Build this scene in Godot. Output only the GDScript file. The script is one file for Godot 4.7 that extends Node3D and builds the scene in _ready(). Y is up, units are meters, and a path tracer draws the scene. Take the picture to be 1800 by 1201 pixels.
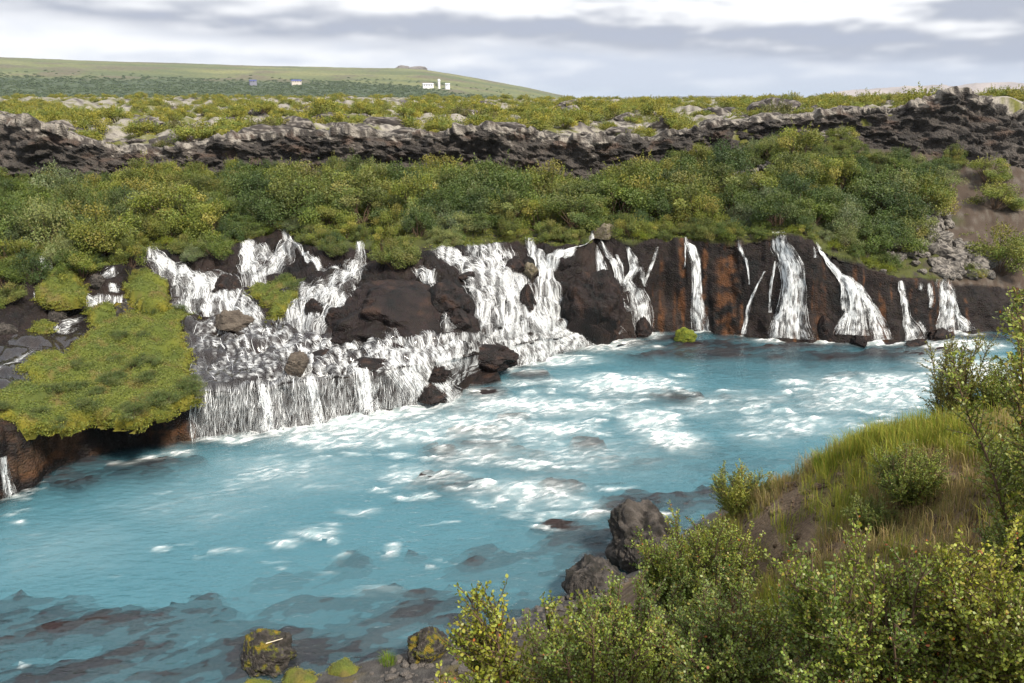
extends Node3D
# A glacier-fed river below a lava field: springs pour as waterfalls from under the shrubs of the far bank.
# Units are metres, y is up, the river's surface is y = 0.

const BANK := [
	[Vector3(-19.10,-1.60,-20.77),Vector3(-19.10,0.00,-21.47),Vector3(-18.86,2.22,-21.82),Vector3(-26.06,2.40,-31.47),Vector3(-30.18,4.40,-37.56),Vector3(-45.01,6.63,-58.00),Vector3(-44.08,12.32,-58.50),Vector3(-47.64,12.37,-63.50)],
	[Vector3(-18.71,-1.60,-21.43),Vector3(-18.71,0.00,-22.13),Vector3(-18.47,2.25,-22.48),Vector3(-25.26,2.43,-32.02),Vector3(-29.03,4.45,-37.90),Vector3(-42.94,6.73,-58.00),Vector3(-42.20,12.15,-58.62),Vector3(-45.61,12.20,-63.62)],
	[Vector3(-18.30,-1.60,-22.14),Vector3(-18.30,0.00,-22.84),Vector3(-18.06,2.29,-23.19),Vector3(-24.44,2.45,-32.58),Vector3(-27.88,4.50,-38.24),Vector3(-40.88,6.83,-58.00),Vector3(-40.31,11.98,-58.75),Vector3(-43.56,12.03,-63.75)],
	[Vector3(-17.87,-1.60,-22.88),Vector3(-17.87,0.00,-23.58),Vector3(-17.63,2.34,-23.93),Vector3(-23.60,2.47,-33.17),Vector3(-26.71,4.55,-38.60),Vector3(-38.81,6.93,-58.00),Vector3(-38.41,11.82,-58.88),Vector3(-41.51,11.87,-63.88)],
	[Vector3(-17.41,-1.60,-23.66),Vector3(-17.41,0.00,-24.36),Vector3(-17.18,2.38,-24.71),Vector3(-22.73,2.50,-33.78),Vector3(-25.52,4.60,-38.97),Vector3(-36.75,7.03,-58.00),Vector3(-36.50,11.65,-59.00),Vector3(-39.44,11.70,-64.00)],
	[Vector3(-16.88,-1.60,-24.42),Vector3(-16.88,0.00,-25.12),Vector3(-16.71,2.12,-25.47),Vector3(-22.10,2.55,-34.89),Vector3(-24.69,4.70,-40.01),Vector3(-35.02,6.92,-58.50),Vector3(-34.52,11.36,-59.00),Vector3(-37.31,11.41,-64.00)],
	[Vector3(-16.68,-1.60,-25.88),Vector3(-16.68,0.00,-26.58),Vector3(-16.61,1.56,-26.93),Vector3(-21.44,2.60,-36.08),Vector3(-23.83,4.80,-41.14),Vector3(-33.25,6.81,-59.00),Vector3(-32.98,10.64,-59.67),Vector3(-35.64,10.69,-64.67)],
	[Vector3(-16.14,-1.60,-26.85),Vector3(-16.14,0.00,-27.55),Vector3(-16.09,1.43,-27.90),Vector3(-20.50,2.60,-36.87),Vector3(-22.10,4.75,-40.64),Vector3(-31.16,6.87,-59.00),Vector3(-31.39,9.94,-60.38),Vector3(-33.92,9.99,-65.38)],
	[Vector3(-15.41,-1.60,-27.57),Vector3(-15.41,0.00,-28.27),Vector3(-15.37,1.41,-28.62),Vector3(-19.53,2.60,-37.69),Vector3(-20.40,4.70,-40.16),Vector3(-29.08,6.93,-59.00),Vector3(-29.68,9.32,-61.00),Vector3(-32.08,9.37,-66.00)],
	[Vector3(-14.44,-1.60,-27.88),Vector3(-14.44,0.00,-28.58),Vector3(-14.39,1.55,-28.93),Vector3(-18.23,2.60,-37.90),Vector3(-20.26,4.87,-43.18),Vector3(-27.21,7.02,-59.50),Vector3(-27.79,8.98,-61.42),Vector3(-30.04,9.03,-66.42)],
	[Vector3(-13.38,-1.60,-27.99),Vector3(-13.38,0.00,-28.69),Vector3(-13.30,1.77,-29.04),Vector3(-16.91,2.60,-38.11),Vector3(-18.93,4.81,-43.72),Vector3(-25.31,7.12,-60.00),Vector3(-25.66,9.20,-61.50),Vector3(-27.73,9.25,-66.50)],
	[Vector3(-12.47,-1.60,-28.55),Vector3(-12.47,0.00,-29.25),Vector3(-12.41,1.67,-29.60),Vector3(-15.42,2.60,-37.90),Vector3(-17.31,4.70,-43.56),Vector3(-23.31,7.27,-60.33),Vector3(-23.54,9.57,-61.64),Vector3(-25.43,9.62,-66.64)],
	[Vector3(-11.46,-1.60,-28.91),Vector3(-11.46,-0.00,-29.61),Vector3(-11.41,1.69,-29.96),Vector3(-13.93,2.60,-37.64),Vector3(-16.22,4.89,-45.05),Vector3(-21.29,7.42,-60.67),Vector3(-21.48,9.97,-62.00),Vector3(-23.21,10.02,-67.00)],
	[Vector3(-10.41,-1.60,-29.21),Vector3(-10.41,0.00,-29.91),Vector3(-10.35,1.74,-30.26),Vector3(-12.46,2.60,-37.38),Vector3(-15.09,5.06,-46.70),Vector3(-19.25,7.57,-61.00),Vector3(-19.32,10.09,-62.00),Vector3(-20.88,10.14,-67.00)],
	[Vector3(-9.37,-1.60,-29.64),Vector3(-9.37,0.00,-30.34),Vector3(-9.32,1.72,-30.69),Vector3(-10.80,2.60,-36.37),Vector3(-13.89,5.20,-48.50),Vector3(-17.12,7.42,-61.00),Vector3(-17.16,10.22,-62.00),Vector3(-18.54,10.27,-67.00)],
	[Vector3(-8.31,-1.60,-30.09),Vector3(-8.31,-0.00,-30.79),Vector3(-8.27,1.69,-31.14),Vector3(-9.22,2.60,-35.41),Vector3(-11.23,4.95,-44.55),Vector3(-14.99,7.27,-61.00),Vector3(-15.01,10.30,-62.00),Vector3(-16.22,10.35,-67.00)],
	[Vector3(-7.25,-1.60,-30.71),Vector3(-7.25,-0.00,-31.41),Vector3(-7.22,1.62,-31.76),Vector3(-7.83,2.60,-35.05),Vector3(-9.49,4.90,-43.85),Vector3(-12.84,7.44,-61.00),Vector3(-12.86,10.38,-62.00),Vector3(-13.90,10.43,-67.00)],
	[Vector3(-6.14,-1.60,-31.31),Vector3(-6.14,0.00,-32.01),Vector3(-6.12,1.58,-32.36),Vector3(-6.48,2.60,-34.81),Vector3(-7.88,4.91,-43.71),Vector3(-10.69,7.58,-61.00),Vector3(-10.72,10.28,-62.00),Vector3(-11.59,10.33,-67.00)],
	[Vector3(-4.98,-1.60,-31.77),Vector3(-4.98,0.00,-32.47),Vector3(-4.95,1.67,-32.82),Vector3(-5.21,2.60,-34.99),Vector3(-6.21,4.96,-43.02),Vector3(-8.55,7.62,-61.00),Vector3(-8.58,10.18,-62.00),Vector3(-9.27,10.23,-67.00)],
	[Vector3(-3.78,-1.60,-32.26),Vector3(-3.78,0.00,-32.96),Vector3(-3.76,1.75,-33.31),Vector3(-3.94,2.58,-35.28),Vector3(-4.62,5.02,-42.63),Vector3(-6.41,7.62,-61.00),Vector3(-6.43,10.24,-62.00),Vector3(-6.95,10.29,-67.00)],
	[Vector3(-2.56,-1.60,-32.84),Vector3(-2.56,0.00,-33.54),Vector3(-2.55,1.80,-33.89),Vector3(-2.68,2.50,-36.04),Vector3(-3.13,5.10,-43.46),Vector3(-4.28,7.46,-61.00),Vector3(-4.29,10.42,-62.00),Vector3(-4.63,10.47,-67.00)],
	[Vector3(-1.39,-1.60,-36.08),Vector3(-1.39,0.00,-36.78),Vector3(-1.39,1.07,-37.13),Vector3(-1.40,2.01,-37.63),Vector3(-1.58,5.18,-43.88),Vector3(-2.14,7.30,-61.00),Vector3(-2.14,10.71,-62.00),Vector3(-2.31,10.76,-67.00)],
	[Vector3(0.00,-1.60,-37.53),Vector3(0.00,0.00,-38.23),Vector3(0.00,0.95,-38.58),Vector3(0.00,1.67,-39.08),Vector3(0.00,5.20,-44.59),Vector3(0.00,6.92,-60.60),Vector3(0.00,10.72,-61.88),Vector3(0.00,10.77,-66.88)],
	[Vector3(1.47,-1.60,-38.50),Vector3(1.47,0.00,-39.20),Vector3(1.48,0.97,-39.55),Vector3(1.49,1.62,-40.05),Vector3(1.59,5.16,-44.33),Vector3(2.12,6.49,-60.10),Vector3(2.13,10.32,-61.56),Vector3(2.30,10.37,-66.56)],
	[Vector3(3.06,-1.60,-40.10),Vector3(3.06,0.00,-40.80),Vector3(3.06,0.76,-41.15),Vector3(3.08,1.57,-41.65),Vector3(3.15,5.20,-43.78),Vector3(4.23,6.58,-60.00),Vector3(4.26,9.99,-61.50),Vector3(4.60,10.04,-66.50)],
	[Vector3(4.68,-1.60,-41.02),Vector3(4.68,0.00,-41.72),Vector3(4.69,1.19,-42.18),Vector3(4.67,2.50,-42.35),Vector3(4.97,5.41,-46.23),Vector3(6.34,6.78,-60.00),Vector3(6.40,9.76,-61.56),Vector3(6.92,9.81,-66.56)],
	[Vector3(6.42,-1.60,-42.37),Vector3(6.42,0.00,-43.07),Vector3(6.42,1.70,-43.72),Vector3(6.42,3.40,-44.03),Vector3(6.42,5.15,-44.60),Vector3(8.47,7.21,-60.29),Vector3(8.57,9.84,-61.83),Vector3(9.26,9.89,-66.83)],
	[Vector3(8.21,-1.60,-43.42),Vector3(8.21,0.00,-44.12),Vector3(8.19,1.67,-44.70),Vector3(8.18,3.34,-44.93),Vector3(8.16,5.06,-45.42),Vector3(10.62,7.70,-60.64),Vector3(10.75,10.03,-62.11),Vector3(11.62,10.08,-67.11)],
	[Vector3(9.95,-1.60,-43.92),Vector3(9.95,0.00,-44.62),Vector3(9.94,1.66,-45.20),Vector3(9.92,3.31,-45.43),Vector3(9.90,5.02,-45.92),Vector3(12.79,8.20,-61.00),Vector3(12.94,10.39,-62.39),Vector3(13.98,10.44,-67.39)],
	[Vector3(11.50,-1.60,-43.45),Vector3(11.50,0.00,-44.15),Vector3(11.48,1.66,-44.73),Vector3(11.46,3.31,-44.96),Vector3(11.44,5.02,-45.45),Vector3(15.01,8.72,-61.50),Vector3(15.14,10.79,-62.69),Vector3(16.36,10.84,-67.69)],
	[Vector3(13.01,-1.60,-42.99),Vector3(13.01,0.00,-43.69),Vector3(12.99,1.66,-44.27),Vector3(12.97,3.31,-44.50),Vector3(12.95,5.02,-44.99),Vector3(17.24,9.26,-62.00),Vector3(17.35,11.22,-63.00),Vector3(18.75,11.27,-68.00)],
	[Vector3(14.50,-1.60,-42.54),Vector3(14.50,0.00,-43.24),Vector3(14.46,1.82,-43.82),Vector3(14.42,3.64,-44.05),Vector3(14.38,5.51,-44.54),Vector3(19.38,9.42,-62.00),Vector3(19.50,11.37,-63.00),Vector3(21.08,11.42,-68.00)],
	[Vector3(15.96,-1.60,-42.09),Vector3(15.96,0.00,-42.79),Vector3(15.92,1.79,-43.37),Vector3(15.88,3.58,-43.60),Vector3(15.84,5.42,-44.09),Vector3(21.52,9.59,-62.00),Vector3(21.66,11.52,-63.00),Vector3(23.40,11.57,-68.00)],
	[Vector3(17.48,-1.60,-41.88),Vector3(17.48,0.00,-42.58),Vector3(17.45,1.61,-43.15),Vector3(17.43,3.22,-43.38),Vector3(17.40,4.88,-43.88),Vector3(23.66,9.69,-62.00),Vector3(23.80,11.68,-63.00),Vector3(25.72,11.73,-68.00)],
	[Vector3(18.98,-1.60,-41.66),Vector3(18.98,0.00,-42.36),Vector3(18.98,1.39,-42.94),Vector3(18.98,2.77,-43.17),Vector3(18.98,4.20,-43.66),Vector3(25.83,9.53,-62.00),Vector3(25.95,11.85,-63.00),Vector3(28.04,11.90,-68.00)],
	[Vector3(20.63,-1.60,-41.82),Vector3(20.63,0.00,-42.52),Vector3(20.66,1.19,-43.10),Vector3(20.69,2.38,-43.33),Vector3(20.72,3.61,-43.82),Vector3(27.84,9.33,-61.62),Vector3(28.10,11.94,-63.00),Vector3(30.36,11.99,-68.00)],
	[Vector3(22.29,-1.60,-41.98),Vector3(22.29,0.00,-42.68),Vector3(22.35,1.03,-43.26),Vector3(22.40,2.06,-43.49),Vector3(22.46,3.13,-43.98),Vector3(29.71,9.11,-61.00),Vector3(30.13,12.29,-62.83),Vector3(32.56,12.34,-67.83)],
	[Vector3(24.20,-1.60,-42.59),Vector3(24.20,0.00,-43.29),Vector3(24.27,0.95,-43.87),Vector3(24.34,1.89,-44.10),Vector3(24.42,2.86,-44.59),Vector3(31.55,8.89,-60.37),Vector3(31.78,13.18,-62.12),Vector3(34.34,13.23,-67.12)],
	[Vector3(26.15,-1.60,-43.22),Vector3(26.15,0.00,-43.92),Vector3(26.25,0.85,-44.50),Vector3(26.34,1.70,-44.73),Vector3(26.43,2.58,-45.22),Vector3(33.20,8.73,-59.50),Vector3(33.83,13.17,-62.00),Vector3(36.56,13.22,-67.00)],
	[Vector3(28.24,-1.60,-44.00),Vector3(28.24,0.00,-44.70),Vector3(28.36,0.73,-45.28),Vector3(28.48,1.47,-45.51),Vector3(28.60,2.23,-46.00),Vector3(34.57,8.65,-58.25),Vector3(35.70,12.06,-61.25),Vector3(38.58,12.11,-66.25)],
	[Vector3(30.26,-1.60,-44.59),Vector3(30.26,0.00,-45.29),Vector3(30.40,0.69,-45.87),Vector3(30.53,1.38,-46.10),Vector3(30.67,2.08,-46.59),Vector3(36.22,8.40,-57.56),Vector3(37.47,11.57,-60.56),Vector3(40.49,11.62,-65.56)],
	[Vector3(32.30,-1.60,-45.14),Vector3(32.30,0.00,-45.84),Vector3(32.45,0.66,-46.41),Vector3(32.59,1.32,-46.64),Vector3(32.75,2.00,-47.14),Vector3(37.93,8.12,-57.00),Vector3(39.22,11.43,-60.00),Vector3(42.38,11.48,-65.00)],
	[Vector3(34.24,-1.60,-45.49),Vector3(34.24,0.00,-46.19),Vector3(34.40,0.65,-46.77),Vector3(34.56,1.30,-47.00),Vector3(34.72,1.96,-47.49),Vector3(39.80,7.95,-56.76),Vector3(41.13,11.41,-59.76),Vector3(44.44,11.46,-64.76)],
	[Vector3(36.22,-1.60,-45.86),Vector3(36.22,0.00,-46.56),Vector3(36.39,0.64,-47.14),Vector3(36.55,1.27,-47.37),Vector3(36.73,1.93,-47.86),Vector3(41.65,7.79,-56.52),Vector3(43.02,11.38,-59.52),Vector3(46.48,11.43,-64.52)],
	[Vector3(38.22,-1.60,-46.23),Vector3(38.22,0.00,-46.93),Vector3(38.40,0.63,-47.51),Vector3(38.58,1.25,-47.73),Vector3(38.76,1.90,-48.23),Vector3(43.50,7.63,-56.29),Vector3(44.89,11.36,-59.29),Vector3(48.51,11.41,-64.29)],
	[Vector3(40.25,-1.60,-46.60),Vector3(40.25,0.00,-47.30),Vector3(40.44,0.61,-47.88),Vector3(40.63,1.23,-48.11),Vector3(40.82,1.86,-48.60),Vector3(45.32,7.46,-56.05),Vector3(46.75,11.34,-59.05),Vector3(50.52,11.39,-64.05)]]
const FALLS := [
	["waterfall","broad white fall spilling in two tiers below a round mossy shrub",[["s",150,[[9.240,4.026,0.140],[9.700,3.823,0.500],[10.600,3.588,1.000],[11.100,3.456,1.100]]],
		["s",150,[[10.000,3.751,0.600],[10.900,3.599,1.000],[11.200,3.446,1.100],[11.240,3.385,1.100],[11.100,3.202,1.000],[11.200,3.069,1.100]]],
		["s",70,[[11.700,3.466,0.600],[12.200,3.222,0.500],[12.600,3.100,0.600],[13.100,3.008,0.700]]],
		["f",70,[[11.600,3.161,0.900],[12.400,3.049,0.900],[12.600,2.896,1.200]]]]],
	["waterfall","forked white cascade dropping through black rocks behind the long mossy hummock",[["s",60,[[12.500,4.016,0.100],[12.600,3.792,0.220],[12.800,3.548,0.400],[12.960,3.405,0.400]]],
		["s",45,[[12.600,4.006,0.100],[13.000,3.833,0.400],[13.400,3.629,0.400]]],
		["s",60,[[13.960,4.026,0.120],[14.240,3.884,0.240],[13.840,3.670,0.360],[13.400,3.456,0.400]]],
		["s",40,[[14.240,3.945,0.140],[14.700,3.874,0.300],[15.200,3.772,0.400],[15.800,3.721,0.400]]]]],
	["waterfall","narrow white chute between two rounded green shrubs",[["s",50,[[16.600,4.087,0.120],[16.680,3.965,0.160],[16.600,3.802,0.300]]],
		["s",60,[[16.640,3.833,0.400],[16.200,3.660,0.500],[15.600,3.507,0.600],[15.200,3.395,0.600]]]]],
	["waterfall","fan of white strands pouring over round black boulders above the foaming shelf",[["s",130,[[15.500,3.497,0.800],[15.100,3.354,0.900],[14.800,3.181,0.900],[14.700,3.008,0.800]]],
		["s",60,[[15.800,3.446,0.400],[16.200,3.324,0.400],[16.360,3.171,0.300],[16.440,3.028,0.300]]],
		["s",140,[[16.500,3.558,0.300],[17.000,3.364,0.300],[17.360,3.181,0.500],[17.500,2.998,0.800]]],
		["s",50,[[17.800,3.466,0.200],[18.000,3.364,0.200],[17.800,3.273,0.300]]]]],
	["waterfall","thin trickles crossing the big smooth dark rock",[["s",30,[[18.700,3.792,0.200],[19.000,3.711,0.300],[19.100,3.568,0.200]]],
		["s",40,[[19.200,3.558,0.120],[19.500,3.344,0.120],[19.700,3.140,0.140],[19.800,3.018,0.200]]],
		["s",30,[[17.800,3.426,0.200],[18.300,3.303,0.160],[18.500,3.171,0.140]]]]],
	["waterfall","widest white cascade tumbling from the shrubs to the blue river",[["s",170,[[19.300,4.006,0.300],[20.000,3.853,0.400],[20.800,3.650,0.600],[21.600,3.405,0.800],[21.800,3.120,0.900],[21.600,2.723,0.900]]],
		["s",110,[[21.000,3.996,0.700],[21.300,3.813,0.800],[21.600,3.670,0.700],[22.000,3.497,0.600]]],
		["s",90,[[22.000,3.629,0.400],[22.300,3.426,0.400],[22.600,3.191,0.600],[23.000,2.723,0.800]]],
		["s",170,[[22.600,4.026,0.140],[22.900,3.843,0.240],[23.200,3.629,0.260],[23.300,3.375,0.500],[23.700,3.100,0.600],[24.200,2.163,0.800],[24.800,1.206,1.100]]],
		["s",150,[[23.000,3.212,0.600],[23.400,2.733,0.800],[23.800,1.705,1.100],[24.000,1.073,1.200]]],
		["s",60,[[22.200,3.497,0.400],[22.000,3.303,0.400],[22.100,3.059,0.400]]],
		["s",160,[[22.000,3.028,0.900],[22.600,2.102,0.900],[22.900,1.277,1.000],[22.900,0.971,1.100]]],
		["s",60,[[20.400,3.517,0.200],[20.900,3.293,0.200],[21.000,3.049,0.200]]]]],
	["waterfall","white water sliding along the crest of the dark rock shoulder",[["s",90,[[24.900,4.047,0.080],[24.700,3.935,0.140],[24.100,3.945,0.180],[23.600,3.843,0.200],[23.320,3.660,0.200]]],
		["s",50,[[23.700,3.925,0.200],[23.440,3.813,0.200],[23.240,3.629,0.180]]]]],
	["waterfall","low curtain of thin strands over the dark ledge beside the river",[["s",55,[[19.800,2.896,0.300],[19.800,2.652,0.400],[19.900,2.153,0.400],[20.000,1.888,0.500]]],
		["s",45,[[20.800,2.865,0.900],[20.800,2.438,0.900],[20.840,1.643,0.900]]],
		["s",70,[[22.000,2.652,0.600],[22.000,1.969,0.600],[22.100,1.195,0.600]]]]],
	["waterfall","stepped white stream running down the black stones into the river",[["s",110,[[17.800,2.998,0.600],[18.400,2.448,0.500],[18.900,1.888,0.500],[19.400,1.399,0.500],[19.800,0.951,0.600]]],
		["s",80,[[17.400,2.855,0.500],[17.800,2.346,0.500],[18.300,1.827,0.500],[18.700,1.338,0.500],[18.900,1.032,0.600]]],
		["s",80,[[18.800,2.957,0.400],[19.200,2.540,0.400],[19.600,2.010,0.400],[19.800,1.776,0.500]]],
		["f",60,[[20.600,1.705,0.600],[20.300,1.480,0.600],[20.000,1.328,0.600]]]]],
	["waterfall","wide lacy curtain falling over the black shelf edge into turquoise water",[["c",330,[[12.400,2.112,1.700],[12.400,1.949,1.700],[12.360,1.440,1.700],[12.360,0.941,1.650]]],
		["c",300,[[14.900,2.163,1.700],[14.900,1.908,1.700],[14.920,1.430,1.700],[14.960,0.961,1.650]]],
		["s",140,[[16.640,2.295,0.260],[16.760,1.949,0.300],[16.900,1.409,0.340],[16.960,0.941,0.500]]],
		["s",60,[[14.800,2.193,0.140],[14.960,1.908,0.160],[15.120,1.399,0.180],[15.200,0.931,0.260]]],
		["s",60,[[13.100,2.112,0.140],[13.240,1.908,0.140],[13.360,1.501,0.160],[13.440,1.012,0.240]]],
		["c",120,[[18.000,2.010,0.900],[18.000,1.786,0.900],[18.040,1.419,0.900],[18.080,1.032,0.900]]]]],
	["shelf_rapids","white rapids racing across the dark shelf above the lacy curtain",[["f",300,[[12.800,3.028,1.300],[12.600,2.753,2.000],[13.000,2.407,2.300],[13.400,2.102,2.500]]],
		["f",240,[[15.600,2.967,1.600],[15.400,2.703,2.000],[15.500,2.336,2.000],[15.800,2.041,2.000]]],
		["f",200,[[13.600,2.957,2.000],[14.800,2.794,2.500],[16.400,2.438,2.000],[17.000,2.071,1.600]]],
		["f",160,[[16.800,2.937,1.200],[17.200,2.631,1.300],[17.800,2.193,1.200],[18.200,1.908,1.000]]]]],
	["waterfall","forked white fall joining above a small pyramid rock",[["s",60,[[24.960,3.802,0.100],[25.100,3.548,0.140],[25.200,3.303,0.140],[25.360,3.059,0.100]]],
		["s",36,[[25.320,3.273,0.080],[25.600,2.713,0.090],[25.900,2.132,0.080],[26.160,1.817,0.100]]],
		["s",50,[[25.160,3.843,0.080],[25.600,3.446,0.100],[25.800,2.967,0.140],[26.120,2.621,0.140]]],
		["s",60,[[26.040,3.965,0.080],[26.260,3.517,0.120],[26.320,3.161,0.120],[26.080,2.815,0.140],[26.240,2.478,0.240]]],
		["s",20,[[25.700,3.629,0.050],[25.840,3.324,0.060],[25.960,2.845,0.080]]],
		["s",24,[[27.000,3.843,0.050],[26.900,3.395,0.060],[26.560,2.682,0.080]]],
		["s",18,[[26.440,3.242,0.040],[26.480,2.876,0.060],[26.600,2.580,0.080]]],
		["s",120,[[26.320,2.550,0.200],[26.480,2.112,0.300],[26.560,1.552,0.340],[26.600,1.032,0.340]]]]],
	["waterfall","single straight white fall between dark bare walls",[["s",120,[[28.080,3.986,0.080],[28.280,3.843,0.220],[28.480,3.283,0.180],[28.520,2.316,0.180],[28.560,1.643,0.260],[28.640,1.053,0.340]]],
		["s",10,[[28.060,3.874,0.030],[28.060,3.171,0.030]]]]],
	["waterfall","hair-thin trickle beside the orange stained wall",[["s",24,[[30.880,3.008,0.030],[30.600,2.560,0.050],[30.400,2.102,0.070],[30.240,1.562,0.080],[30.160,1.053,0.090]]],
		["s",12,[[30.000,4.006,0.060],[30.040,3.813,0.060],[30.240,3.497,0.040],[30.360,2.672,0.030]]]]],
	["waterfall","tallest broad white fall with a split foot",[["s",190,[[31.320,4.026,0.200],[31.520,3.670,0.360],[31.760,3.273,0.360],[31.920,2.692,0.360],[31.880,1.979,0.420],[31.840,1.460,0.500],[31.840,1.022,0.640]]],
		["s",40,[[31.560,1.817,0.100],[31.320,1.592,0.120],[31.200,1.246,0.160],[31.200,1.012,0.180]]],
		["s",20,[[31.240,3.314,0.040],[31.120,2.621,0.050],[31.080,1.745,0.060]]]]],
	["waterfall","slanting white fall spreading around a square wet block",[["s",170,[[32.760,3.996,0.120],[33.200,3.680,0.160],[33.700,3.324,0.260],[34.000,2.906,0.300],[34.100,2.122,0.360],[34.000,1.256,0.600]]],
		["s",110,[[33.800,3.456,0.120],[34.240,3.069,0.180],[34.640,2.448,0.240],[34.900,1.735,0.240],[35.000,1.063,0.280]]],
		["s",26,[[32.520,3.925,0.040],[32.560,3.609,0.040]]],
		["s",30,[[33.400,3.609,0.060],[33.600,3.089,0.060],[33.640,2.142,0.060]]],
		["s",40,[[33.840,2.183,0.080],[33.600,1.725,0.120],[33.520,1.419,0.160]]]]],
	["waterfall","slim tapering white fall beside the yellow stained rock",[["s",80,[[35.640,3.874,0.070],[35.680,3.324,0.080],[35.840,2.366,0.160],[36.040,1.521,0.220],[36.120,1.012,0.260]]],
		["s",20,[[36.300,1.918,0.040],[36.440,1.328,0.080]]]]],
	["waterfall","white fall with a trailing side strand below the boulder slope",[["s",110,[[37.120,3.996,0.240],[37.280,3.334,0.260],[37.360,2.336,0.240],[37.360,1.236,0.340]]],
		["s",40,[[37.440,3.344,0.100],[37.760,2.132,0.120],[38.040,1.195,0.200]]],
		["s",22,[[36.560,3.945,0.080],[36.600,3.303,0.060],[36.640,2.692,0.040]]],
		["s",14,[[36.200,3.904,0.060],[36.220,3.568,0.050]]]]],
	["waterfall","small white trickle under the bright lime bush",[["s",24,[[5.400,4.108,0.060],[5.520,3.996,0.100],[5.560,3.863,0.080]]],
		["s",26,[[5.680,4.057,0.050],[5.760,3.914,0.080],[5.880,3.741,0.090]]]]],
	["waterfall","short white fall between mossy hummocks over dark rubble",[["s",70,[[6.200,3.568,0.200],[6.200,3.426,0.240],[6.200,3.242,0.300]]],
		["s",12,[[5.840,3.497,0.040],[5.900,3.354,0.050]]],
		["s",14,[[5.200,3.568,0.060],[5.320,3.436,0.070]]]]],
	["waterfall","small cascade in steps left of the mossy shoulder",[["s",40,[[7.960,3.955,0.060],[7.840,3.792,0.200],[7.600,3.701,0.260]]],
		["s",40,[[7.920,3.639,0.100],[8.000,3.466,0.140]]],
		["s",80,[[7.800,3.426,0.600],[7.800,3.293,0.700],[7.900,3.171,0.800]]],
		["s",20,[[7.000,3.456,0.100],[7.300,3.354,0.200],[7.360,3.212,0.200]]]]],
	["waterfall","thin fall slipping down the brown cliff into the river",[["s",60,[[3.960,1.633,0.140],[4.120,1.358,0.180],[4.280,1.002,0.260]]]]],
	["channel_rapids","white riffle in the dark side channel behind the moss mat",[["f",60,[[5.200,2.733,0.300],[4.600,2.672,0.300],[3.600,2.601,0.400]]],
		["f",30,[[6.800,3.100,0.500],[6.200,2.977,0.400],[5.800,2.927,0.400]]]]]]
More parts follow.
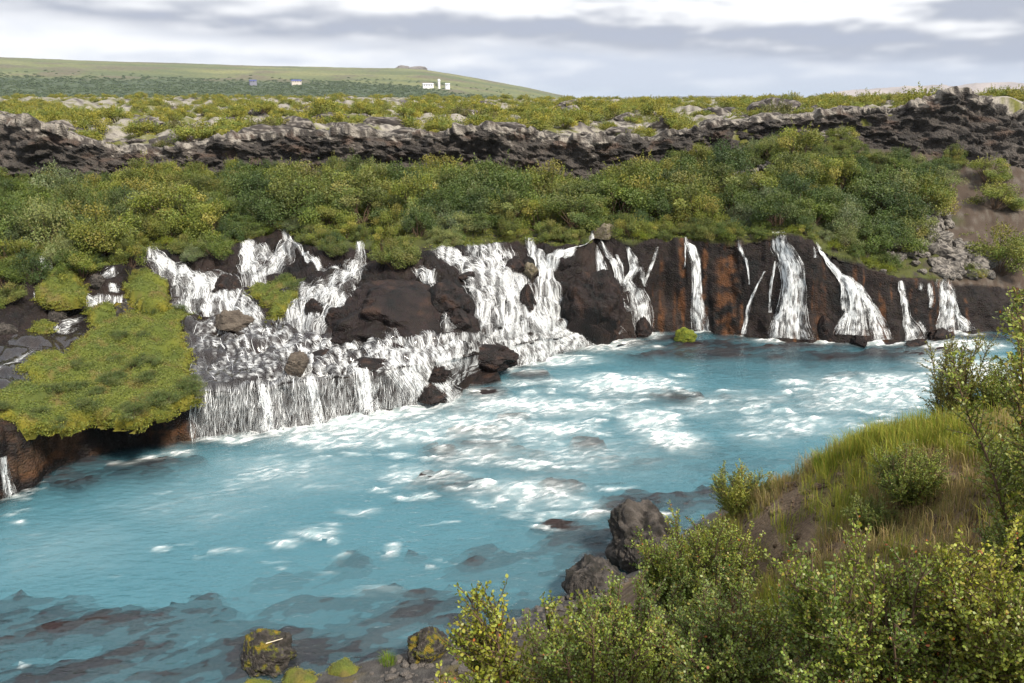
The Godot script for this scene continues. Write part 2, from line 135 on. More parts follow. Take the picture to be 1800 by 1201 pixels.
const FOAM := [[-11.33,-29.23,1.25,0.39,0.80],[-9.30,-30.08,2.09,0.64,0.95],[-7.16,-30.98,2.15,1.04,1.00],[-5.40,-31.98,1.96,1.10,1.00],[-3.55,-33.19,1.40,1.18,1.00],[-6.12,-30.49,1.41,1.19,0.90],[-7.71,-29.23,2.27,1.11,0.55],[-4.84,-29.79,3.00,1.43,0.60],[-1.66,-30.79,2.61,1.52,0.60],[0.00,-32.92,2.52,1.03,0.72],[1.39,-30.08,2.09,1.05,0.62],[5.13,-35.55,2.56,1.34,0.85],[2.50,-32.65,3.00,1.15,0.68],[6.25,-29.34,1.02,1.40,0.90],[5.63,-31.10,1.32,1.42,0.70],[6.52,-31.41,0.60,1.26,0.70],[-3.27,-25.94,1.74,0.76,0.45],[-1.30,-27.75,2.17,1.01,0.42],[0.59,-24.77,1.86,1.04,0.62],[1.92,-24.16,1.06,0.60,0.50],[2.41,-23.20,0.56,0.30,0.60],[1.39,-23.20,0.74,0.30,0.40],[-6.18,-22.03,0.66,0.25,0.80],[-5.47,-21.56,0.19,0.26,0.60],[-6.93,-21.40,0.43,0.23,0.55],[-5.02,-20.53,0.17,0.21,0.60],[-10.63,-21.14,0.31,0.19,0.60],[-8.52,-20.99,0.51,0.25,0.35],[-3.60,-21.14,0.21,0.38,0.50],[-4.86,-23.39,0.56,0.30,0.30],[11.87,-30.79,2.85,1.22,0.42],[10.09,-29.62,1.38,0.85,0.36],[16.54,-34.48,3.15,2.24,0.62],[18.64,-36.19,2.06,0.97,0.70],[14.52,-32.71,2.00,1.01,0.50],[23.23,-37.53,2.12,2.61,0.95],[24.95,-41.72,2.03,0.94,1.00],[21.79,-38.60,1.16,1.37,0.60],[10.82,-33.76,1.93,1.07,0.30],[8.44,-32.38,1.86,1.00,0.30],[4.73,-23.20,0.56,0.22,0.80],[-12.62,-27.90,0.44,0.36,0.80],[-13.68,-27.45,0.54,0.30,0.50],[-14.38,-27.01,0.63,0.24,0.35],[-11.65,-15.98,0.11,0.10,0.60],[-16.90,-24.48,0.33,0.16,0.90],[-3.76,-18.97,0.94,0.21,0.20],[7.53,-43.80,0.98,0.46,0.90],[11.12,-44.50,1.16,0.41,0.95],[15.64,-42.79,1.92,0.49,1.00],[17.75,-42.47,1.27,0.43,0.80],[20.40,-42.36,1.74,0.49,0.95],[22.50,-42.58,0.95,0.44,0.95],[25.17,-44.03,1.47,0.52,0.95],[13.34,-43.69,0.49,0.29,0.60],[4.40,-42.04,2.20,1.38,1.00],[1.77,-39.15,2.21,0.84,0.95],[0.00,-38.60,1.16,0.55,0.80],[5.78,-41.83,0.63,0.74,0.80],[7.76,-41.51,0.47,0.31,0.50],[-1.31,-34.48,1.05,0.74,0.40],[-2.45,-35.87,0.54,0.48,0.70],[-13.46,-21.30,2.59,1.94,0.12],[-10.56,-24.16,2.88,2.00,0.16],[-8.27,-26.30,3.10,1.85,0.30],[2.17,-27.75,3.25,2.03,0.30],[1.83,-35.78,1.00,0.55,0.51],[1.97,-29.79,0.49,0.23,0.45],[7.22,-34.91,0.51,0.32,0.59],[-1.60,-30.10,0.30,0.27,0.46],[8.19,-34.77,0.48,0.44,0.53],[-3.54,-30.98,0.39,0.21,0.50],[0.03,-37.91,0.35,0.64,0.64],[-7.98,-28.84,0.49,0.34,0.47],[0.94,-34.34,0.59,0.41,0.63],[4.27,-31.50,0.65,0.32,0.40],[3.20,-30.47,0.44,0.31,0.38],[-3.26,-29.02,0.99,0.31,0.61],[1.64,-31.75,0.33,0.29,0.42],[-1.23,-27.04,0.34,0.21,0.66],[-6.11,-28.82,0.45,0.20,0.52],[-7.13,-30.29,0.65,0.43,0.60],[0.87,-33.14,0.31,0.47,0.54],[-6.28,-28.88,0.51,0.34,0.75],[-3.29,-32.57,0.45,0.26,0.68],[-4.46,-31.90,0.77,0.39,0.45],[0.57,-33.48,0.34,0.22,0.38],[0.96,-30.49,0.78,0.43,0.65],[1.03,-31.73,0.30,0.20,0.43],[-6.71,-30.97,0.41,0.36,0.50],[-4.73,-32.56,0.96,0.50,0.48],[3.67,-29.67,0.44,0.21,0.45],[-6.76,-31.40,0.55,0.22,0.41],[-1.96,-30.92,1.07,0.26,0.62],[-1.13,-28.88,0.80,0.20,0.43],[-5.91,-29.66,1.00,0.36,0.38],[-0.10,-31.08,0.47,0.41,0.73],[-0.09,-31.27,0.61,0.42,0.55],[-4.46,-26.39,0.27,0.33,0.37],[7.04,-31.80,0.80,0.21,0.37],[4.80,-36.70,1.06,0.61,0.61],[-0.48,-32.30,0.81,0.21,0.46],[-0.96,-29.95,0.48,0.37,0.64],[-3.26,-27.47,0.33,0.31,0.71],[-5.85,-30.55,0.61,0.21,0.69],[1.98,-34.62,0.37,0.25,0.73],[1.62,-28.82,1.07,0.29,0.49],[1.10,-31.93,1.04,0.25,0.36],[-4.70,-28.62,0.37,0.21,0.71],[7.07,-34.27,0.54,0.29,0.36],[0.16,-33.17,0.33,0.42,0.68],[2.33,-31.81,0.37,0.21,0.51],[-4.29,-27.66,0.39,0.27,0.59],[5.80,-34.25,0.45,0.24,0.53],[-3.71,-30.47,0.64,0.43,0.69],[-0.05,-28.96,0.52,0.37,0.41],[5.24,-34.50,0.43,0.35,0.49],[-3.55,-33.26,0.76,0.27,0.59],[0.27,-32.95,0.39,0.27,0.37],[0.40,-35.68,0.92,0.51,0.63],[-2.30,-29.92,0.79,0.38,0.42],[5.53,-33.33,0.55,0.49,0.48],[-0.27,-28.87,0.37,0.27,0.35],[6.37,-35.11,0.41,0.39,0.67],[-1.31,-27.56,0.32,0.33,0.37],[3.94,-31.73,0.31,0.45,0.48],[0.82,-34.48,0.50,0.24,0.56],[-1.54,-29.70,0.82,0.33,0.63],[0.36,-31.09,0.57,0.43,0.60],[1.00,-29.71,0.79,0.40,0.48],[2.96,-30.95,0.54,0.23,0.64],[5.84,-32.78,0.35,0.21,0.39],[-2.99,-28.17,0.44,0.33,0.68],[8.40,-34.51,0.47,0.39,0.36],[5.36,-30.84,1.11,0.35,0.57],[0.91,-37.37,0.60,0.38,0.37],[-5.89,-27.87,0.55,0.29,0.59],[-2.23,-29.60,0.58,0.38,0.52],[0.55,-30.94,0.38,0.41,0.38],[5.04,-31.82,0.39,0.35,0.55],[-0.88,-30.98,0.75,0.27,0.47],[8.55,-33.33,1.16,0.51,0.55],[5.88,-35.50,0.57,0.41,0.70],[0.86,-31.71,1.22,0.46,0.48],[-6.56,-29.50,0.38,0.29,0.37],[-3.67,-30.81,0.30,0.31,0.40],[0.65,-30.73,0.31,0.44,0.71],[-7.05,-29.93,0.31,0.22,0.61],[-3.92,-29.18,0.69,0.29,0.51],[-6.82,-30.35,1.03,0.34,0.58],[-0.34,-29.54,0.56,0.26,0.56],[-0.40,-31.52,0.29,0.21,0.52],[-1.41,-29.04,0.91,0.28,0.39],[8.39,-36.96,0.35,0.38,0.66],[-7.28,-27.60,0.26,0.23,0.50],[3.93,-33.02,0.43,0.32,0.52],[15.96,-31.86,0.65,0.30,0.58],[15.81,-33.19,0.84,0.40,0.70],[16.80,-33.76,0.81,0.39,0.51],[17.92,-35.57,0.83,0.22,0.67],[12.71,-31.14,0.53,0.27,0.77],[17.37,-33.76,0.69,0.38,0.56],[14.85,-32.02,0.54,0.23,0.62],[18.55,-36.69,0.66,0.36,0.56],[15.19,-32.83,0.39,0.15,0.58],[17.90,-34.55,0.55,0.22,0.60],[13.49,-35.75,1.00,0.36,0.80],[10.61,-32.81,0.77,0.30,0.45],[9.90,-34.56,0.51,0.17,0.58],[15.36,-31.04,0.64,0.29,0.51],[14.31,-33.46,0.41,0.28,0.62],[12.42,-34.21,0.54,0.31,0.75],[15.55,-31.10,0.82,0.16,0.57],[17.55,-33.00,0.91,0.39,0.44],[17.14,-31.01,0.25,0.33,0.56],[11.47,-30.37,0.39,0.29,0.63],[10.13,-32.14,0.78,0.38,0.56],[15.93,-36.19,0.95,0.33,0.80],[14.23,-30.52,0.53,0.32,0.48],[18.80,-34.70,0.92,0.41,0.46],[15.42,-32.06,0.42,0.35,0.75],[17.74,-35.99,0.61,0.31,0.55],[12.04,-29.94,0.39,0.33,0.70],[14.36,-34.59,0.38,0.18,0.41],[15.05,-33.49,0.50,0.38,0.72],[17.66,-32.52,0.37,0.14,0.79],[15.84,-34.16,0.43,0.40,0.43],[12.33,-30.80,0.80,0.22,0.65],[17.33,-30.67,0.24,0.26,0.61],[20.03,-36.77,0.46,0.30,0.68],[12.93,-30.78,0.75,0.30,0.49],[11.80,-32.15,0.80,0.31,0.61],[17.19,-35.09,0.63,0.19,0.60],[19.23,-35.66,1.07,0.27,0.76],[10.47,-32.55,0.96,0.33,0.43],[14.93,-32.07,0.53,0.22,0.56],[0.50,-26.70,0.59,0.26,0.73],[0.30,-27.01,0.61,0.19,0.82],[-3.03,-25.53,0.24,0.23,0.48],[-0.87,-25.47,0.43,0.15,0.87],[-3.29,-25.61,0.61,0.14,0.87],[0.35,-24.04,0.40,0.26,0.58],[0.20,-23.27,0.29,0.23,0.51],[-0.83,-25.06,0.48,0.14,0.84],[3.76,-25.21,0.55,0.13,0.56],[-3.46,-24.45,0.55,0.23,0.74],[-0.56,-28.49,0.38,0.31,0.71],[-0.64,-23.80,0.17,0.14,0.78],[-1.96,-25.41,0.40,0.15,0.49],[1.70,-26.51,0.51,0.20,0.85],[-0.02,-25.23,0.20,0.11,0.74],[0.86,-22.87,0.22,0.11,0.69],[-2.54,-26.27,0.41,0.28,0.75],[0.92,-26.80,0.64,0.20,0.73],[-4.77,-24.96,0.29,0.13,0.61],[0.39,-23.64,0.43,0.20,0.80],[-0.44,-24.60,0.49,0.16,0.68],[-1.76,-24.80,0.64,0.22,0.40],[1.05,-22.45,0.47,0.10,0.75],[-0.54,-24.14,0.46,0.22,0.79],[-0.66,-24.98,0.50,0.17,0.61],[0.05,-25.38,0.55,0.12,0.54],[-2.15,-22.75,0.34,0.07,0.46],[-14.05,-21.20,0.14,0.09,0.38],[-14.20,-23.34,0.14,0.08,0.25],[-14.29,-23.45,0.17,0.13,0.43],[-16.51,-24.23,0.42,0.11,0.34],[-16.72,-24.93,0.26,0.10,0.31],[-16.21,-23.40,0.34,0.09,0.31],[-3.48,-24.55,0.34,0.08,0.42],[-12.00,-24.73,0.28,0.07,0.42],[-1.40,-21.83,0.34,0.08,0.46],[-13.46,-24.14,0.14,0.08,0.34],[-10.96,-24.68,0.29,0.07,0.32],[-3.25,-21.66,0.28,0.08,0.33],[-16.39,-24.95,0.24,0.13,0.37],[-5.20,-19.90,0.33,0.08,0.35],[-15.73,-22.66,0.21,0.09,0.43],[-1.96,-20.32,0.28,0.08,0.34],[-16.31,-23.09,0.25,0.08,0.49],[-5.07,-19.80,0.29,0.07,0.37],[-7.30,-22.44,0.16,0.05,0.25],[-11.06,-19.48,0.20,0.06,0.26],[-3.37,-21.94,0.21,0.09,0.29],[-6.52,-19.97,0.17,0.09,0.33],[-16.46,-25.39,0.19,0.10,0.45],[-9.25,-20.79,0.24,0.08,0.20],[-7.15,-20.48,0.30,0.09,0.40],[-14.61,-22.09,0.24,0.09,0.25],[-10.03,-21.54,0.25,0.07,0.29],[-16.53,-24.88,0.42,0.12,0.24],[-2.64,-20.01,0.29,0.07,0.48]]
const SHOAL := [[7.02,-42.79,1.92,0.88,1.00],[10.34,-43.35,3.23,0.90,1.00],[13.66,-42.58,3.18,0.98,1.00],[17.23,-41.93,3.13,0.85,1.00],[20.68,-41.93,2.82,0.74,1.00],[23.94,-42.79,2.23,0.77,1.00],[27.33,-43.69,1.95,0.80,0.90],[-4.79,-20.93,0.73,0.75,0.66],[-2.65,-21.08,0.35,0.34,0.66],[-0.66,-21.40,0.62,0.47,0.66],[7.61,-34.48,1.18,0.89,1.00],[-1.15,-29.79,1.27,1.15,0.95],[0.12,-31.86,0.73,0.64,0.90],[2.95,-29.23,0.68,0.72,1.00],[1.72,-25.62,0.91,0.66,0.95],[-2.04,-25.85,1.32,0.76,0.90],[-2.64,-28.26,1.10,0.78,0.85],[4.80,-24.16,2.11,1.19,0.90],[2.48,-21.96,1.95,1.01,0.85],[7.60,-24.56,1.75,1.02,0.90],[-13.01,-18.71,1.08,0.52,0.85],[-10.70,-17.49,2.34,1.28,0.86],[-8.73,-18.46,1.22,0.76,0.80],[-8.34,-16.39,2.09,0.63,0.82],[-11.28,-16.19,1.79,0.72,0.88],[-5.57,-17.49,1.47,0.46,0.60],[-3.65,-16.60,1.83,0.43,0.85],[7.11,-41.31,1.85,1.55,1.00],[10.20,-41.31,3.09,1.75,1.00],[13.48,-40.90,3.06,1.72,1.00],[16.77,-40.70,3.05,1.50,1.00],[20.12,-40.70,2.74,1.30,1.00],[23.50,-41.93,1.88,1.27,1.00],[-14.45,-27.15,2.02,0.88,1.00],[-16.00,-26.07,1.23,0.68,1.00],[-12.56,-27.75,0.87,0.66,0.95],[-1.34,-35.24,1.07,1.39,1.00],[-2.55,-33.40,0.64,1.05,0.90],[1.13,-37.27,1.27,0.68,0.90],[0.00,-28.26,1.76,1.04,0.70],[4.76,-27.75,1.73,0.76,0.60],[-3.25,-19.80,0.97,0.28,0.50],[9.98,-34.48,0.79,0.59,0.60],[9.68,-24.98,0.79,0.42,0.90],[0.00,-20.08,7.39,2.20,0.42],[3.59,-22.31,4.48,2.09,0.50],[7.58,-27.75,4.55,2.54,0.36],[7.59,-30.79,5.93,2.44,0.30],[-4.47,-17.84,5.96,1.32,0.48],[-10.64,-16.82,3.97,1.86,0.62],[13.38,-35.24,6.69,2.72,0.34],[1.92,-24.16,2.88,1.60,0.40],[-6.65,-20.38,2.49,0.89,0.25],[-8.43,-16.60,7.73,1.71,0.88],[-2.28,-18.33,5.33,1.38,0.76],[-12.65,-18.08,4.22,1.10,0.80],[4.48,-22.31,3.59,1.92,0.74],[1.67,-20.53,4.18,1.21,0.66],[7.70,-28.26,4.62,3.16,0.50],[10.50,-34.48,7.88,2.24,0.50],[-5.52,-19.80,2.43,0.85,0.50],[15.98,-38.60,7.26,1.82,0.62],[2.07,-26.30,3.10,1.85,0.48],[1.31,-34.48,3.94,1.49,0.40]]
const NEAR := [-2.50,-2.50,-2.50,-2.50,-2.50,-2.50,-2.50,-2.50,-2.50,-2.50,-2.50,-2.50,-2.50,-2.50,-2.50,-2.50,-2.50,-2.50,-2.50,-2.50,-2.50,-2.50,-2.50,-2.50,-2.50,-2.50,-2.50,-2.50,-2.50,-2.50,-2.50,-2.50,-2.50,-2.50,-2.50,-2.50,-2.50,-2.50,-2.50,-2.50,-2.50,-2.50,-2.47,-2.24,-2.01,-1.79,-1.57,-1.37,-1.17,-0.98,
	-2.50,-2.50,-2.50,-2.50,-2.50,-2.50,-2.50,-2.50,-2.50,-2.50,-2.50,-2.50,-2.50,-2.50,-2.50,-2.50,-2.50,-2.50,-2.50,-2.50,-2.50,-2.50,-2.50,-2.50,-2.50,-2.50,-2.50,-2.50,-2.50,-2.50,-2.50,-2.50,-2.50,-2.50,-2.50,-2.50,-2.50,-2.50,-2.50,-2.50,-2.50,-2.26,-2.02,-1.78,-1.55,-1.32,-1.10,-0.89,-0.69,-0.49,
	-2.50,-2.50,-2.50,-2.50,-2.50,-2.50,-2.50,-2.50,-2.50,-2.50,-2.50,-2.50,-2.50,-2.50,-2.50,-2.50,-2.50,-2.50,-2.50,-2.50,-2.50,-2.50,-2.50,-2.50,-2.50,-2.50,-2.50,-2.50,-2.50,-2.50,-2.50,-2.50,-2.50,-2.50,-2.50,-2.50,-2.50,-2.50,-2.50,-2.33,-2.07,-1.82,-1.57,-1.32,-1.08,-0.85,-0.63,-0.41,-0.20,-0.00,
	-2.50,-2.50,-2.50,-2.50,-2.50,-2.50,-2.50,-2.50,-2.50,-2.50,-2.50,-2.50,-2.50,-2.50,-2.50,-2.50,-2.50,-2.50,-2.50,-2.50,-2.50,-2.50,-2.50,-2.50,-2.50,-2.50,-2.50,-2.50,-2.50,-2.50,-2.50,-2.50,-2.50,-2.50,-2.50,-2.50,-2.50,-2.44,-2.16,-1.89,-1.63,-1.37,-1.11,-0.86,-0.62,-0.38,-0.15,0.07,0.28,0.47,
	-2.50,-2.50,-2.50,-2.50,-2.50,-2.50,-2.50,-2.50,-2.50,-2.50,-2.50,-2.50,-2.50,-2.50,-2.50,-2.50,-2.50,-2.50,-2.50,-2.50,-2.50,-2.50,-2.50,-2.50,-2.50,-2.50,-2.50,-2.50,-2.50,-2.50,-2.50,-2.50,-2.50,-2.50,-2.50,-2.50,-2.29,-2.01,-1.73,-1.45,-1.18,-0.92,-0.65,-0.40,-0.14,0.10,0.33,0.55,0.76,0.95,
	-2.50,-2.50,-2.50,-2.50,-2.50,-2.50,-2.50,-2.50,-2.50,-2.50,-2.50,-2.50,-2.50,-2.50,-2.50,-2.50,-2.50,-2.50,-2.50,-2.50,-2.50,-2.50,-2.50,-2.50,-2.50,-2.50,-2.50,-2.50,-2.50,-2.50,-2.50,-2.50,-2.50,-2.50,-2.44,-2.15,-1.87,-1.58,-1.29,-1.01,-0.73,-0.46,-0.19,0.07,0.33,0.58,0.82,1.04,1.25,1.44,
	-2.50,-2.50,-2.50,-2.50,-2.50,-2.50,-2.50,-2.50,-2.50,-2.50,-2.50,-2.50,-2.50,-2.50,-2.50,-2.50,-2.50,-2.50,-2.50,-2.50,-2.50,-2.50,-2.50,-2.50,-2.50,-2.50,-2.50,-2.50,-2.50,-2.50,-2.50,-2.50,-2.50,-2.31,-2.03,-1.74,-1.44,-1.15,-0.85,-0.56,-0.27,0.01,0.29,0.56,0.82,1.07,1.31,1.54,1.74,1.93,
	-2.50,-2.50,-2.50,-2.50,-2.50,-2.50,-2.50,-2.50,-2.50,-2.50,-2.50,-2.50,-2.50,-2.50,-2.50,-2.50,-2.50,-2.50,-2.50,-2.50,-2.50,-2.50,-2.50,-2.50,-2.50,-2.50,-2.50,-2.50,-2.50,-2.50,-2.50,-2.47,-2.19,-1.90,-1.61,-1.32,-1.01,-0.71,-0.40,-0.10,0.20,0.49,0.77,1.05,1.32,1.57,1.81,2.04,2.24,2.43,
	-2.50,-2.50,-2.50,-2.50,-2.50,-2.50,-2.50,-2.50,-2.50,-2.50,-2.50,-2.50,-2.50,-2.50,-2.50,-2.50,-2.50,-2.50,-2.50,-2.50,-2.50,-2.50,-2.50,-2.50,-2.50,-2.50,-2.50,-2.50,-2.50,-2.50,-2.36,-2.07,-1.77,-1.48,-1.18,-0.88,-0.58,-0.26,0.06,0.37,0.67,0.97,1.26,1.54,1.81,2.07,2.32,2.54,2.75,2.93,
	-2.50,-2.50,-2.50,-2.50,-2.50,-2.50,-2.50,-2.50,-2.50,-2.50,-2.50,-2.50,-2.50,-2.50,-2.50,-2.50,-2.50,-2.50,-2.50,-2.50,-2.50,-2.50,-2.50,-2.50,-2.50,-2.50,-2.50,-2.50,-2.50,-2.24,-1.95,-1.66,-1.35,-1.05,-0.74,-0.44,-0.14,0.19,0.52,0.84,1.16,1.46,1.75,2.04,2.31,2.57,2.82,3.05,3.26,3.44,
	-2.50,-2.50,-2.50,-2.50,-2.50,-2.50,-2.50,-2.50,-2.50,-2.50,-2.50,-2.50,-2.50,-2.50,-2.50,-2.50,-2.50,-2.50,-2.50,-2.50,-2.50,-2.50,-2.50,-2.50,-2.50,-2.50,-2.50,-2.40,-2.12,-1.84,-1.55,-1.24,-0.93,-0.61,-0.29,0.02,0.34,0.67,1.00,1.33,1.64,1.95,2.25,2.53,2.81,3.07,3.33,3.56,3.78,3.95,
	-2.50,-2.50,-2.50,-2.50,-2.50,-2.50,-2.50,-2.50,-2.50,-2.50,-2.50,-2.50,-2.50,-2.50,-2.50,-2.50,-2.50,-2.50,-2.50,-2.50,-2.50,-2.50,-2.50,-2.50,-2.50,-2.50,-2.27,-1.99,-1.71,-1.43,-1.13,-0.81,-0.49,-0.16,0.18,0.50,0.83,1.16,1.50,1.82,2.14,2.45,2.74,3.03,3.30,3.57,3.82,4.06,4.29,4.47,
	-2.50,-2.50,-2.50,-2.50,-2.50,-2.50,-2.50,-2.50,-2.50,-2.50,-2.50,-2.50,-2.50,-2.50,-2.50,-2.50,-2.50,-2.50,-2.50,-2.50,-2.50,-2.50,-2.50,-2.50,-2.42,-2.14,-1.86,-1.58,-1.29,-1.00,-0.70,-0.38,-0.03,0.31,0.66,0.99,1.33,1.67,2.00,2.32,2.64,2.94,3.24,3.52,3.79,4.05,4.30,4.54,4.77,5.00,
	-2.50,-2.50,-2.50,-2.50,-2.50,-2.50,-2.50,-2.50,-2.50,-2.50,-2.50,-2.50,-2.50,-2.50,-2.50,-2.50,-2.50,-2.50,-2.50,-2.50,-2.50,-2.50,-2.50,-2.30,-2.01,-1.73,-1.44,-1.15,-0.85,-0.55,-0.26,0.07,0.44,0.80,1.15,1.49,1.84,2.17,2.50,2.82,3.14,3.44,3.73,4.01,4.27,4.52,4.76,4.98,5.19,5.36,
	-2.50,-2.50,-2.50,-2.50,-2.50,-2.50,-2.50,-2.50,-2.50,-2.50,-2.50,-2.50,-2.50,-2.50,-2.50,-2.50,-2.50,-2.50,-2.50,-2.50,-2.50,-2.49,-2.19,-1.89,-1.60,-1.31,-1.01,-0.70,-0.39,-0.08,0.24,0.58,0.94,1.30,1.66,2.00,2.35,2.68,3.01,3.33,3.64,3.94,4.22,4.49,4.74,4.98,5.20,5.40,5.58,5.72,
	-2.50,-2.50,-2.50,-2.50,-2.50,-2.50,-2.50,-2.50,-2.50,-2.50,-2.50,-2.50,-2.50,-2.50,-2.50,-2.50,-2.50,-2.50,-2.50,-2.50,-2.41,-2.09,-1.78,-1.47,-1.17,-0.87,-0.57,-0.25,0.08,0.42,0.75,1.10,1.46,1.82,2.17,2.52,2.86,3.20,3.52,3.84,4.14,4.43,4.71,4.97,5.21,5.43,5.63,5.81,5.96,6.08,
	-2.50,-2.50,-2.50,-2.50,-2.50,-2.50,-2.50,-2.50,-2.50,-2.50,-2.50,-2.50,-2.50,-2.50,-2.50,-2.50,-2.50,-2.50,-2.50,-2.38,-2.05,-1.69,-1.36,-1.05,-0.73,-0.43,-0.12,0.22,0.58,0.93,1.28,1.64,1.99,2.35,2.70,3.05,3.38,3.71,4.03,4.34,4.64,4.92,5.19,5.44,5.67,5.87,6.05,6.20,6.33,6.44,
	-2.50,-2.50,-2.50,-2.50,-2.50,-2.50,-2.50,-2.50,-2.50,-2.50,-2.50,-2.50,-2.50,-2.50,-2.50,-2.50,-2.50,-2.50,-2.37,-2.05,-1.69,-1.32,-0.96,-0.61,-0.28,0.05,0.38,0.73,1.10,1.46,1.82,2.18,2.54,2.89,3.24,3.58,3.91,4.23,4.54,4.84,5.13,5.41,5.67,5.92,6.13,6.31,6.47,6.59,6.70,6.79,
	-2.50,-2.50,-2.50,-2.50,-2.50,-2.50,-2.50,-2.50,-2.50,-2.50,-2.50,-2.50,-2.50,-2.50,-2.50,-2.50,-2.50,-2.32,-2.05,-1.72,-1.35,-0.95,-0.55,-0.17,0.19,0.55,0.90,1.27,1.64,2.00,2.37,2.73,3.08,3.43,3.77,4.11,4.43,4.74,5.05,5.34,5.62,5.89,6.15,6.38,6.59,6.75,6.87,6.98,7.06,7.14,
	-2.50,-2.50,-2.50,-2.50,-2.50,-2.50,-2.50,-2.50,-2.50,-2.50,-2.50,-2.50,-2.50,-2.50,-2.50,-2.44,-2.21,-1.98,-1.74,-1.40,-0.99,-0.56,-0.13,0.29,0.68,1.06,1.44,1.81,2.19,2.56,2.92,3.28,3.63,3.98,4.31,4.64,4.95,5.26,5.55,5.82,6.09,6.36,6.61,6.84,7.04,7.17,7.26,7.34,7.41,7.47,
	-2.50,-2.50,-2.50,-2.50,-2.50,-2.50,-2.50,-2.50,-2.50,-2.50,-2.50,-2.50,-2.50,-2.49,-2.29,-2.07,-1.82,-1.60,-1.38,-1.04,-0.62,-0.16,0.30,0.75,1.18,1.58,1.98,2.37,2.75,3.12,3.48,3.84,4.19,4.53,4.86,5.17,5.47,5.76,6.04,6.30,6.55,6.80,7.04,7.27,7.50,7.56,7.63,7.68,7.74,7.78,
	-2.50,-2.50,-2.50,-2.50,-2.50,-2.50,-2.50,-2.50,-2.50,-2.50,-2.50,-2.46,-2.29,-2.12,-1.92,-1.69,-1.42,-1.19,-0.94,-0.63,-0.22,0.27,0.77,1.25,1.70,2.13,2.54,2.93,3.31,3.68,4.05,4.40,4.74,5.08,5.40,5.70,5.99,6.26,6.52,6.76,6.99,7.21,7.42,7.62,7.79,7.89,7.95,8.00,8.04,8.08,
	-2.50,-2.50,-2.50,-2.50,-2.50,-2.50,-2.50,-2.50,-2.50,-2.35,-2.20,-2.06,-1.89,-1.72,-1.55,-1.29,-1.01,-0.75,-0.48,-0.21,0.23,0.77,1.30,1.79,2.26,2.70,3.11,3.51,3.89,4.26,4.61,4.96,5.30,5.62,5.93,6.23,6.50,6.76,6.99,7.21,7.41,7.60,7.78,7.94,8.08,8.17,8.24,8.29,8.33,8.36,
	-2.50,-2.50,-2.50,-2.50,-2.50,-2.50,-2.50,-2.31,-2.08,-1.90,-1.77,-1.64,-1.45,-1.27,-1.07,-0.84,-0.57,-0.27,0.04,0.37,0.82,1.35,1.88,2.39,2.86,3.30,3.71,4.10,4.47,4.83,5.18,5.52,5.85,6.16,6.47,6.75,7.01,7.24,7.45,7.64,7.81,7.97,8.12,8.25,8.36,8.44,8.50,8.55,8.59,8.63,
	-2.50,-2.50,-2.50,-2.50,-2.45,-2.34,-2.18,-1.95,-1.65,-1.42,-1.29,-1.15,-0.96,-0.77,-0.59,-0.37,-0.12,0.20,0.57,0.99,1.48,2.01,2.53,3.03,3.49,3.92,4.32,4.70,5.06,5.40,5.74,6.06,6.38,6.70,6.99,7.27,7.51,7.72,7.90,8.05,8.19,8.32,8.44,8.54,8.63,8.70,8.76,8.81,8.84,8.88,
	-2.27,-2.24,-2.20,-2.15,-2.09,-2.01,-1.87,-1.63,-1.28,-0.98,-0.78,-0.63,-0.46,-0.28,-0.13,0.04,0.29,0.64,1.10,1.62,2.17,2.71,3.23,3.72,4.16,4.57,4.95,5.31,5.65,5.97,6.29,6.60,6.91,7.21,7.51,7.78,8.01,8.19,8.33,8.44,8.55,8.65,8.74,8.82,8.89,8.95,9.00,9.04,9.08,9.11,
	-1.84,-1.81,-1.78,-1.75,-1.70,-1.65,-1.58,-1.30,-0.89,-0.51,-0.28,-0.17,-0.02,0.08,0.19,0.35,0.68,1.11,1.67,2.29,2.89,3.46,3.97,4.44,4.86,5.24,5.59,5.92,6.23,6.53,6.82,7.12,7.41,7.70,7.99,8.27,8.51,8.64,8.73,8.81,8.88,8.95,9.02,9.08,9.14,9.19,9.23,9.27,9.30,9.33,
	-1.38,-1.37,-1.34,-1.32,-1.28,-1.22,-1.12,-0.86,-0.47,-0.11,0.06,0.13,0.25,0.32,0.46,0.73,1.17,1.72,2.35,3.02,3.67,4.25,4.76,5.20,5.59,5.93,6.23,6.52,6.80,7.07,7.34,7.61,7.87,8.15,8.42,8.71,8.99,9.04,9.08,9.13,9.18,9.23,9.28,9.33,9.37,9.41,9.45,9.48,9.51,9.55,
	-0.91,-0.90,-0.88,-0.85,-0.81,-0.74,-0.62,-0.41,-0.11,0.15,0.27,0.34,0.43,0.52,0.73,1.15,1.71,2.37,3.08,3.82,4.51,5.10,5.59,5.99,6.32,6.61,6.87,7.12,7.35,7.59,7.83,8.06,8.30,8.55,8.79,9.03,9.23,9.32,9.37,9.41,9.45,9.48,9.52,9.56,9.59,9.62,9.66,9.68,9.71,9.74,
	-0.42,-0.41,-0.39,-0.37,-0.32,-0.25,-0.14,0.00,0.20,0.41,0.53,0.60,0.67,0.75,0.97,1.58,2.27,3.02,3.83,4.64,5.40,6.00,6.45,6.78,7.05,7.28,7.48,7.68,7.88,8.08,8.28,8.49,8.70,8.90,9.11,9.30,9.45,9.55,9.61,9.65,9.68,9.71,9.74,9.77,9.79,9.82,9.85,9.87,9.90,9.93,
	0.11,0.11,0.12,0.15,0.19,0.26,0.35,0.46,0.60,0.75,0.87,0.96,1.07,1.21,1.52,2.12,2.85,3.66,4.55,5.47,6.34,6.95,7.31,7.56,7.74,7.91,8.06,8.22,8.38,8.54,8.71,8.88,9.05,9.23,9.39,9.54,9.67,9.76,9.82,9.86,9.89,9.92,9.94,9.96,9.98,10.01,10.03,10.05,10.08,10.11,
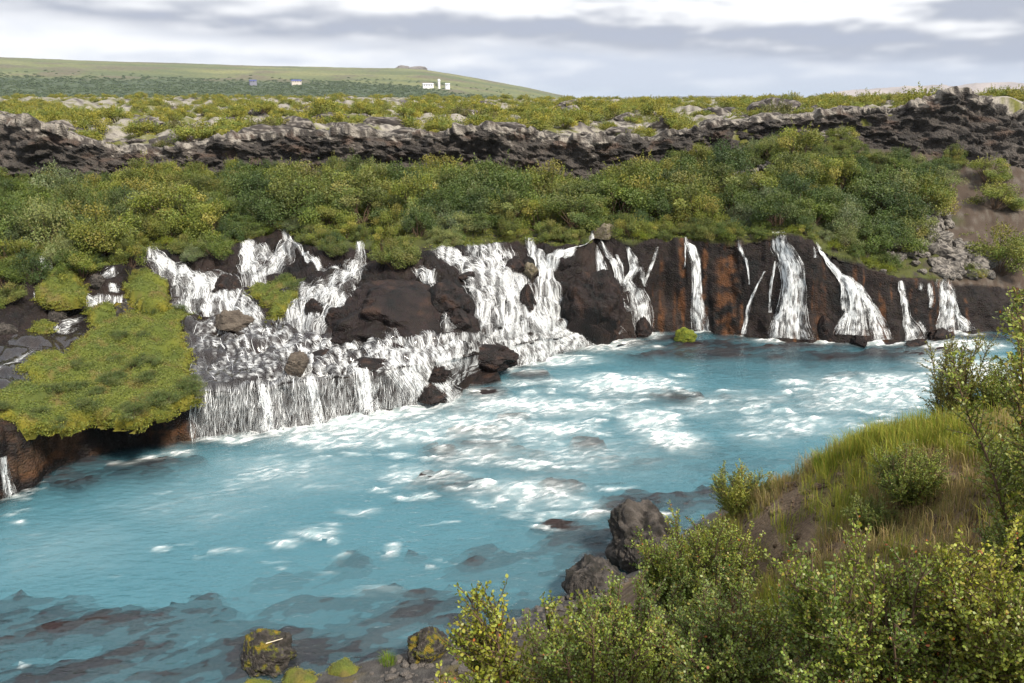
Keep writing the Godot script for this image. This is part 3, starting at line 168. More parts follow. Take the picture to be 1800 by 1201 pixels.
	0.66,0.65,0.65,0.69,0.74,0.80,0.86,0.95,1.05,1.17,1.29,1.41,1.56,1.78,2.15,2.71,3.43,4.27,5.19,6.19,7.24,7.89,8.12,8.26,8.38,8.49,8.60,8.71,8.83,8.96,9.09,9.24,9.38,9.52,9.66,9.78,9.88,9.95,10.01,10.05,10.08,10.10,10.12,10.14,10.16,10.18,10.20,10.22,10.25,10.28,
	1.25,1.23,1.20,1.27,1.33,1.37,1.42,1.47,1.54,1.65,1.78,1.93,2.11,2.37,2.74,3.27,3.98,4.82,5.70,6.66,7.80,8.59,8.72,8.84,8.92,8.99,9.06,9.15,9.24,9.34,9.45,9.56,9.68,9.79,9.90,10.00,10.08,10.14,10.19,10.23,10.26,10.28,10.29,10.31,10.32,10.34,10.35,10.38,10.40,10.43,
	1.89,1.89,1.90,1.94,1.98,2.00,2.01,2.02,2.07,2.17,2.32,2.49,2.70,2.96,3.30,3.76,4.47,5.39,6.14,7.01,7.96,8.76,9.11,9.28,9.36,9.41,9.47,9.53,9.60,9.68,9.77,9.86,9.95,10.04,10.13,10.21,10.27,10.33,10.37,10.40,10.42,10.44,10.45,10.46,10.47,10.49,10.50,10.52,10.55,10.58,
	2.56,2.59,2.63,2.66,2.68,2.68,2.66,2.62,2.63,2.75,2.92,3.11,3.33,3.59,3.90,4.27,4.64,5.91,6.69,7.42,8.23,8.95,9.35,9.58,9.68,9.74,9.80,9.86,9.92,9.99,10.06,10.13,10.21,10.28,10.35,10.41,10.46,10.50,10.53,10.56,10.58,10.59,10.60,10.61,10.62,10.63,10.64,10.66,10.69,10.72,
	3.26,3.32,3.38,3.42,3.44,3.43,3.38,3.30,3.21,3.41,3.60,3.80,4.01,4.27,4.62,5.04,5.63,6.49,7.27,7.95,8.60,9.16,9.54,9.78,9.92,10.01,10.08,10.14,10.20,10.26,10.32,10.38,10.44,10.50,10.55,10.60,10.64,10.67,10.70,10.72,10.73,10.74,10.74,10.75,10.75,10.76,10.77,10.79,10.82,10.85,
	3.96,4.06,4.15,4.22,4.26,4.23,4.17,4.11,4.10,4.21,4.38,4.57,4.78,5.00,5.43,5.92,6.52,7.25,7.95,8.51,9.00,9.42,9.75,9.98,10.13,10.24,10.32,10.38,10.44,10.50,10.56,10.61,10.66,10.71,10.75,10.78,10.81,10.84,10.86,10.87,10.87,10.88,10.88,10.88,10.88,10.89,10.90,10.91,10.94,10.98,
	4.67,4.79,4.91,5.03,5.11,5.08,5.01,4.97,4.98,5.07,5.22,5.41,5.64,5.92,6.31,6.79,7.35,8.00,8.63,9.03,9.38,9.70,9.97,10.17,10.33,10.44,10.53,10.60,10.67,10.72,10.78,10.83,10.87,10.91,10.94,10.97,10.99,11.00,11.01,11.02,11.02,11.02,11.01,11.01,11.01,11.01,11.02,11.03,11.06,11.10,
	5.36,5.51,5.66,5.82,5.99,5.90,5.84,5.81,5.84,5.93,6.08,6.28,6.53,6.83,7.21,7.64,8.10,8.59,9.14,9.47,9.72,9.97,10.19,10.38,10.52,10.64,10.73,10.81,10.87,10.93,10.99,11.03,11.07,11.10,11.13,11.14,11.16,11.17,11.17,11.17,11.17,11.16,11.15,11.14,11.13,11.13,11.13,11.14,11.17,11.21,
	6.04,6.19,6.35,6.50,6.61,6.62,6.60,6.61,6.66,6.76,6.92,7.13,7.40,7.72,8.08,8.47,8.84,9.19,9.57,9.78,10.02,10.24,10.43,10.59,10.72,10.83,10.92,11.00,11.07,11.14,11.19,11.24,11.27,11.30,11.32,11.32,11.33,11.33,11.33,11.33,11.32,11.30,11.29,11.27,11.25,11.24,11.24,11.25,11.27,11.31,
	6.70,6.85,7.00,7.13,7.23,7.29,7.32,7.36,7.44,7.56,7.73,7.96,8.23,8.56,8.93,9.30,9.63,9.88,10.05,10.16,10.34,10.52,10.68,10.81,10.93,11.02,11.11,11.19,11.27,11.34,11.40,11.44,11.48,11.50,11.51,11.51,11.50,11.51,11.50,11.49,11.47,11.45,11.43,11.40,11.38,11.36,11.35,11.35,11.37,11.41,
	7.34,7.49,7.63,7.76,7.86,7.93,8.00,8.08,8.18,8.32,8.50,8.73,9.01,9.34,9.72,10.12,10.45,10.58,10.61,10.65,10.72,10.82,10.94,11.05,11.15,11.23,11.30,11.39,11.48,11.55,11.61,11.66,11.69,11.71,11.71,11.71,11.70,11.70,11.68,11.66,11.64,11.61,11.57,11.54,11.50,11.48,11.46,11.45,11.47,11.51,
	7.97,8.12,8.25,8.37,8.48,8.57,8.65,8.75,8.87,9.02,9.21,9.44,9.72,10.04,10.41,10.83,11.29,11.20,11.14,11.10,11.09,11.12,11.21,11.31,11.40,11.46,11.50,11.62,11.71,11.78,11.84,11.88,11.91,11.93,11.93,11.93,11.91,11.90,11.88,11.85,11.82,11.77,11.73,11.68,11.64,11.60,11.57,11.55,11.56,11.60,
	8.59,8.74,8.87,8.98,9.08,9.18,9.28,9.39,9.51,9.67,9.86,10.08,10.35,10.64,10.97,11.31,11.57,11.61,11.56,11.51,11.46,11.40,11.51,11.60,11.68,11.74,11.80,11.88,11.96,12.03,12.08,12.12,12.14,12.16,12.16,12.15,12.13,12.11,12.08,12.05,12.00,11.95,11.90,11.84,11.78,11.73,11.68,11.66,11.65,11.69,
	9.20,9.34,9.47,9.57,9.67,9.77,9.87,9.99,10.12,10.27,10.46,10.67,10.90,11.16,11.43,11.68,11.86,11.93,11.93,11.89,11.84,11.83,11.87,11.94,12.00,12.06,12.11,12.18,12.24,12.29,12.34,12.37,12.39,12.40,12.40,12.38,12.36,12.34,12.30,12.26,12.21,12.15,12.09,12.02,11.95,11.88,11.81,11.76,11.75,11.78,
	9.80,9.94,10.05,10.15,10.24,10.33,10.44,10.55,10.68,10.83,11.01,11.20,11.41,11.62,11.84,12.03,12.17,12.25,12.26,12.25,12.23,12.22,12.25,12.29,12.34,12.38,12.43,12.48,12.50,12.50,12.50,12.50,12.50,12.50,12.50,12.50,12.50,12.50,12.50,12.48,12.43,12.36,12.29,12.21,12.13,12.05,11.96,11.89,11.84,11.86,
	10.40,10.52,10.61,10.69,10.78,10.87,10.97,11.08,11.21,11.35,11.51,11.68,11.86,12.05,12.22,12.38,12.49,12.50,12.50,12.50,12.50,12.50,12.50,12.50,12.50,12.50,12.50,12.50,12.50,12.50,12.50,12.50,12.50,12.50,12.50,12.50,12.50,12.50,12.50,12.50,12.50,12.50,12.50,12.44,12.35,12.25,12.14,12.04,11.95,11.93,
	10.99,11.06,11.12,11.20,11.28,11.37,11.47,11.58,11.70,11.83,11.98,12.13,12.29,12.45,12.50,12.50,12.50,12.50,12.50,12.50,12.50,12.50,12.50,12.50,12.50,12.50,12.50,12.50,12.50,12.50,12.50,12.50,12.50,12.50,12.50,12.50,12.50,12.50,12.50,12.50,12.50,12.50,12.50,12.50,12.50,12.49,12.38,12.26,12.14,12.01]
const NEARDIM := [-16,-42,50,48]
const ROCKS := [["river_boulder","large brown-grey boulder in the river edge beside the birch bushes","boulder",Vector3(3.93,0.00,-20.53),Vector3(1.15,1.25,1.05),0.40,0,"grey"],
	["river_boulder","low dark lumpy boulder half hidden behind the yellow-green birch","boulder",Vector3(2.20,0.10,-18.32),Vector3(1.00,0.75,0.80),1.40,1,"grey"],
	["river_boulder","round grey boulder with a bleached stick lying on it","boulder",Vector3(-5.93,0.00,-16.15),Vector3(0.62,0.52,0.55),0.20,2,"mossgrey"],
	["shore_boulder","mossy grey boulder on the shore cobbles","boulder",Vector3(-1.95,0.25,-16.04),Vector3(0.50,0.50,0.45),1.00,3,"mossgrey"],
	["shore_boulder","dark rock with small moss cushions at the water's edge beside the cobbles","boulder",Vector3(-1.05,0.15,-16.52),Vector3(0.50,0.25,0.35),2.00,4,"mossgrey"],
	["shelf_boulder","rounded grey-brown boulder alone on the white rapids shelf","boulder",Vector3(-9.12,2.05,-31.91),Vector3(0.52,0.50,0.50),0.80,1,"brown"],
	["shelf_boulder","broad flat-topped brown boulder below the two-tier fall","boulder",Vector3(-13.38,2.60,-36.67),Vector3(0.85,0.50,0.50),0.10,4,"brown"],
	["river_rock","small dark pyramid rock at the foot of the forked fall","rock",Vector3(7.42,0.00,-43.69),Vector3(0.75,0.75,0.55),0.50,5,"dark"],
	["river_rock","bright green moss-covered rock standing in the dark pool","rock",Vector3(9.73,0.00,-42.90),Vector3(0.62,0.45,0.45),0.30,2,"moss"],
	["river_rock","square wet brown block at the foot of the slanting fall","rock",Vector3(17.54,0.00,-43.01),Vector3(0.85,1.00,0.60),0.10,6,"dark"],
	["river_rock","rounded wet rock with yellow-green stain beside the trailing fall","rock",Vector3(24.22,0.00,-43.01),Vector3(0.80,0.45,0.50),0.60,3,"dark"],
	["river_rock","low black rock in front of the slanting fall","rock",Vector3(19.18,-0.00,-41.93),Vector3(0.60,0.35,0.40),1.60,1,"dark"],
	["river_rock","flat dark slab awash beneath the slim tapering fall","rock",Vector3(22.31,-0.00,-41.93),Vector3(0.75,0.22,0.40),0.20,7,"dark"],
	["cascade_boulder","tan boulder perched beside the widest cascade","boulder",Vector3(1.06,3.83,-42.63),Vector3(0.42,0.42,0.40),0.30,0,"tan"],
	["cascade_boulder","reddish flat rock in the middle of the widest cascade","boulder",Vector3(-2.31,3.99,-40.87),Vector3(0.50,0.25,0.35),0.10,7,"dark"],
	["cascade_boulder","pale mossy boulder above the dark rock shoulder","boulder",Vector3(5.52,5.34,-45.87),Vector3(0.75,0.50,0.60),0.40,4,"tan"],
	["basalt_outcrop","huge smooth dark rock mass splitting the cascade in two","rock",Vector3(-5.48,3.24,-37.18),Vector3(3.00,1.90,2.60),0.20,8,"dark"],
	["basalt_outcrop","dark rounded rock hump right of the huge smooth mass","rock",Vector3(-3.50,3.41,-38.20),Vector3(1.50,1.30,1.40),0.90,9,"dark"],
	["basalt_outcrop","dark round boulder pair between white strands above the shelf","rock",Vector3(-8.06,2.92,-36.29),Vector3(1.00,1.00,0.80),0.20,1,"dark"],
	["basalt_outcrop","black rounded boulder among the fan of strands","rock",Vector3(-9.60,3.14,-37.51),Vector3(0.55,0.70,0.50),0.40,2,"dark"],
	["basalt_outcrop","broad dark rock shoulder between widest cascade and forked fall","rock",Vector3(4.20,2.37,-42.30),Vector3(2.00,2.30,1.50),0.10,9,"dark"],
	["basalt_outcrop","brown-black lump under the tan boulder","rock",Vector3(0.22,4.17,-43.01),Vector3(0.80,0.75,0.70),0.60,3,"dark"],
	["basalt_outcrop","low dark ledge rock behind the curtain of thin strands","rock",Vector3(-1.51,1.18,-36.84),Vector3(2.00,0.70,0.80),0.15,6,"dark"],
	["basalt_outcrop","dark lumpy rock beneath the thin trickles","rock",Vector3(-2.74,2.84,-37.00),Vector3(0.90,0.90,0.80),0.15,0,"dark"],
	["basalt_outcrop","black rock teeth at the end of the stepped stream","rock",Vector3(-3.53,0.61,-33.20),Vector3(0.90,0.50,0.60),0.50,4,"dark"],
	["basalt_outcrop","long black rock awash beside the river below the ledge","rock",Vector3(-1.64,0.05,-36.05),Vector3(1.50,0.55,0.70),0.30,7,"dark"],
	["basalt_outcrop","reddish black stone on the stepped stream","rock",Vector3(-3.28,1.34,-33.46),Vector3(0.60,0.50,0.50),0.90,1,"dark"],
	["basalt_outcrop","dark rock between the two tiers and the forked cascade","rock",Vector3(-14.81,3.53,-40.66),Vector3(0.80,1.00,0.70),0.30,8,"dark"],
	["basalt_outcrop","narrow dark rock fin splitting the widest cascade","rock",Vector3(0.76,2.79,-41.15),Vector3(0.60,1.10,0.50),0.20,5,"dark"],
	["basalt_outcrop","dark rock shelf among the lower rapids","rock",Vector3(-6.22,1.87,-33.06),Vector3(1.10,0.45,0.70),0.10,6,"dark"],
	["basalt_outcrop","flat dark rock showing between white riffles of the shelf","rock",Vector3(-8.52,2.15,-33.38),Vector3(0.90,0.30,0.60),0.50,7,"dark"],
	["shelf_boulder","grey boulder between dark rubble and the side channel","boulder",Vector3(-21.68,2.82,-36.58),Vector3(0.45,0.40,0.40),0.30,2,"grey"],
	["shelf_boulder","grey boulder half covered with moss behind the moss mat","boulder",Vector3(-19.21,2.73,-37.95),Vector3(0.55,0.45,0.40),0.30,4,"mossgrey"],
	["shelf_boulder","dark stone beside the small stepped cascade","boulder",Vector3(-20.68,3.89,-39.18),Vector3(0.50,0.45,0.40),0.80,0,"grey"],
	["shelf_boulder","blue-grey stone on the yellow mossy rubble","boulder",Vector3(-22.93,2.74,-34.53),Vector3(0.50,0.40,0.40),0.80,3,"grey"]]
const MATS := [["moss_mat","large yellow-green moss mat covering the shelf beside the side channel",2.20,0.60,[Vector2(-18.29,-24.61),Vector2(-19.26,-26.09),Vector2(-18.90,-27.46),Vector2(-18.51,-28.22),Vector2(-18.31,-29.02),Vector2(-19.91,-30.34),Vector2(-20.28,-32.06),Vector2(-19.57,-32.99),Vector2(-19.53,-35.37),Vector2(-19.38,-37.27),Vector2(-19.84,-39.14),Vector2(-19.99,-41.08),Vector2(-19.73,-42.94),Vector2(-18.68,-42.30),Vector2(-16.53,-40.72),Vector2(-15.64,-38.50),Vector2(-16.06,-37.27),Vector2(-15.00,-34.92),Vector2(-14.25,-33.64),Vector2(-13.47,-31.32),Vector2(-12.66,-29.93),Vector2(-12.26,-28.65),Vector2(-12.69,-27.69),Vector2(-13.46,-26.25),Vector2(-15.40,-26.79),Vector2(-15.72,-25.23),Vector2(-16.72,-25.18),Vector2(-17.59,-25.33)]],
	["moss_mat","long green hummock with shrubs between the forked cascade and the fan",3.00,0.70,[Vector2(-14.79,-42.56),Vector2(-15.13,-45.14),Vector2(-13.82,-45.14),Vector2(-12.83,-46.39),Vector2(-11.28,-47.03),Vector2(-10.13,-45.14),Vector2(-10.30,-43.39),Vector2(-10.83,-41.63),Vector2(-10.95,-39.17),Vector2(-11.01,-37.28),Vector2(-11.58,-36.86),Vector2(-12.22,-38.59),Vector2(-13.26,-39.17)]],
	["moss_hummock","rounded mossy shoulder beside the two-tier fall",3.30,1.00,[Vector2(-20.41,-40.38),Vector2(-20.74,-43.06),Vector2(-19.48,-43.06),Vector2(-17.81,-40.38),Vector2(-16.91,-37.99),Vector2(-17.92,-37.43),Vector2(-19.03,-38.33)]],
	["moss_hummock","mossy cushion with a stone on the dark rubble",2.75,0.45,[Vector2(-20.92,-37.56),Vector2(-21.13,-38.98),Vector2(-19.82,-38.65),Vector2(-18.69,-36.84),Vector2(-19.30,-36.14),Vector2(-20.07,-36.34)]],
	["moss_hummock","yellow moss patch on the dark rubble by the side channel",2.60,0.25,[Vector2(-22.10,-35.14),Vector2(-22.27,-36.37),Vector2(-21.47,-35.89),Vector2(-20.93,-34.77),Vector2(-21.43,-34.41)]],
	["moss_hummock","brown-green moss hummock above the short fall",4.00,0.80,[Vector2(-23.06,-37.47),Vector2(-23.68,-39.31),Vector2(-22.80,-40.63),Vector2(-21.21,-38.67),Vector2(-20.56,-36.89),Vector2(-21.61,-36.33)]],
	["moss_cushion","green and yellow moss cushion on the shore",0.12,0.42,[Vector2(-4.34,-15.64),Vector2(-4.34,-15.94),Vector2(-3.97,-16.14),Vector2(-3.62,-15.84),Vector2(-3.58,-15.49),Vector2(-3.95,-15.35)]],
	["moss_cushion","bright yellow-green moss cushion beside the cobbles",0.15,0.30,[Vector2(-3.79,-15.22),Vector2(-3.71,-15.47),Vector2(-3.32,-15.51),Vector2(-3.15,-15.32),Vector2(-3.31,-15.11)]],
	["moss_cushion","grassy olive moss cushion at the edge of the shore",0.12,0.40,[Vector2(-5.37,-15.26),Vector2(-5.35,-15.64),Vector2(-4.99,-15.84),Vector2(-4.45,-15.54),Vector2(-4.30,-15.17),Vector2(-4.78,-14.98)]],
	["moss_cushion","low lime moss cushion beside the boulder with the stick",0.08,0.30,[Vector2(-6.33,-15.16),Vector2(-6.11,-15.50),Vector2(-5.56,-15.46),Vector2(-5.28,-15.16),Vector2(-5.70,-15.03)]]]
const FGBUSH := [["birch_bush","yellow-green birch bush leaning over the river beside the low boulder",0.37,-7.60,2.30,0,0.00,1.00],
	["birch_bush","dense birch bush between the large boulder and the bare dirt",2.34,-8.80,1.40,1,1.10,1.00],
	["birch_bush","leafy birch bush low on the slope beneath the dense bush",1.46,-7.60,1.40,2,2.30,1.00],
	["birch_bush","tall-shooted willow birch filling the slope below the bare dirt",2.40,-4.50,1.20,1,0.60,1.00],
	["birch_bush","glossy round-leaved birch bush left of the tall-shooted one",1.75,-5.20,1.00,2,4.00,1.00],
	["birch_bush","dark green birch bush right of the tall-shooted one",3.13,-4.20,1.10,0,3.10,1.00],
	["birch_bush","small slender birch at the cliff edge beside the dirt",3.61,-11.30,0.90,0,1.90,1.00],
	["willow_bush","dark green willow clump growing on the dirt face of the knoll",4.52,-8.20,0.72,1,5.20,1.00],
	["willow_bush","small blue-green willow sprawling at the foot of the dark green clump",4.06,-8.00,0.45,2,0.30,1.00],
	["willow_bush","tall slim shrub standing on the crest of the grassy knoll",6.28,-10.60,1.00,4,2.70,1.00],
	["willow_bush","lower shrub right of the tall slim one on the crest",6.89,-10.40,1.00,1,4.40,1.00],
	["birch_bush","tall birch with reddish leaves at the grassy knoll",4.41,-5.60,1.15,3,5.00,1.00],
	["willow_bush","dark willow under the tall reddish-leaved birch",5.03,-7.00,0.80,1,3.30,1.00],
	["birch_bush","yellow-tipped birch beneath the leaning bush by the shore",0.94,-6.60,1.45,1,5.60,1.00],
	["birch_bush","low shrub on the shaded slope right of the dirt",4.16,-5.60,0.70,2,2.20,1.00]]
const TALUS := [[37.699,4.047,0.27],[36.523,4.332,0.24],[38.288,4.077,0.53],[36.170,4.301,0.27],[37.090,4.159,0.23],[37.190,4.240,0.15],[37.338,4.220,0.16],[38.463,4.098,0.15],[36.935,4.138,0.18],[36.456,4.403,0.19],[37.229,4.128,0.40],[36.726,4.383,0.20],[37.785,4.261,0.17],[37.818,4.128,0.47],[37.292,4.413,0.16],[36.616,4.240,0.33],[36.491,4.485,0.18],[37.834,4.230,0.16],[36.510,4.485,0.30],[37.181,4.230,0.26],[36.684,4.424,0.36],[37.154,4.230,0.17],[36.686,4.373,0.40],[37.107,4.189,0.46],[37.060,4.301,0.35],[37.240,4.159,0.14],[38.177,4.057,0.29],[38.337,4.138,0.49],[36.361,4.362,0.41],[38.764,4.067,0.35],[36.652,4.291,0.37],[36.363,4.464,0.29],[37.584,4.128,0.17],[36.706,4.301,0.44],[37.505,4.210,0.14],[37.133,4.159,0.22],[38.102,4.057,0.41],[36.808,4.322,0.35],[38.492,4.169,0.45],[36.252,4.413,0.31],[37.203,4.077,0.47],[36.765,4.199,0.50],[35.877,4.403,0.15],[37.246,4.281,0.22],[38.719,4.149,0.49],[38.723,4.149,0.24],[36.729,4.047,0.16],[37.651,4.230,0.41],[36.489,4.373,0.15],[37.694,4.098,0.20],[37.108,4.189,0.14],[37.400,4.271,0.14],[36.376,4.424,0.35],[36.962,4.047,0.45],[37.152,4.067,0.25],[37.002,4.098,0.28],[37.555,4.128,0.17],[36.919,4.352,0.48],[38.294,4.138,0.50],[37.462,4.220,0.14],[37.116,4.250,0.53],[36.573,4.261,0.52],[36.948,4.281,0.32],[36.720,4.383,0.33],[36.485,4.352,0.17],[36.990,4.149,0.23],[36.450,4.454,0.47],[36.247,4.474,0.15],[36.897,4.271,0.14],[36.717,4.362,0.30],[36.683,4.444,0.35],[36.639,4.362,0.27],[36.965,4.199,0.22],[37.009,4.087,0.26],[36.315,4.047,0.15],[35.082,4.006,0.16],[36.392,4.037,0.23],[36.483,4.474,0.46],[36.131,4.373,0.42],[37.626,4.108,0.34],[36.489,4.352,0.29],[36.513,4.536,0.48],[38.240,4.087,0.30],[37.458,4.037,0.33],[37.541,4.098,0.51],[37.576,4.149,0.39],[36.909,4.383,0.28],[36.672,4.424,0.14],[36.210,4.312,0.16],[36.195,4.108,0.23],[37.085,4.108,0.31],[36.919,4.057,0.18],[36.254,4.515,0.15],[37.090,4.291,0.26],[37.576,4.159,0.54],[36.902,4.403,0.24],[37.283,4.230,0.28],[37.246,4.291,0.21],[36.248,4.342,0.50],[36.796,4.444,0.39],[37.064,4.240,0.14],[36.646,4.393,0.15],[36.718,4.250,0.14],[37.320,4.301,0.15],[37.291,4.118,0.47],[38.747,4.128,0.19],[36.647,4.444,0.30],[37.988,4.118,0.43],[36.763,4.505,0.20],[37.824,4.149,0.26],[36.211,4.189,0.15],[36.876,4.454,0.17],[37.197,4.301,0.37],[36.433,4.342,0.54],[36.773,4.403,0.14],[36.787,4.383,0.18],[37.080,4.016,0.29],[36.905,4.403,0.14],[37.914,4.230,0.35],[36.990,4.220,0.41],[36.990,4.485,0.27],[36.679,4.312,0.15],[37.315,4.393,0.33],[37.223,4.362,0.14],[37.788,4.149,0.25],[36.502,4.434,0.32],[37.139,4.434,0.40],[37.307,4.444,0.15],[37.376,4.189,0.28],[36.691,4.240,0.15],[36.466,4.240,0.34],[36.578,4.169,0.22],[36.889,4.261,0.14],[36.072,4.271,0.15],[36.877,4.057,0.15],[37.479,4.189,0.33],[35.925,4.464,0.25],[36.602,4.536,0.46],[36.803,4.108,0.42],[37.450,4.179,0.39],[36.843,4.301,0.20],[37.372,4.485,0.15],[37.481,4.128,0.21],[36.862,4.312,0.14],[37.950,4.189,0.25],[37.097,4.464,0.16],[37.662,4.261,0.27],[37.097,4.067,0.16],[36.885,4.424,0.23],[36.753,4.383,0.27],[36.042,4.169,0.16],[36.390,4.159,0.25],[36.178,4.138,0.19],[36.160,4.199,0.20],[36.392,4.230,0.22],[36.175,4.169,0.20],[36.150,4.210,0.23],[35.824,4.210,0.16],[36.245,4.230,0.32],[35.621,4.118,0.27],[35.808,4.138,0.14],[35.891,4.159,0.27],[35.587,4.210,0.31],[36.313,4.210,0.29],[35.394,4.179,0.32],[35.347,4.138,0.27],[36.189,4.138,0.14],[36.084,4.169,0.22],[35.534,4.128,0.19],[36.014,4.199,0.21],[36.382,4.220,0.29],[35.296,4.098,0.25],[35.626,4.138,0.27],[36.366,4.169,0.28],[35.677,4.138,0.28],[35.808,4.199,0.32],[35.782,4.138,0.14],[35.594,4.199,0.27],[35.686,4.138,0.19],[35.607,4.179,0.17],[35.909,4.179,0.30],[35.641,4.210,0.30],[36.356,4.189,0.14],[35.823,4.210,0.19],[35.724,4.220,0.23],[35.831,4.199,0.14],[35.932,4.159,0.32],[35.949,4.210,0.16],[35.218,4.189,0.29],[35.244,4.149,0.16],[30.568,4.678,0.21],[30.672,4.474,0.12],[29.509,4.586,0.10],[30.755,4.688,0.25],[29.883,4.607,0.23],[29.717,4.597,0.24],[30.297,4.586,0.15],[30.830,4.536,0.18],[30.408,4.525,0.28],[29.974,4.698,0.23],[29.697,4.515,0.19],[30.756,4.495,0.26],[29.753,4.607,0.12],[29.684,4.678,0.25],[29.497,4.749,0.21],[30.412,4.607,0.13],[31.113,4.678,0.12],[29.942,4.546,0.19],[30.191,4.739,0.23],[31.100,4.668,0.13],[30.769,4.617,0.13],[30.411,4.658,0.13],[31.007,4.698,0.30],[29.429,4.627,0.13],[29.645,4.678,0.19],[30.564,4.668,0.18],[30.903,4.678,0.30],[29.405,4.617,0.29],[30.963,4.505,0.27],[31.071,4.658,0.12],[30.723,4.464,0.22],[30.444,4.678,0.16],[30.258,4.586,0.12],[30.077,4.668,0.24],[29.715,4.515,0.28],[30.585,4.495,0.22],[29.821,4.688,0.27],[30.044,4.709,0.11],[29.815,4.607,0.19],[30.193,4.719,0.15],[29.722,4.739,0.22],[30.544,4.576,0.22],[30.917,4.505,0.19],[29.912,4.648,0.17],[30.022,4.586,0.17],[30.493,4.505,0.17],[29.427,4.637,0.13],[30.454,4.525,0.30],[30.700,4.515,0.29],[30.914,4.485,0.23],[30.970,4.444,0.12],[29.743,4.678,0.22],[29.579,4.546,0.12],[30.167,4.556,0.19],[31.080,4.576,0.17],[30.128,4.648,0.29],[30.227,4.698,0.25],[30.611,4.627,0.22],[30.298,4.515,0.23],[29.602,4.719,0.15]]
const HILL := [[-0.8801,0.0316],[-0.6791,0.0371],[-0.5446,0.0392],[-0.4679,0.0375],[-0.3845,0.0366],[-0.2949,0.0347],[-0.2257,0.0341],[-0.1739,0.0332],[-0.1343,0.0334],[-0.1044,0.0316],[-0.0676,0.0266],[-0.0271,0.0196],[0.0136,0.0125],[0.0545,0.0040],[0.1090,-0.0051],[0.2031,-0.0179]]

var rng := RandomNumberGenerator.new()
var taken := {}
var noise_a := FastNoiseLite.new()
var noise_b := FastNoiseLite.new()
var ridge := FastNoiseLite.new()
var cell := FastNoiseLite.new()
var block := FastNoiseLite.new()
var M := {}

# the far bank as a grid: NU columns along the river, one row of points per step up the bank
const NU := 760
const SEG: Array[int] = [3, 34, 36, 56, 30, 50, 14]
var NV := 0
var bp := PackedVector3Array()
var bn := PackedVector3Array()
var seg_at := PackedInt32Array()
const HX0 := -60.0
const HZ0 := -72.0
const HC := 0.4
const HNX := 300
const HNZ := 140
var hmap := PackedFloat32Array()


func _ready() -> void:
	rng.seed = 11
	setup_noise()
	view_and_light()
	materials()
	build_bank()
	build_river()
	build_near_bank()
	build_plateau()
	build_far_land()
	build_spring_water()
	build_falls()
	build_rocks()
	build_moss()
	build_slope_plants()
	build_plateau_plants()
	build_foreground()
	build_shore_detail()


func setup_noise() -> void:
	for n in [[noise_a, 3, 0.35, 5], [noise_b, 9, 1.0, 4]]:
		n[0].seed = n[1]
		n[0].noise_type = FastNoiseLite.TYPE_SIMPLEX_SMOOTH
		n[0].frequency = n[2]
		n[0].fractal_type = FastNoiseLite.FRACTAL_FBM
		n[0].fractal_octaves = n[3]
	ridge.seed = 21
	ridge.noise_type = FastNoiseLite.TYPE_SIMPLEX_SMOOTH
	ridge.frequency = 0.45
	ridge.fractal_type = FastNoiseLite.FRACTAL_RIDGED
	ridge.fractal_octaves = 4
	cell.seed = 5
	cell.noise_type = FastNoiseLite.TYPE_CELLULAR
	cell.frequency = 0.9
	cell.cellular_return_type = FastNoiseLite.RETURN_DISTANCE2_SUB
	cell.fractal_type = FastNoiseLite.FRACTAL_NONE
	block.seed = 15
	block.noise_type = FastNoiseLite.TYPE_CELLULAR
	block.frequency = 1.0
	block.cellular_return_type = FastNoiseLite.RETURN_CELL_VALUE
	block.fractal_type = FastNoiseLite.FRACTAL_NONE
	block.domain_warp_enabled = false


# ---------------------------------------------------------------- camera, sky, sun
func view_and_light() -> void:
	var cam := Camera3D.new()
	cam.name = "camera"
	cam.position = Vector3(0, 13.0, 0)
	cam.rotation_degrees = Vector3(-17.0, 0, 0)
	cam.fov = 46.4
	cam.near = 0.1
	cam.far = 20000.0
	add_child(cam)
	cam.current = true
	var env := Environment.new()
	env.background_mode = Environment.BG_SKY
	env.tonemap_mode = Environment.TONE_MAPPER_LINEAR
	env.tonemap_exposure = 1.6
	env.sdfgi_enabled = true
	env.ssao_enabled = true
	env.ssil_enabled = true
	env.fog_enabled = true
	env.fog_density = 0.00006
	env.fog_light_color = Color(0.78, 0.84, 0.92)
	var sky := Sky.new()
	var pano := PanoramaSkyMaterial.new()
	pano.panorama = sky_picture()
	sky.sky_material = pano
	env.sky = sky
	var we := WorldEnvironment.new()
	we.name = "world_environment"
	we.environment = env
	add_child(we)
	var sun := DirectionalLight3D.new()
	sun.name = "sun"
	sun.light_energy = 1.25
	sun.light_color = Color(1.0, 0.96, 0.90)
	sun.light_angular_distance = 10.0
	sun.shadow_enabled = true
	sun.rotation_degrees = Vector3(-48, 40, 0)
	add_child(sun)


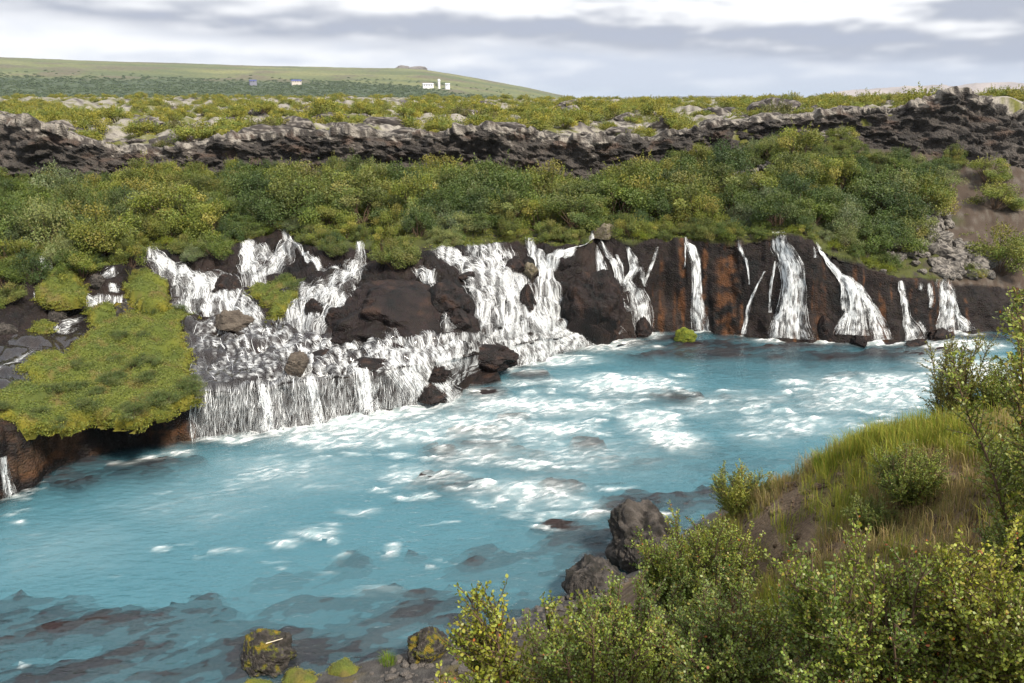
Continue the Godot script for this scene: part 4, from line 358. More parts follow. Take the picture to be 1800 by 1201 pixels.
func sky_picture() -> ImageTexture:
	# broken layer cloud: pale tops, blue-grey bases, a lighter haze near the horizon
	var w := 2048
	var h := 1024
	var n := FastNoiseLite.new()
	n.seed = 77
	n.noise_type = FastNoiseLite.TYPE_SIMPLEX_SMOOTH
	n.frequency = 1.0
	n.fractal_octaves = 5
	var px := PackedFloat32Array()
	px.resize(w * h * 3)
	var haze := Vector3(0.425, 0.462, 0.535)
	var dark := Vector3(0.232, 0.258, 0.325)
	var pale := Vector3(0.70, 0.705, 0.715)
	for y in h:
		var el := (0.5 - (y + 0.5) / h) * PI
		if el < -0.01:
			for x in w:
				var q := (y * w + x) * 3
				px[q] = 0.5
				px[q + 1] = 0.52
				px[q + 2] = 0.56
			continue
		var eld := rad_to_deg(el)
		var band := 1.0 / (sin(el) + 0.055)      # distance along the cloud layer
		for x in w:
			var az := (x + 0.5) / w * TAU
			var p := Vector3(sin(az), 0, -cos(az)) * cos(el) * band * 0.33
			var a := n.get_noise_3d(p.x + 4.0, 0.0, p.z)
			var b := n.get_noise_3d(p.x * 3.1, 7.0, p.z * 3.1)
			var azd := 57.3 * sin(az)
			var big := n.get_noise_3d(azd * 0.035, eld * 0.22, 3.0)
			var fine := n.get_noise_3d(azd * 0.13, eld * 0.75, 9.0)
			var near := smoothstep(30.0, 9.0, eld)               # low down the layer is seen edge-on, in long bands
			var mid := 4.2 - 0.048 * azd + 1.1 * big + 0.5 * fine
			var thick := 0.85 + 0.9 * absf(big) + 0.5 * fine
			var g := exp(-pow((eld - mid) / maxf(thick, 0.3), 2.0)) * clampf(0.85 + 0.9 * fine, 0.15, 1.0)
			var under := smoothstep(mid + 0.2, mid - 1.6, eld)
			var c := pale.lerp(dark, clampf(smoothstep(-0.25, 0.55, 0.8 * a + 0.45 * b + 0.8 * big * near + 0.8 * fine * near) * 0.9 - 0.05, 0.0, 0.85))
			c = c.lerp(haze.lerp(pale, clampf(0.30 - azd * 0.016 + 0.9 * fine, 0.0, 0.9)), under * near)
			c = c.lerp(haze, smoothstep(1.5, 0.0, eld) * 0.5)
			c = c.lerp(dark, g * near * 0.95)
			var q := (y * w + x) * 3
			px[q] = c.x
			px[q + 1] = c.y
			px[q + 2] = c.z
	return ImageTexture.create_from_image(Image.create_from_data(w, h, false, Image.FORMAT_RGBF, px.to_byte_array()))


# ---------------------------------------------------------------- materials
func noise_tex(freq: float, seed_: int, octaves: int, ramp: Gradient = null, size := 512, kind := FastNoiseLite.TYPE_SIMPLEX_SMOOTH, normal := false) -> NoiseTexture2D:
	var n := FastNoiseLite.new()
	n.seed = seed_
	n.noise_type = kind
	n.frequency = freq
	n.fractal_octaves = octaves
	var t := NoiseTexture2D.new()
	t.width = size
	t.height = size
	t.seamless = true
	t.noise = n
	t.as_normal_map = normal
	if ramp:
		t.color_ramp = ramp
	return t


func grad(stops: Array) -> Gradient:
	var g := Gradient.new()
	var o := PackedFloat32Array()
	var c := PackedColorArray()
	for s in stops:
		o.append(s[0])
		c.append(s[1])
	g.offsets = o
	g.colors = c
	return g


func grey(v: float) -> Color:
	return Color(v, v, v)


func surface(tex: Texture2D, bump: Texture2D, scale: float, bump_cm: float, rough: float) -> StandardMaterial3D:
	var m := StandardMaterial3D.new()
	m.vertex_color_use_as_albedo = true
	m.albedo_texture = tex
	m.uv1_triplanar = true
	m.uv1_world_triplanar = true
	m.uv1_scale = Vector3.ONE * scale
	m.roughness = rough
	if bump:
		m.heightmap_enabled = true
		m.heightmap_texture = bump
		m.heightmap_scale = bump_cm
	return m


func leaf_mat(rough := 0.5) -> StandardMaterial3D:
	var m := StandardMaterial3D.new()
	m.vertex_color_use_as_albedo = true
	m.roughness = rough
	m.cull_mode = BaseMaterial3D.CULL_DISABLED
	m.backlight_enabled = true
	m.backlight = Color(0.62, 0.68, 0.35)
	return m


func materials() -> void:
	var grain := noise_tex(0.02, 1, 6, grad([[0.0, grey(0.55)], [0.45, grey(0.85)], [1.0, grey(1.0)]]), 1024)
	var rough_bump := noise_tex(0.018, 2, 6, null, 1024)
	var cracks := noise_tex(0.03, 8, 4, null, 1024, FastNoiseLite.TYPE_CELLULAR)
	M.wet_rock = surface(grain, rough_bump, 0.45, 9.0, 0.62)
	M.wet_rock.metallic_specular = 0.32
	M.slope = surface(grain, null, 0.5, 0.0, 0.95)
	M.lava = surface(grain, rough_bump, 0.35, 22.0, 0.95)
	M.plateau = surface(grain, null, 0.25, 0.0, 0.97)
	M.soil = surface(grain, rough_bump, 0.9, 5.0, 0.98)
	M.boulder = surface(grain, rough_bump, 1.6, 8.0, 0.9)
	M.wet_boulder = surface(grain, rough_bump, 0.6, 7.0, 0.5)
	M.wet_boulder.metallic_specular = 0.32
	M.bed = surface(grain, null, 0.4, 0.0, 0.9)
	M.bed.specular_mode = BaseMaterial3D.SPECULAR_DISABLED
	M.moss = surface(grain, null, 1.2, 0.0, 1.0)
	M.land = surface(grain, null, 0.004, 0.0, 1.0)
	M.leaf = leaf_mat(0.45)
	M.leaf_far = leaf_mat(0.6)
	M.grass = leaf_mat(0.6)
	var bark := StandardMaterial3D.new()
	bark.albedo_color = Color(0.36, 0.29, 0.23)
	bark.roughness = 0.9
	M.bark = bark
	var white := StandardMaterial3D.new()
	white.albedo_color = Color(0.95, 0.965, 0.975)
	white.roughness = 0.55
	M.white_water = white
	var water := StandardMaterial3D.new()
	water.albedo_color = Color(0.34, 0.56, 0.64, 0.05)
	water.transparency = BaseMaterial3D.TRANSPARENCY_ALPHA
	water.roughness = 0.10
	water.metallic_specular = 0.38      # water mirrors half as much as glass
	water.heightmap_enabled = true
	water.uv1_triplanar = true
	water.uv1_world_triplanar = true
	water.uv1_scale = Vector3(0.10, 0.2, 0.26)
	water.heightmap_texture = noise_tex(0.012, 31, 5, null, 1024)
	water.heightmap_scale = 8.0
	M.water = water
	# rock flour: each veil stands for the layer of water above it, the thicker the layer the denser
	M.silt = []
	for thick in [0.05, 0.08, 0.12, 0.17, 0.26]:
		var silt := StandardMaterial3D.new()
		silt.albedo_color = Color(0.375, 0.585, 0.645, 1.0 - exp(-2.6 * thick))
		silt.transparency = BaseMaterial3D.TRANSPARENCY_ALPHA
		silt.roughness = 0.9
		silt.specular_mode = BaseMaterial3D.SPECULAR_DISABLED
		M.silt.append(silt)
	# foam: white bubbles in lacy threads; the mesh's own alpha says how much of the lace is there
	var lace := grad([[0.0, Color(1, 1, 1, 0.0)], [0.28, Color(1, 1, 1, 0.02)], [0.5, Color(1, 1, 1, 0.32)], [0.80, Color(1, 1, 1, 1.0)]])
	var fn := FastNoiseLite.new()
	fn.seed = 91
	fn.noise_type = FastNoiseLite.TYPE_SIMPLEX_SMOOTH
	fn.frequency = 0.009
	fn.fractal_octaves = 6
	fn.fractal_gain = 0.56
	fn.domain_warp_enabled = true
	fn.domain_warp_amplitude = 40.0
	fn.domain_warp_frequency = 0.008
	var ft := NoiseTexture2D.new()
	ft.width = 1024
	ft.height = 1024
	ft.seamless = true
	ft.noise = fn
	ft.color_ramp = lace
	var foam := StandardMaterial3D.new()
	foam.albedo_texture = ft
	foam.vertex_color_use_as_albedo = true
	foam.transparency = BaseMaterial3D.TRANSPARENCY_ALPHA
	foam.roughness = 0.7
	foam.albedo_color = Color(0.97, 0.98, 0.985)
	M.foam = foam
	var aer := StandardMaterial3D.new()
	aer.albedo_color = Color(0.88, 0.95, 0.955)
	aer.vertex_color_use_as_albedo = true
	aer.transparency = BaseMaterial3D.TRANSPARENCY_ALPHA
	aer.roughness = 0.6
	M.aerated = aer
	var froth_tex := NoiseTexture2D.new()
	froth_tex.width = 1024
	froth_tex.height = 1024
	froth_tex.seamless = true
	var fr := FastNoiseLite.new()
	fr.seed = 52
	fr.noise_type = FastNoiseLite.TYPE_SIMPLEX_SMOOTH
	fr.frequency = 0.012
	fr.fractal_octaves = 5
	fr.fractal_gain = 0.58
	froth_tex.noise = fr
	froth_tex.color_ramp = grad([[0.0, Color(1, 1, 1, 0.0)], [0.30, Color(1, 1, 1, 0.04)], [0.55, Color(1, 1, 1, 0.55)], [0.82, Color(1, 1, 1, 1.0)]])
	var froth_mat := StandardMaterial3D.new()
	froth_mat.albedo_texture = froth_tex
	froth_mat.vertex_color_use_as_albedo = true
	froth_mat.transparency = BaseMaterial3D.TRANSPARENCY_ALPHA
	froth_mat.roughness = 0.6
	froth_mat.cull_mode = BaseMaterial3D.CULL_DISABLED
	froth_mat.albedo_color = Color(0.95, 0.965, 0.975)
	M.froth = froth_mat
	var film := StandardMaterial3D.new()
	film.albedo_color = Color(0.20, 0.16, 0.15, 0.10)
	film.transparency = BaseMaterial3D.TRANSPARENCY_ALPHA
	film.roughness = 0.12
	M.film = film


# ---------------------------------------------------------------- small helpers
func numbered(called: String) -> String:
	var k: int = taken.get(called, 0)
	taken[called] = k + 1
	return called if k == 0 else "%s_%03d" % [called, k]


func tag(o: Node3D, label: String, category: String, group := "") -> void:
	o.set_meta("label", label)
	o.set_meta("category", category)
	if group:
		o.set_meta("group", group)


func top(called: String, mesh: Mesh, m: Material) -> MeshInstance3D:
	var o := MeshInstance3D.new()
	o.name = numbered(called)
	o.mesh = mesh
	o.material_override = m
	add_child(o)
	return o


func setting(called: String, label: String, mesh: Mesh, m: Material) -> MeshInstance3D:
	var o := top(called, mesh, m)
	o.set_meta("kind", "structure")
	o.set_meta("label", label)
	return o


func thing(called: String, label: String, category: String, at: Vector3, group := "") -> Node3D:
	var o := Node3D.new()
	o.name = numbered(called)
	o.position = at
	add_child(o)
	tag(o, label, category, group)
	return o


func part(called: String, mesh: Mesh, m: Material, parent: Node3D, stuff := false) -> MeshInstance3D:
	var o := MeshInstance3D.new()
	o.name = called
	o.mesh = mesh
	o.material_override = m
	parent.add_child(o, true)
	if stuff:
		o.set_meta("kind", "stuff")
	return o


func make_mesh(v: PackedVector3Array, n: PackedVector3Array, c: PackedColorArray, idx: PackedInt32Array, uv := PackedVector2Array()) -> ArrayMesh:
	var a := []
	a.resize(Mesh.ARRAY_MAX)
	a[Mesh.ARRAY_VERTEX] = v
	a[Mesh.ARRAY_NORMAL] = n
	if c.size():
		a[Mesh.ARRAY_COLOR] = c
	if uv.size():
		a[Mesh.ARRAY_TEX_UV] = uv
	a[Mesh.ARRAY_INDEX] = idx
	var m := ArrayMesh.new()
	m.add_surface_from_arrays(Mesh.PRIMITIVE_TRIANGLES, a)
	return m


func soft_normals(v: PackedVector3Array, idx: PackedInt32Array) -> PackedVector3Array:
	var n := PackedVector3Array()
	n.resize(v.size())
	for k in range(0, idx.size(), 3):
		var a := v[idx[k]]
		var f := (v[idx[k + 2]] - a).cross(v[idx[k + 1]] - a)
		n[idx[k]] += f
		n[idx[k + 1]] += f
		n[idx[k + 2]] += f
	for k in n.size():
		n[k] = n[k].normalized()
	return n


func grid_idx(nx: int, ny: int, flip := false) -> PackedInt32Array:
	var idx := PackedInt32Array()
	idx.resize((nx - 1) * (ny - 1) * 6)
	var q := 0
	for j in ny - 1:
		for i in nx - 1:
			var a := j * nx + i
			var b := a + 1
			var c := a + nx
			var d := c + 1
			if flip:
				idx[q] = a; idx[q + 1] = b; idx[q + 2] = c; idx[q + 3] = b; idx[q + 4] = d; idx[q + 5] = c
			else:
				idx[q] = a; idx[q + 1] = c; idx[q + 2] = b; idx[q + 3] = b; idx[q + 4] = c; idx[q + 5] = d
			q += 6
	return idx


func jitter(c: Color, amount: float) -> Color:
	var k := 1.0 + rng.randf_range(-amount, amount)
	return Color(c.r * k * (1.0 + rng.randf_range(-0.12, 0.12)), c.g * k, c.b * k * (1.0 + rng.randf_range(-0.15, 0.15)))


func mixc(a: Color, b: Color, t: float) -> Color:
	return a.lerp(b, clampf(t, 0.0, 1.0))


# ---------------------------------------------------------------- the far bank
func catmull(a: Vector3, b: Vector3, c: Vector3, d: Vector3, t: float) -> Vector3:
	return b + 0.5 * t * ((c - a) + t * ((2.0 * a - 5.0 * b + 4.0 * c - d) + t * (3.0 * (b - c) + d - a)))


func station(u: float) -> Array:
	var last := BANK.size() - 1
	var i := clampi(int(u), 0, last - 1)
	var t := u - i
	var r := []
	for k in 8:
		r.append(catmull(BANK[maxi(i - 1, 0)][k], BANK[i][k], BANK[i + 1][k], BANK[mini(i + 2, last)][k], t))
	return r


func u_of(i: float) -> float:
	return i / (NU - 1.0) * (BANK.size() - 1.0)


func build_bank() -> void:
	seg_at.append(0)
	for s in SEG:
		seg_at.append(seg_at[-1] + s)
	NV = seg_at[-1] + 1
	bp.resize(NU * NV)
	for i in NU:
		var u := u_of(i)
		var r := station(u)
		var j := 0
		for s in SEG.size():
			var last: bool = s == SEG.size() - 1
			for k in SEG[s] + (1 if last else 0):
				var t := float(k) / SEG[s]
				var p: Vector3 = r[s].lerp(r[s + 1], t)
				# round the edges where one face meets the next
				if s > 0 and t < 0.18 and s < 6:
					p = p.lerp((r[s - 1].lerp(r[s], 0.94) + r[s].lerp(r[s + 1], t + 0.08)) * 0.5, (0.18 - t) * 1.6)
				bp[j * NU + i] = p
				j += 1
	# steps in the cascade: rock ledges
	var casc := 0.0
	for j in range(seg_at[2], seg_at[4] + 1):
		for i in NU:
			var px := u_of(i) * 50.0 - 200.0
			casc = smoothstep(180.0, 260.0, px) * (1.0 - smoothstep(1010.0, 1060.0, px))
			if casc <= 0.0:
				continue
			var p := bp[j * NU + i]
			var edge := smoothstep(0.0, 6.0, j - seg_at[2]) * smoothstep(0.0, 8.0, seg_at[4] - j)
			var h := p.y + 0.55 * noise_a.get_noise_3d(p.x * 1.3, 3.0, p.z * 1.3)
			var step := 0.62 + 0.2 * noise_a.get_noise_2d(p.x * 0.7, 80.0)
			var fl := floorf(h / step)
			var q := (fl + smoothstep(0.45, 0.95, h / step - fl)) * step
			p.y += (q - h) * 0.85 * casc * edge
			bp[j * NU + i] = p
	bn = soft_normals(bp, grid_idx(NU, NV))
	for j in NV:
		for i in NU:
			var k := j * NU + i
			var p := bp[k]
			var px := u_of(i) * 50.0 - 200.0
			var n := bn[k]
			var d := 0.0
			var wall := smoothstep(1000.0, 1090.0, px)
			if j < seg_at[4]:
				var steep := 1.0 if j < seg_at[2] or wall > 0.5 else 0.6
				d += 0.42 * steep * noise_a.get_noise_3d(p.x * 1.6, p.y * 0.55, p.z * 1.6)
				d += 0.10 * noise_b.get_noise_3d(p.x * 1.4, p.y * 0.7, p.z * 1.4)
				if wall > 0.0:
					d += wall * (0.5 * noise_a.get_noise_3d(p.x * 1.1 + 40.0, p.y * 0.2, 0.0) + 0.16 * absf(noise_b.get_noise_3d(p.x * 0.9, p.y * 0.22, 4.0)))
				if j >= seg_at[2] and wall < 0.5:
					d += 0.28 * maxf(0.0, 0.35 - cell.get_noise_3d(p.x * 0.9, p.y * 0.9, p.z * 0.9) * 0.5 - 0.4) + 0.22 * (ridge.get_noise_3d(p.x, p.y, p.z) - 0.3)
				if j < seg_at[1]:
					d = maxf(d, -0.05)
			elif j < seg_at[5]:
				d += 0.55 * noise_a.get_noise_3d(p.x * 0.7, p.y, p.z * 0.7) + 0.12 * noise_b.get_noise_3d(p.x, p.y, p.z)
				# gully and bare scree right of the shrubs
			elif j <= seg_at[6] + 2:
				var t := float(j - seg_at[5]) / (seg_at[6] - seg_at[5])
				var lip := 0.75 * smoothstep(0.35, 0.9, t) * (0.6 + 0.8 * noise_a.get_noise_2d(p.x * 0.9, 5.0))   # the crust juts over the softer rock below
				d += lip + 0.30 * (ridge.get_noise_3d(p.x * 0.8, p.y * 1.5, p.z * 0.8) - 0.45) + 0.5 * noise_a.get_noise_3d(p.x * 1.1, p.y * 1.8, p.z)
				d += 0.34 * block.get_noise_3d(p.x * 0.55, p.y * 1.5 + 0.5 * noise_a.get_noise_2d(p.x, 3.0), 0.0) + 0.20 * block.get_noise_3d(p.x * 1.3, p.y * 2.8, 7.0)
				d += 0.22 * noise_b.get_noise_3d(p.x * 1.2, p.y * 2.0, p.z * 1.2)
				d += 0.35 * (0.35 - cell.get_noise_3d(p.x * 0.8, p.y * 1.3, p.z * 0.8) * 0.6 - 0.4)
				n = (n + Vector3(0, 0, 1.2)).normalized()
			else:
				d += 0.35 * noise_a.get_noise_3d(p.x * 0.8, p.y, p.z * 0.8) + 0.15 * ridge.get_noise_3d(p.x * 1.5, p.y, p.z * 1.5)
				n = Vector3.UP
			bp[k] = p + n * d
	bn = soft_normals(bp, grid_idx(NU, NV))
	# height map for planting
	hmap.resize(HNX * HNZ)
	hmap.fill(-99.0)
	for k in bp.size():
		var p := bp[k]
		var x := int((p.x - HX0) / HC)
		var z := int((p.z - HZ0) / HC)
		if x >= 0 and z >= 0 and x < HNX and z < HNZ:
			hmap[z * HNX + x] = maxf(hmap[z * HNX + x], p.y)
	# colours of the rock itself
	var c := PackedColorArray()
	c.resize(NU * NV)
	var basalt := Color(0.014, 0.012, 0.012)
	var basalt_b := Color(0.036, 0.026, 0.023)
	var rust := Color(0.15, 0.066, 0.028)
	var umber := Color(0.10, 0.058, 0.036)
	for j in NV:
		for i in NU:
			var k := j * NU + i
			var p := bp[k]
			var px := u_of(i) * 50.0 - 200.0
			var a := noise_a.get_noise_3d(p.x * 0.9, p.y * 0.9, p.z * 0.9)
			var b := noise_b.get_noise_3d(p.x * 1.5, p.y * 1.5, p.z * 1.5)
			var col := basalt
			if j < seg_at[4]:
				col = mixc(basalt, basalt_b, 0.5 + a * 1.1 + b * 0.5)
				var streak := noise_a.get_noise_3d(p.x * 2.6, p.y * 0.16, 9.0) + 0.35 * noise_b.get_noise_3d(p.x * 2.0, p.y * 0.3, 2.0)
				var st := smoothstep(1090.0, 1140.0, px) * smoothstep(0.2, 0.42, streak)
				st = maxf(st, smoothstep(26.0, 8.0, absf(px - 1277.0)) * smoothstep(-0.35, 0.15, streak + b * 0.4))
				st = maxf(st, 0.7 * smoothstep(16.0, 5.0, absf(px - 1445.0)) * smoothstep(-0.3, 0.2, streak))
				if px < 345.0 and j < seg_at[2] + 2:
					col = mixc(col, umber, smoothstep(-0.2, 0.3, a + b * 0.5) * smoothstep(-100.0, 60.0, px))
					st = 0.75 * smoothstep(0.12, 0.4, noise_a.get_noise_3d(p.x * 0.9, p.y * 1.4, 33.0))
				col = mixc(col, rust, st * clampf(0.55 + 1.6 * b + 0.8 * a, 0.0, 1.0))
			elif j < seg_at[5]:
				var green := Color(0.060, 0.078, 0.018)
				var earth := Color(0.080, 0.056, 0.040)
				var grey_rock := Color(0.17, 0.15, 0.13)
				col = mixc(green, Color(0.10, 0.105, 0.02), 0.4 + a)
				col = mixc(col, Color(0.05, 0.042, 0.03), smoothstep(0.1, 0.35, b + a * 0.3))
				var up := float(j - seg_at[4]) / (seg_at[5] - seg_at[4])
				var bare := smoothstep(1640.0, 1700.0, px + 60.0 * a + up * 30.0)
				bare = maxf(bare, smoothstep(55.0, 25.0, absf(px - 1310.0)) * smoothstep(0.3, 0.45, up) * (1.0 - smoothstep(0.62, 0.75, up)))
				bare = maxf(bare, smoothstep(0.72, 0.9, up + a * 0.4) * 0.9)
				col = mixc(col, mixc(earth, grey_rock, smoothstep(0.0, 0.4, b) * 0.6), bare)
			else:
				var t := float(j - seg_at[5]) / (seg_at[6] - seg_at[5])
				var face := mixc(Color(0.052, 0.047, 0.043), Color(0.145, 0.124, 0.108), 0.45 + a * 0.9 + b * 0.6)
				face = mixc(face, Color(0.14, 0.092, 0.068), smoothstep(0.2, 0.45, noise_a.get_noise_3d(p.x * 0.8, p.y * 2.0, 60.0)) * 0.7)
				var lichen := Color(0.47, 0.43, 0.375)
				var spots := noise_b.get_noise_3d(p.x * 1.1, p.y * 1.6, p.z * 1.1 + 50.0) + 0.3 * a
				var amount := smoothstep(0.05, 0.22, spots - 0.58 + 0.60 * smoothstep(0.72, 1.05, t) + 0.10 * smoothstep(0.0, 0.5, t))
				col = mixc(face, lichen, amount * 0.9)
			c[k] = col
	for cut in [["waterfall_cliff", "wet dark basalt bank under the waterfalls", 0, seg_at[4], M.wet_rock], ["hillside", "green slope between waterfalls and lava cliff", seg_at[4], seg_at[5], M.slope], ["lava_cliff", "dark rugged lava cliff with pale lichen on its rim", seg_at[5], NV - 1, M.lava]]:
		var rows: int = cut[3] - cut[2] + 1
		var from: int = cut[2] * NU
		var to: int = from + rows * NU
		setting(cut[0], cut[1], make_mesh(bp.slice(from, to), bn.slice(from, to), c.slice(from, to), grid_idx(NU, rows)), cut[4])


func build_spring_water() -> void:
	var i0 := int(2.0 / (BANK.size() - 1.0) * (NU - 1))
	var i1 := int(19.5 / (BANK.size() - 1.0) * (NU - 1))
	var v := PackedVector3Array()
	var nx := i1 - i0 + 1
	for j in range(seg_at[2] + 1, seg_at[3] + 1):
		for i in range(i0, i1 + 1):
			var p := bp[j * NU + i]
			v.append(p + Vector3(0, 0.04 + 0.02 * noise_b.get_noise_2d(p.x, p.z), 0))
	var idx := grid_idx(nx, seg_at[3] - seg_at[2])
	setting("shelf_water", "clear spring water sliding over the dark shelf", make_mesh(v, soft_normals(v, idx), PackedColorArray(), idx), M.film)


func j_of(v: float) -> float:
	var s := clampi(int(v), 0, SEG.size() - 1)
	return seg_at[s] + (v - s) * SEG[s]


func bank_at(u: float, v: float) -> Vector3:
	return grid_at(bp, u / (BANK.size() - 1.0) * (NU - 1.0), j_of(v))


func bank_normal(u: float, v: float) -> Vector3:
	return grid_at(bn, u / (BANK.size() - 1.0) * (NU - 1.0), j_of(v))


func grid_at(a: PackedVector3Array, fi: float, fj: float) -> Vector3:
	fi = clampf(fi, 0.0, NU - 1.001)
	fj = clampf(fj, 0.0, NV - 1.001)
	var i := int(fi)
	var j := int(fj)
	var k := j * NU + i
	return a[k].lerp(a[k + 1], fi - i).lerp(a[k + NU].lerp(a[k + NU + 1], fi - i), fj - j)


func bank_height(x: float, z: float) -> float:
	var i := int((x - HX0) / HC)
	var j := int((z - HZ0) / HC)
	for r in 6:
		var best := -99.0
		for dj in range(-r, r + 1):
			for di in range(-r, r + 1):
				var q := (j + dj) * HNX + i + di
				if q >= 0 and q < hmap.size() and hmap[q] > -50.0:
					best = maxf(best, hmap[q])
		if best > -50.0:
			return best
	return 0.0


# ---------------------------------------------------------------- the river
const FLOW := Vector2(-0.934, 0.357)


func raster(list: Array, x0: float, z0: float, w: float, d: float, nx: int, nz: int, flat := false) -> PackedFloat32Array:
	var out := PackedFloat32Array()
	out.resize(nx * nz)
	var sx := (nx - 1.0) / w
	var sz := (nz - 1.0) / d
	for b in list:
		var i0 := clampi(int((b[0] - b[2] * 2.0 - x0) * sx), 0, nx - 1)
		var i1 := clampi(int((b[0] + b[2] * 2.0 - x0) * sx) + 1, 0, nx - 1)
		var j0 := clampi(int((b[1] - b[3] * 2.0 - z0) * sz), 0, nz - 1)
		var j1 := clampi(int((b[1] + b[3] * 2.0 - z0) * sz) + 1, 0, nz - 1)
		for j in range(j0, j1 + 1):
			for i in range(i0, i1 + 1):
				var dx: float = (x0 + i / sx - b[0]) / b[2]
				var dz: float = (z0 + j / sz - b[1]) / b[3]
				var r := dx * dx + dz * dz
				if r < 4.0:
					var q := j * nx + i
					out[q] = maxf(out[q], b[4] * (exp(-r * r * 0.5) if flat else exp(-r * 1.1) - 0.0123))
	return out


func wave(x: float, z: float, rough: float) -> float:
	var a := x * FLOW.x + z * FLOW.y
	var b := -x * FLOW.y + z * FLOW.x
	var h := 0.10 * noise_a.get_noise_3d(a * 0.9, b * 2.2, 3.0) + 0.045 * noise_b.get_noise_3d(a * 0.8, b * 1.8, 8.0)
	return h * (0.55 + 2.2 * rough) + 0.20 * rough * (ridge.get_noise_3d(a * 0.9, b * 2.0, 12.0) - 0.3)


func build_river() -> void:
	var x0 := -34.0
	var z0 := -49.0
	var w := 88.0
	var d := 41.0
	var nx := 560
	var nz := 420
	# foam amount on a coarse raster, then water and foam meshes from it
	var v := PackedVector3Array()
	v.resize(nx * nz)
	var dens := raster(FOAM, x0, z0, w, d, nx, nz)
	for j in nz:
		var z := z0 + d * j / (nz - 1.0)
		for i in nx:
			var x := x0 + w * i / (nx - 1.0)
			var f := dens[j * nx + i]
			v[j * nx + i] = Vector3(x, wave(x, z, clampf(f, 0.0, 1.0)), z)
	var idx := grid_idx(nx, nz, true)
	var nrm := soft_normals(v, idx)
	var river := setting("river", "milky turquoise river with rapids", make_mesh(v, nrm, PackedColorArray(), idx), M.water)
	# rock flour hangs in the water: thin veils at several depths, so that deep water is milky and shoals show through
	var layer := 0
	for dep in [0.05, 0.13, 0.25, 0.42, 0.68]:
		var sv := PackedVector3Array()
		var sx := 300
		var sz := 190
		for j in sz:
			for i in sx:
				var x := x0 + w * i / (sx - 1.0)
				var z := z0 + d * j / (sz - 1.0)
				sv.append(Vector3(x, -dep + (0.02 + 0.12 * dep) * noise_b.get_noise_3d((x * FLOW.x + z * FLOW.y) * 1.6, (z * FLOW.x - x * FLOW.y) * 4.0, dep * 40.0), z))
		var si := grid_idx(sx, sz, true)
		part("silt_veil", make_mesh(sv, soft_normals(sv, si), PackedColorArray(), si), M.silt[layer], river)
		layer += 1
	# river bed with shoals of dark rock
	var bx := 520
	var bz := 360
	var shoal := raster(SHOAL, x0, z0, w, d, bx, bz, true)
	var bv := PackedVector3Array()
	var bc := PackedColorArray()
	for j in bz:
		for i in bx:
			var x := x0 + w * i / (bx - 1.0)
			var z := z0 + d * j / (bz - 1.0)
			var a := noise_a.get_noise_2d(x * 0.8, z * 1.5)
			var s := shoal[clampi(j + int(a * 7.0), 0, bz - 1) * bx + clampi(i + int(a * 7.0), 0, bx - 1)]
			var run := noise_a.get_noise_2d((x * FLOW.x + z * FLOW.y) * 0.5, (z * FLOW.x - x * FLOW.y) * 1.7 + 30.0)
			var y := -0.90 + 0.84 * smoothstep(0.0, 0.92, s) + 0.16 * a + (0.10 + 0.22 * s) * run + 0.13 * noise_b.get_noise_2d((x * FLOW.x + z * FLOW.y) * 1.3, (z * FLOW.x - x * FLOW.y) * 3.4) + 0.07 * noise_b.get_noise_2d(x, z)
			bv.append(Vector3(x, minf(y, -0.03 + 0.04 * a), z))
			bc.append(mixc(Color(0.022, 0.019, 0.022), Color(0.055, 0.044, 0.044), 0.5 + a))
	var bi := grid_idx(bx, bz, true)
	part("river_bed", make_mesh(bv, soft_normals(bv, bi), bc, bi), M.bed, river)
	# foam
	var fv := PackedVector3Array()
	var fnn := PackedVector3Array()
	var fc := PackedColorArray()
	var fu := PackedVector2Array()
	var fi := PackedInt32Array()
	var fd := PackedFloat32Array()
	var at := PackedInt32Array()
	at.resize(nx * nz)
	at.fill(-1)
	for j in nz - 1:
		for i in nx - 1:
			var k := j * nx + i
			if maxf(maxf(dens[k], dens[clampi(k + 8 + 8 * nx, 0, dens.size() - 1)]), maxf(dens[clampi(k + 8 - 8 * nx, 0, dens.size() - 1)], maxf(dens[clampi(k - 8 + 8 * nx, 0, dens.size() - 1)], dens[clampi(k - 8 - 8 * nx, 0, dens.size() - 1)]))) < 0.04:
				continue
			for q in [k, k + 1, k + nx, k + nx + 1]:
				if at[q] < 0:
					at[q] = fv.size()
					var p := v[q]
					var a := p.x * FLOW.x + p.z * FLOW.y
					var b := -p.x * FLOW.y + p.z * FLOW.x
					var lump := noise_b.get_noise_3d(p.x * 1.3, p.z * 2.2, 20.0)
					var sx := int(7.0 * noise_a.get_noise_3d(p.x * 1.2, p.z * 2.0, 66.0))
					var sz := int(7.0 * noise_a.get_noise_3d(p.x * 1.2, p.z * 2.0, 99.0))
					var dd := dens[clampi(q + sx + sz * nx, 0, dens.size() - 1)]
					var m := smoothstep(0.03, 0.88, dd + 0.5 * lump * dd + 0.5 * noise_a.get_noise_3d(a * 1.1, b * 3.0, 44.0) * sqrt(dd))
					fv.append(p + Vector3(0, 0.012 + 0.10 * clampf(m, 0.0, 1.0) * (0.5 + lump), 0))
					fnn.append(nrm[q])
					fd.append(dd)
					fc.append(Color(1, 1, 1, clampf(m * 1.2, 0.0, 1.0)))
					fu.append(Vector2(a * 0.15, b * 0.36))
			fi.append_array([at[k], at[k + 1], at[k + nx], at[k + 1], at[k + nx + 1], at[k + nx]])
	# air beaten into the water below the falls makes it paler
	var ac := PackedColorArray()
	for k in fc.size():
		ac.append(Color(1, 1, 1, clampf(0.42 * fd[k], 0.0, 0.42)))
	var av := PackedVector3Array()
	for k in fv.size():
		av.append(fv[k] + Vector3(0, -0.008, 0))
	part("aerated_water", make_mesh(av, fnn, ac, fi), M.aerated, river)
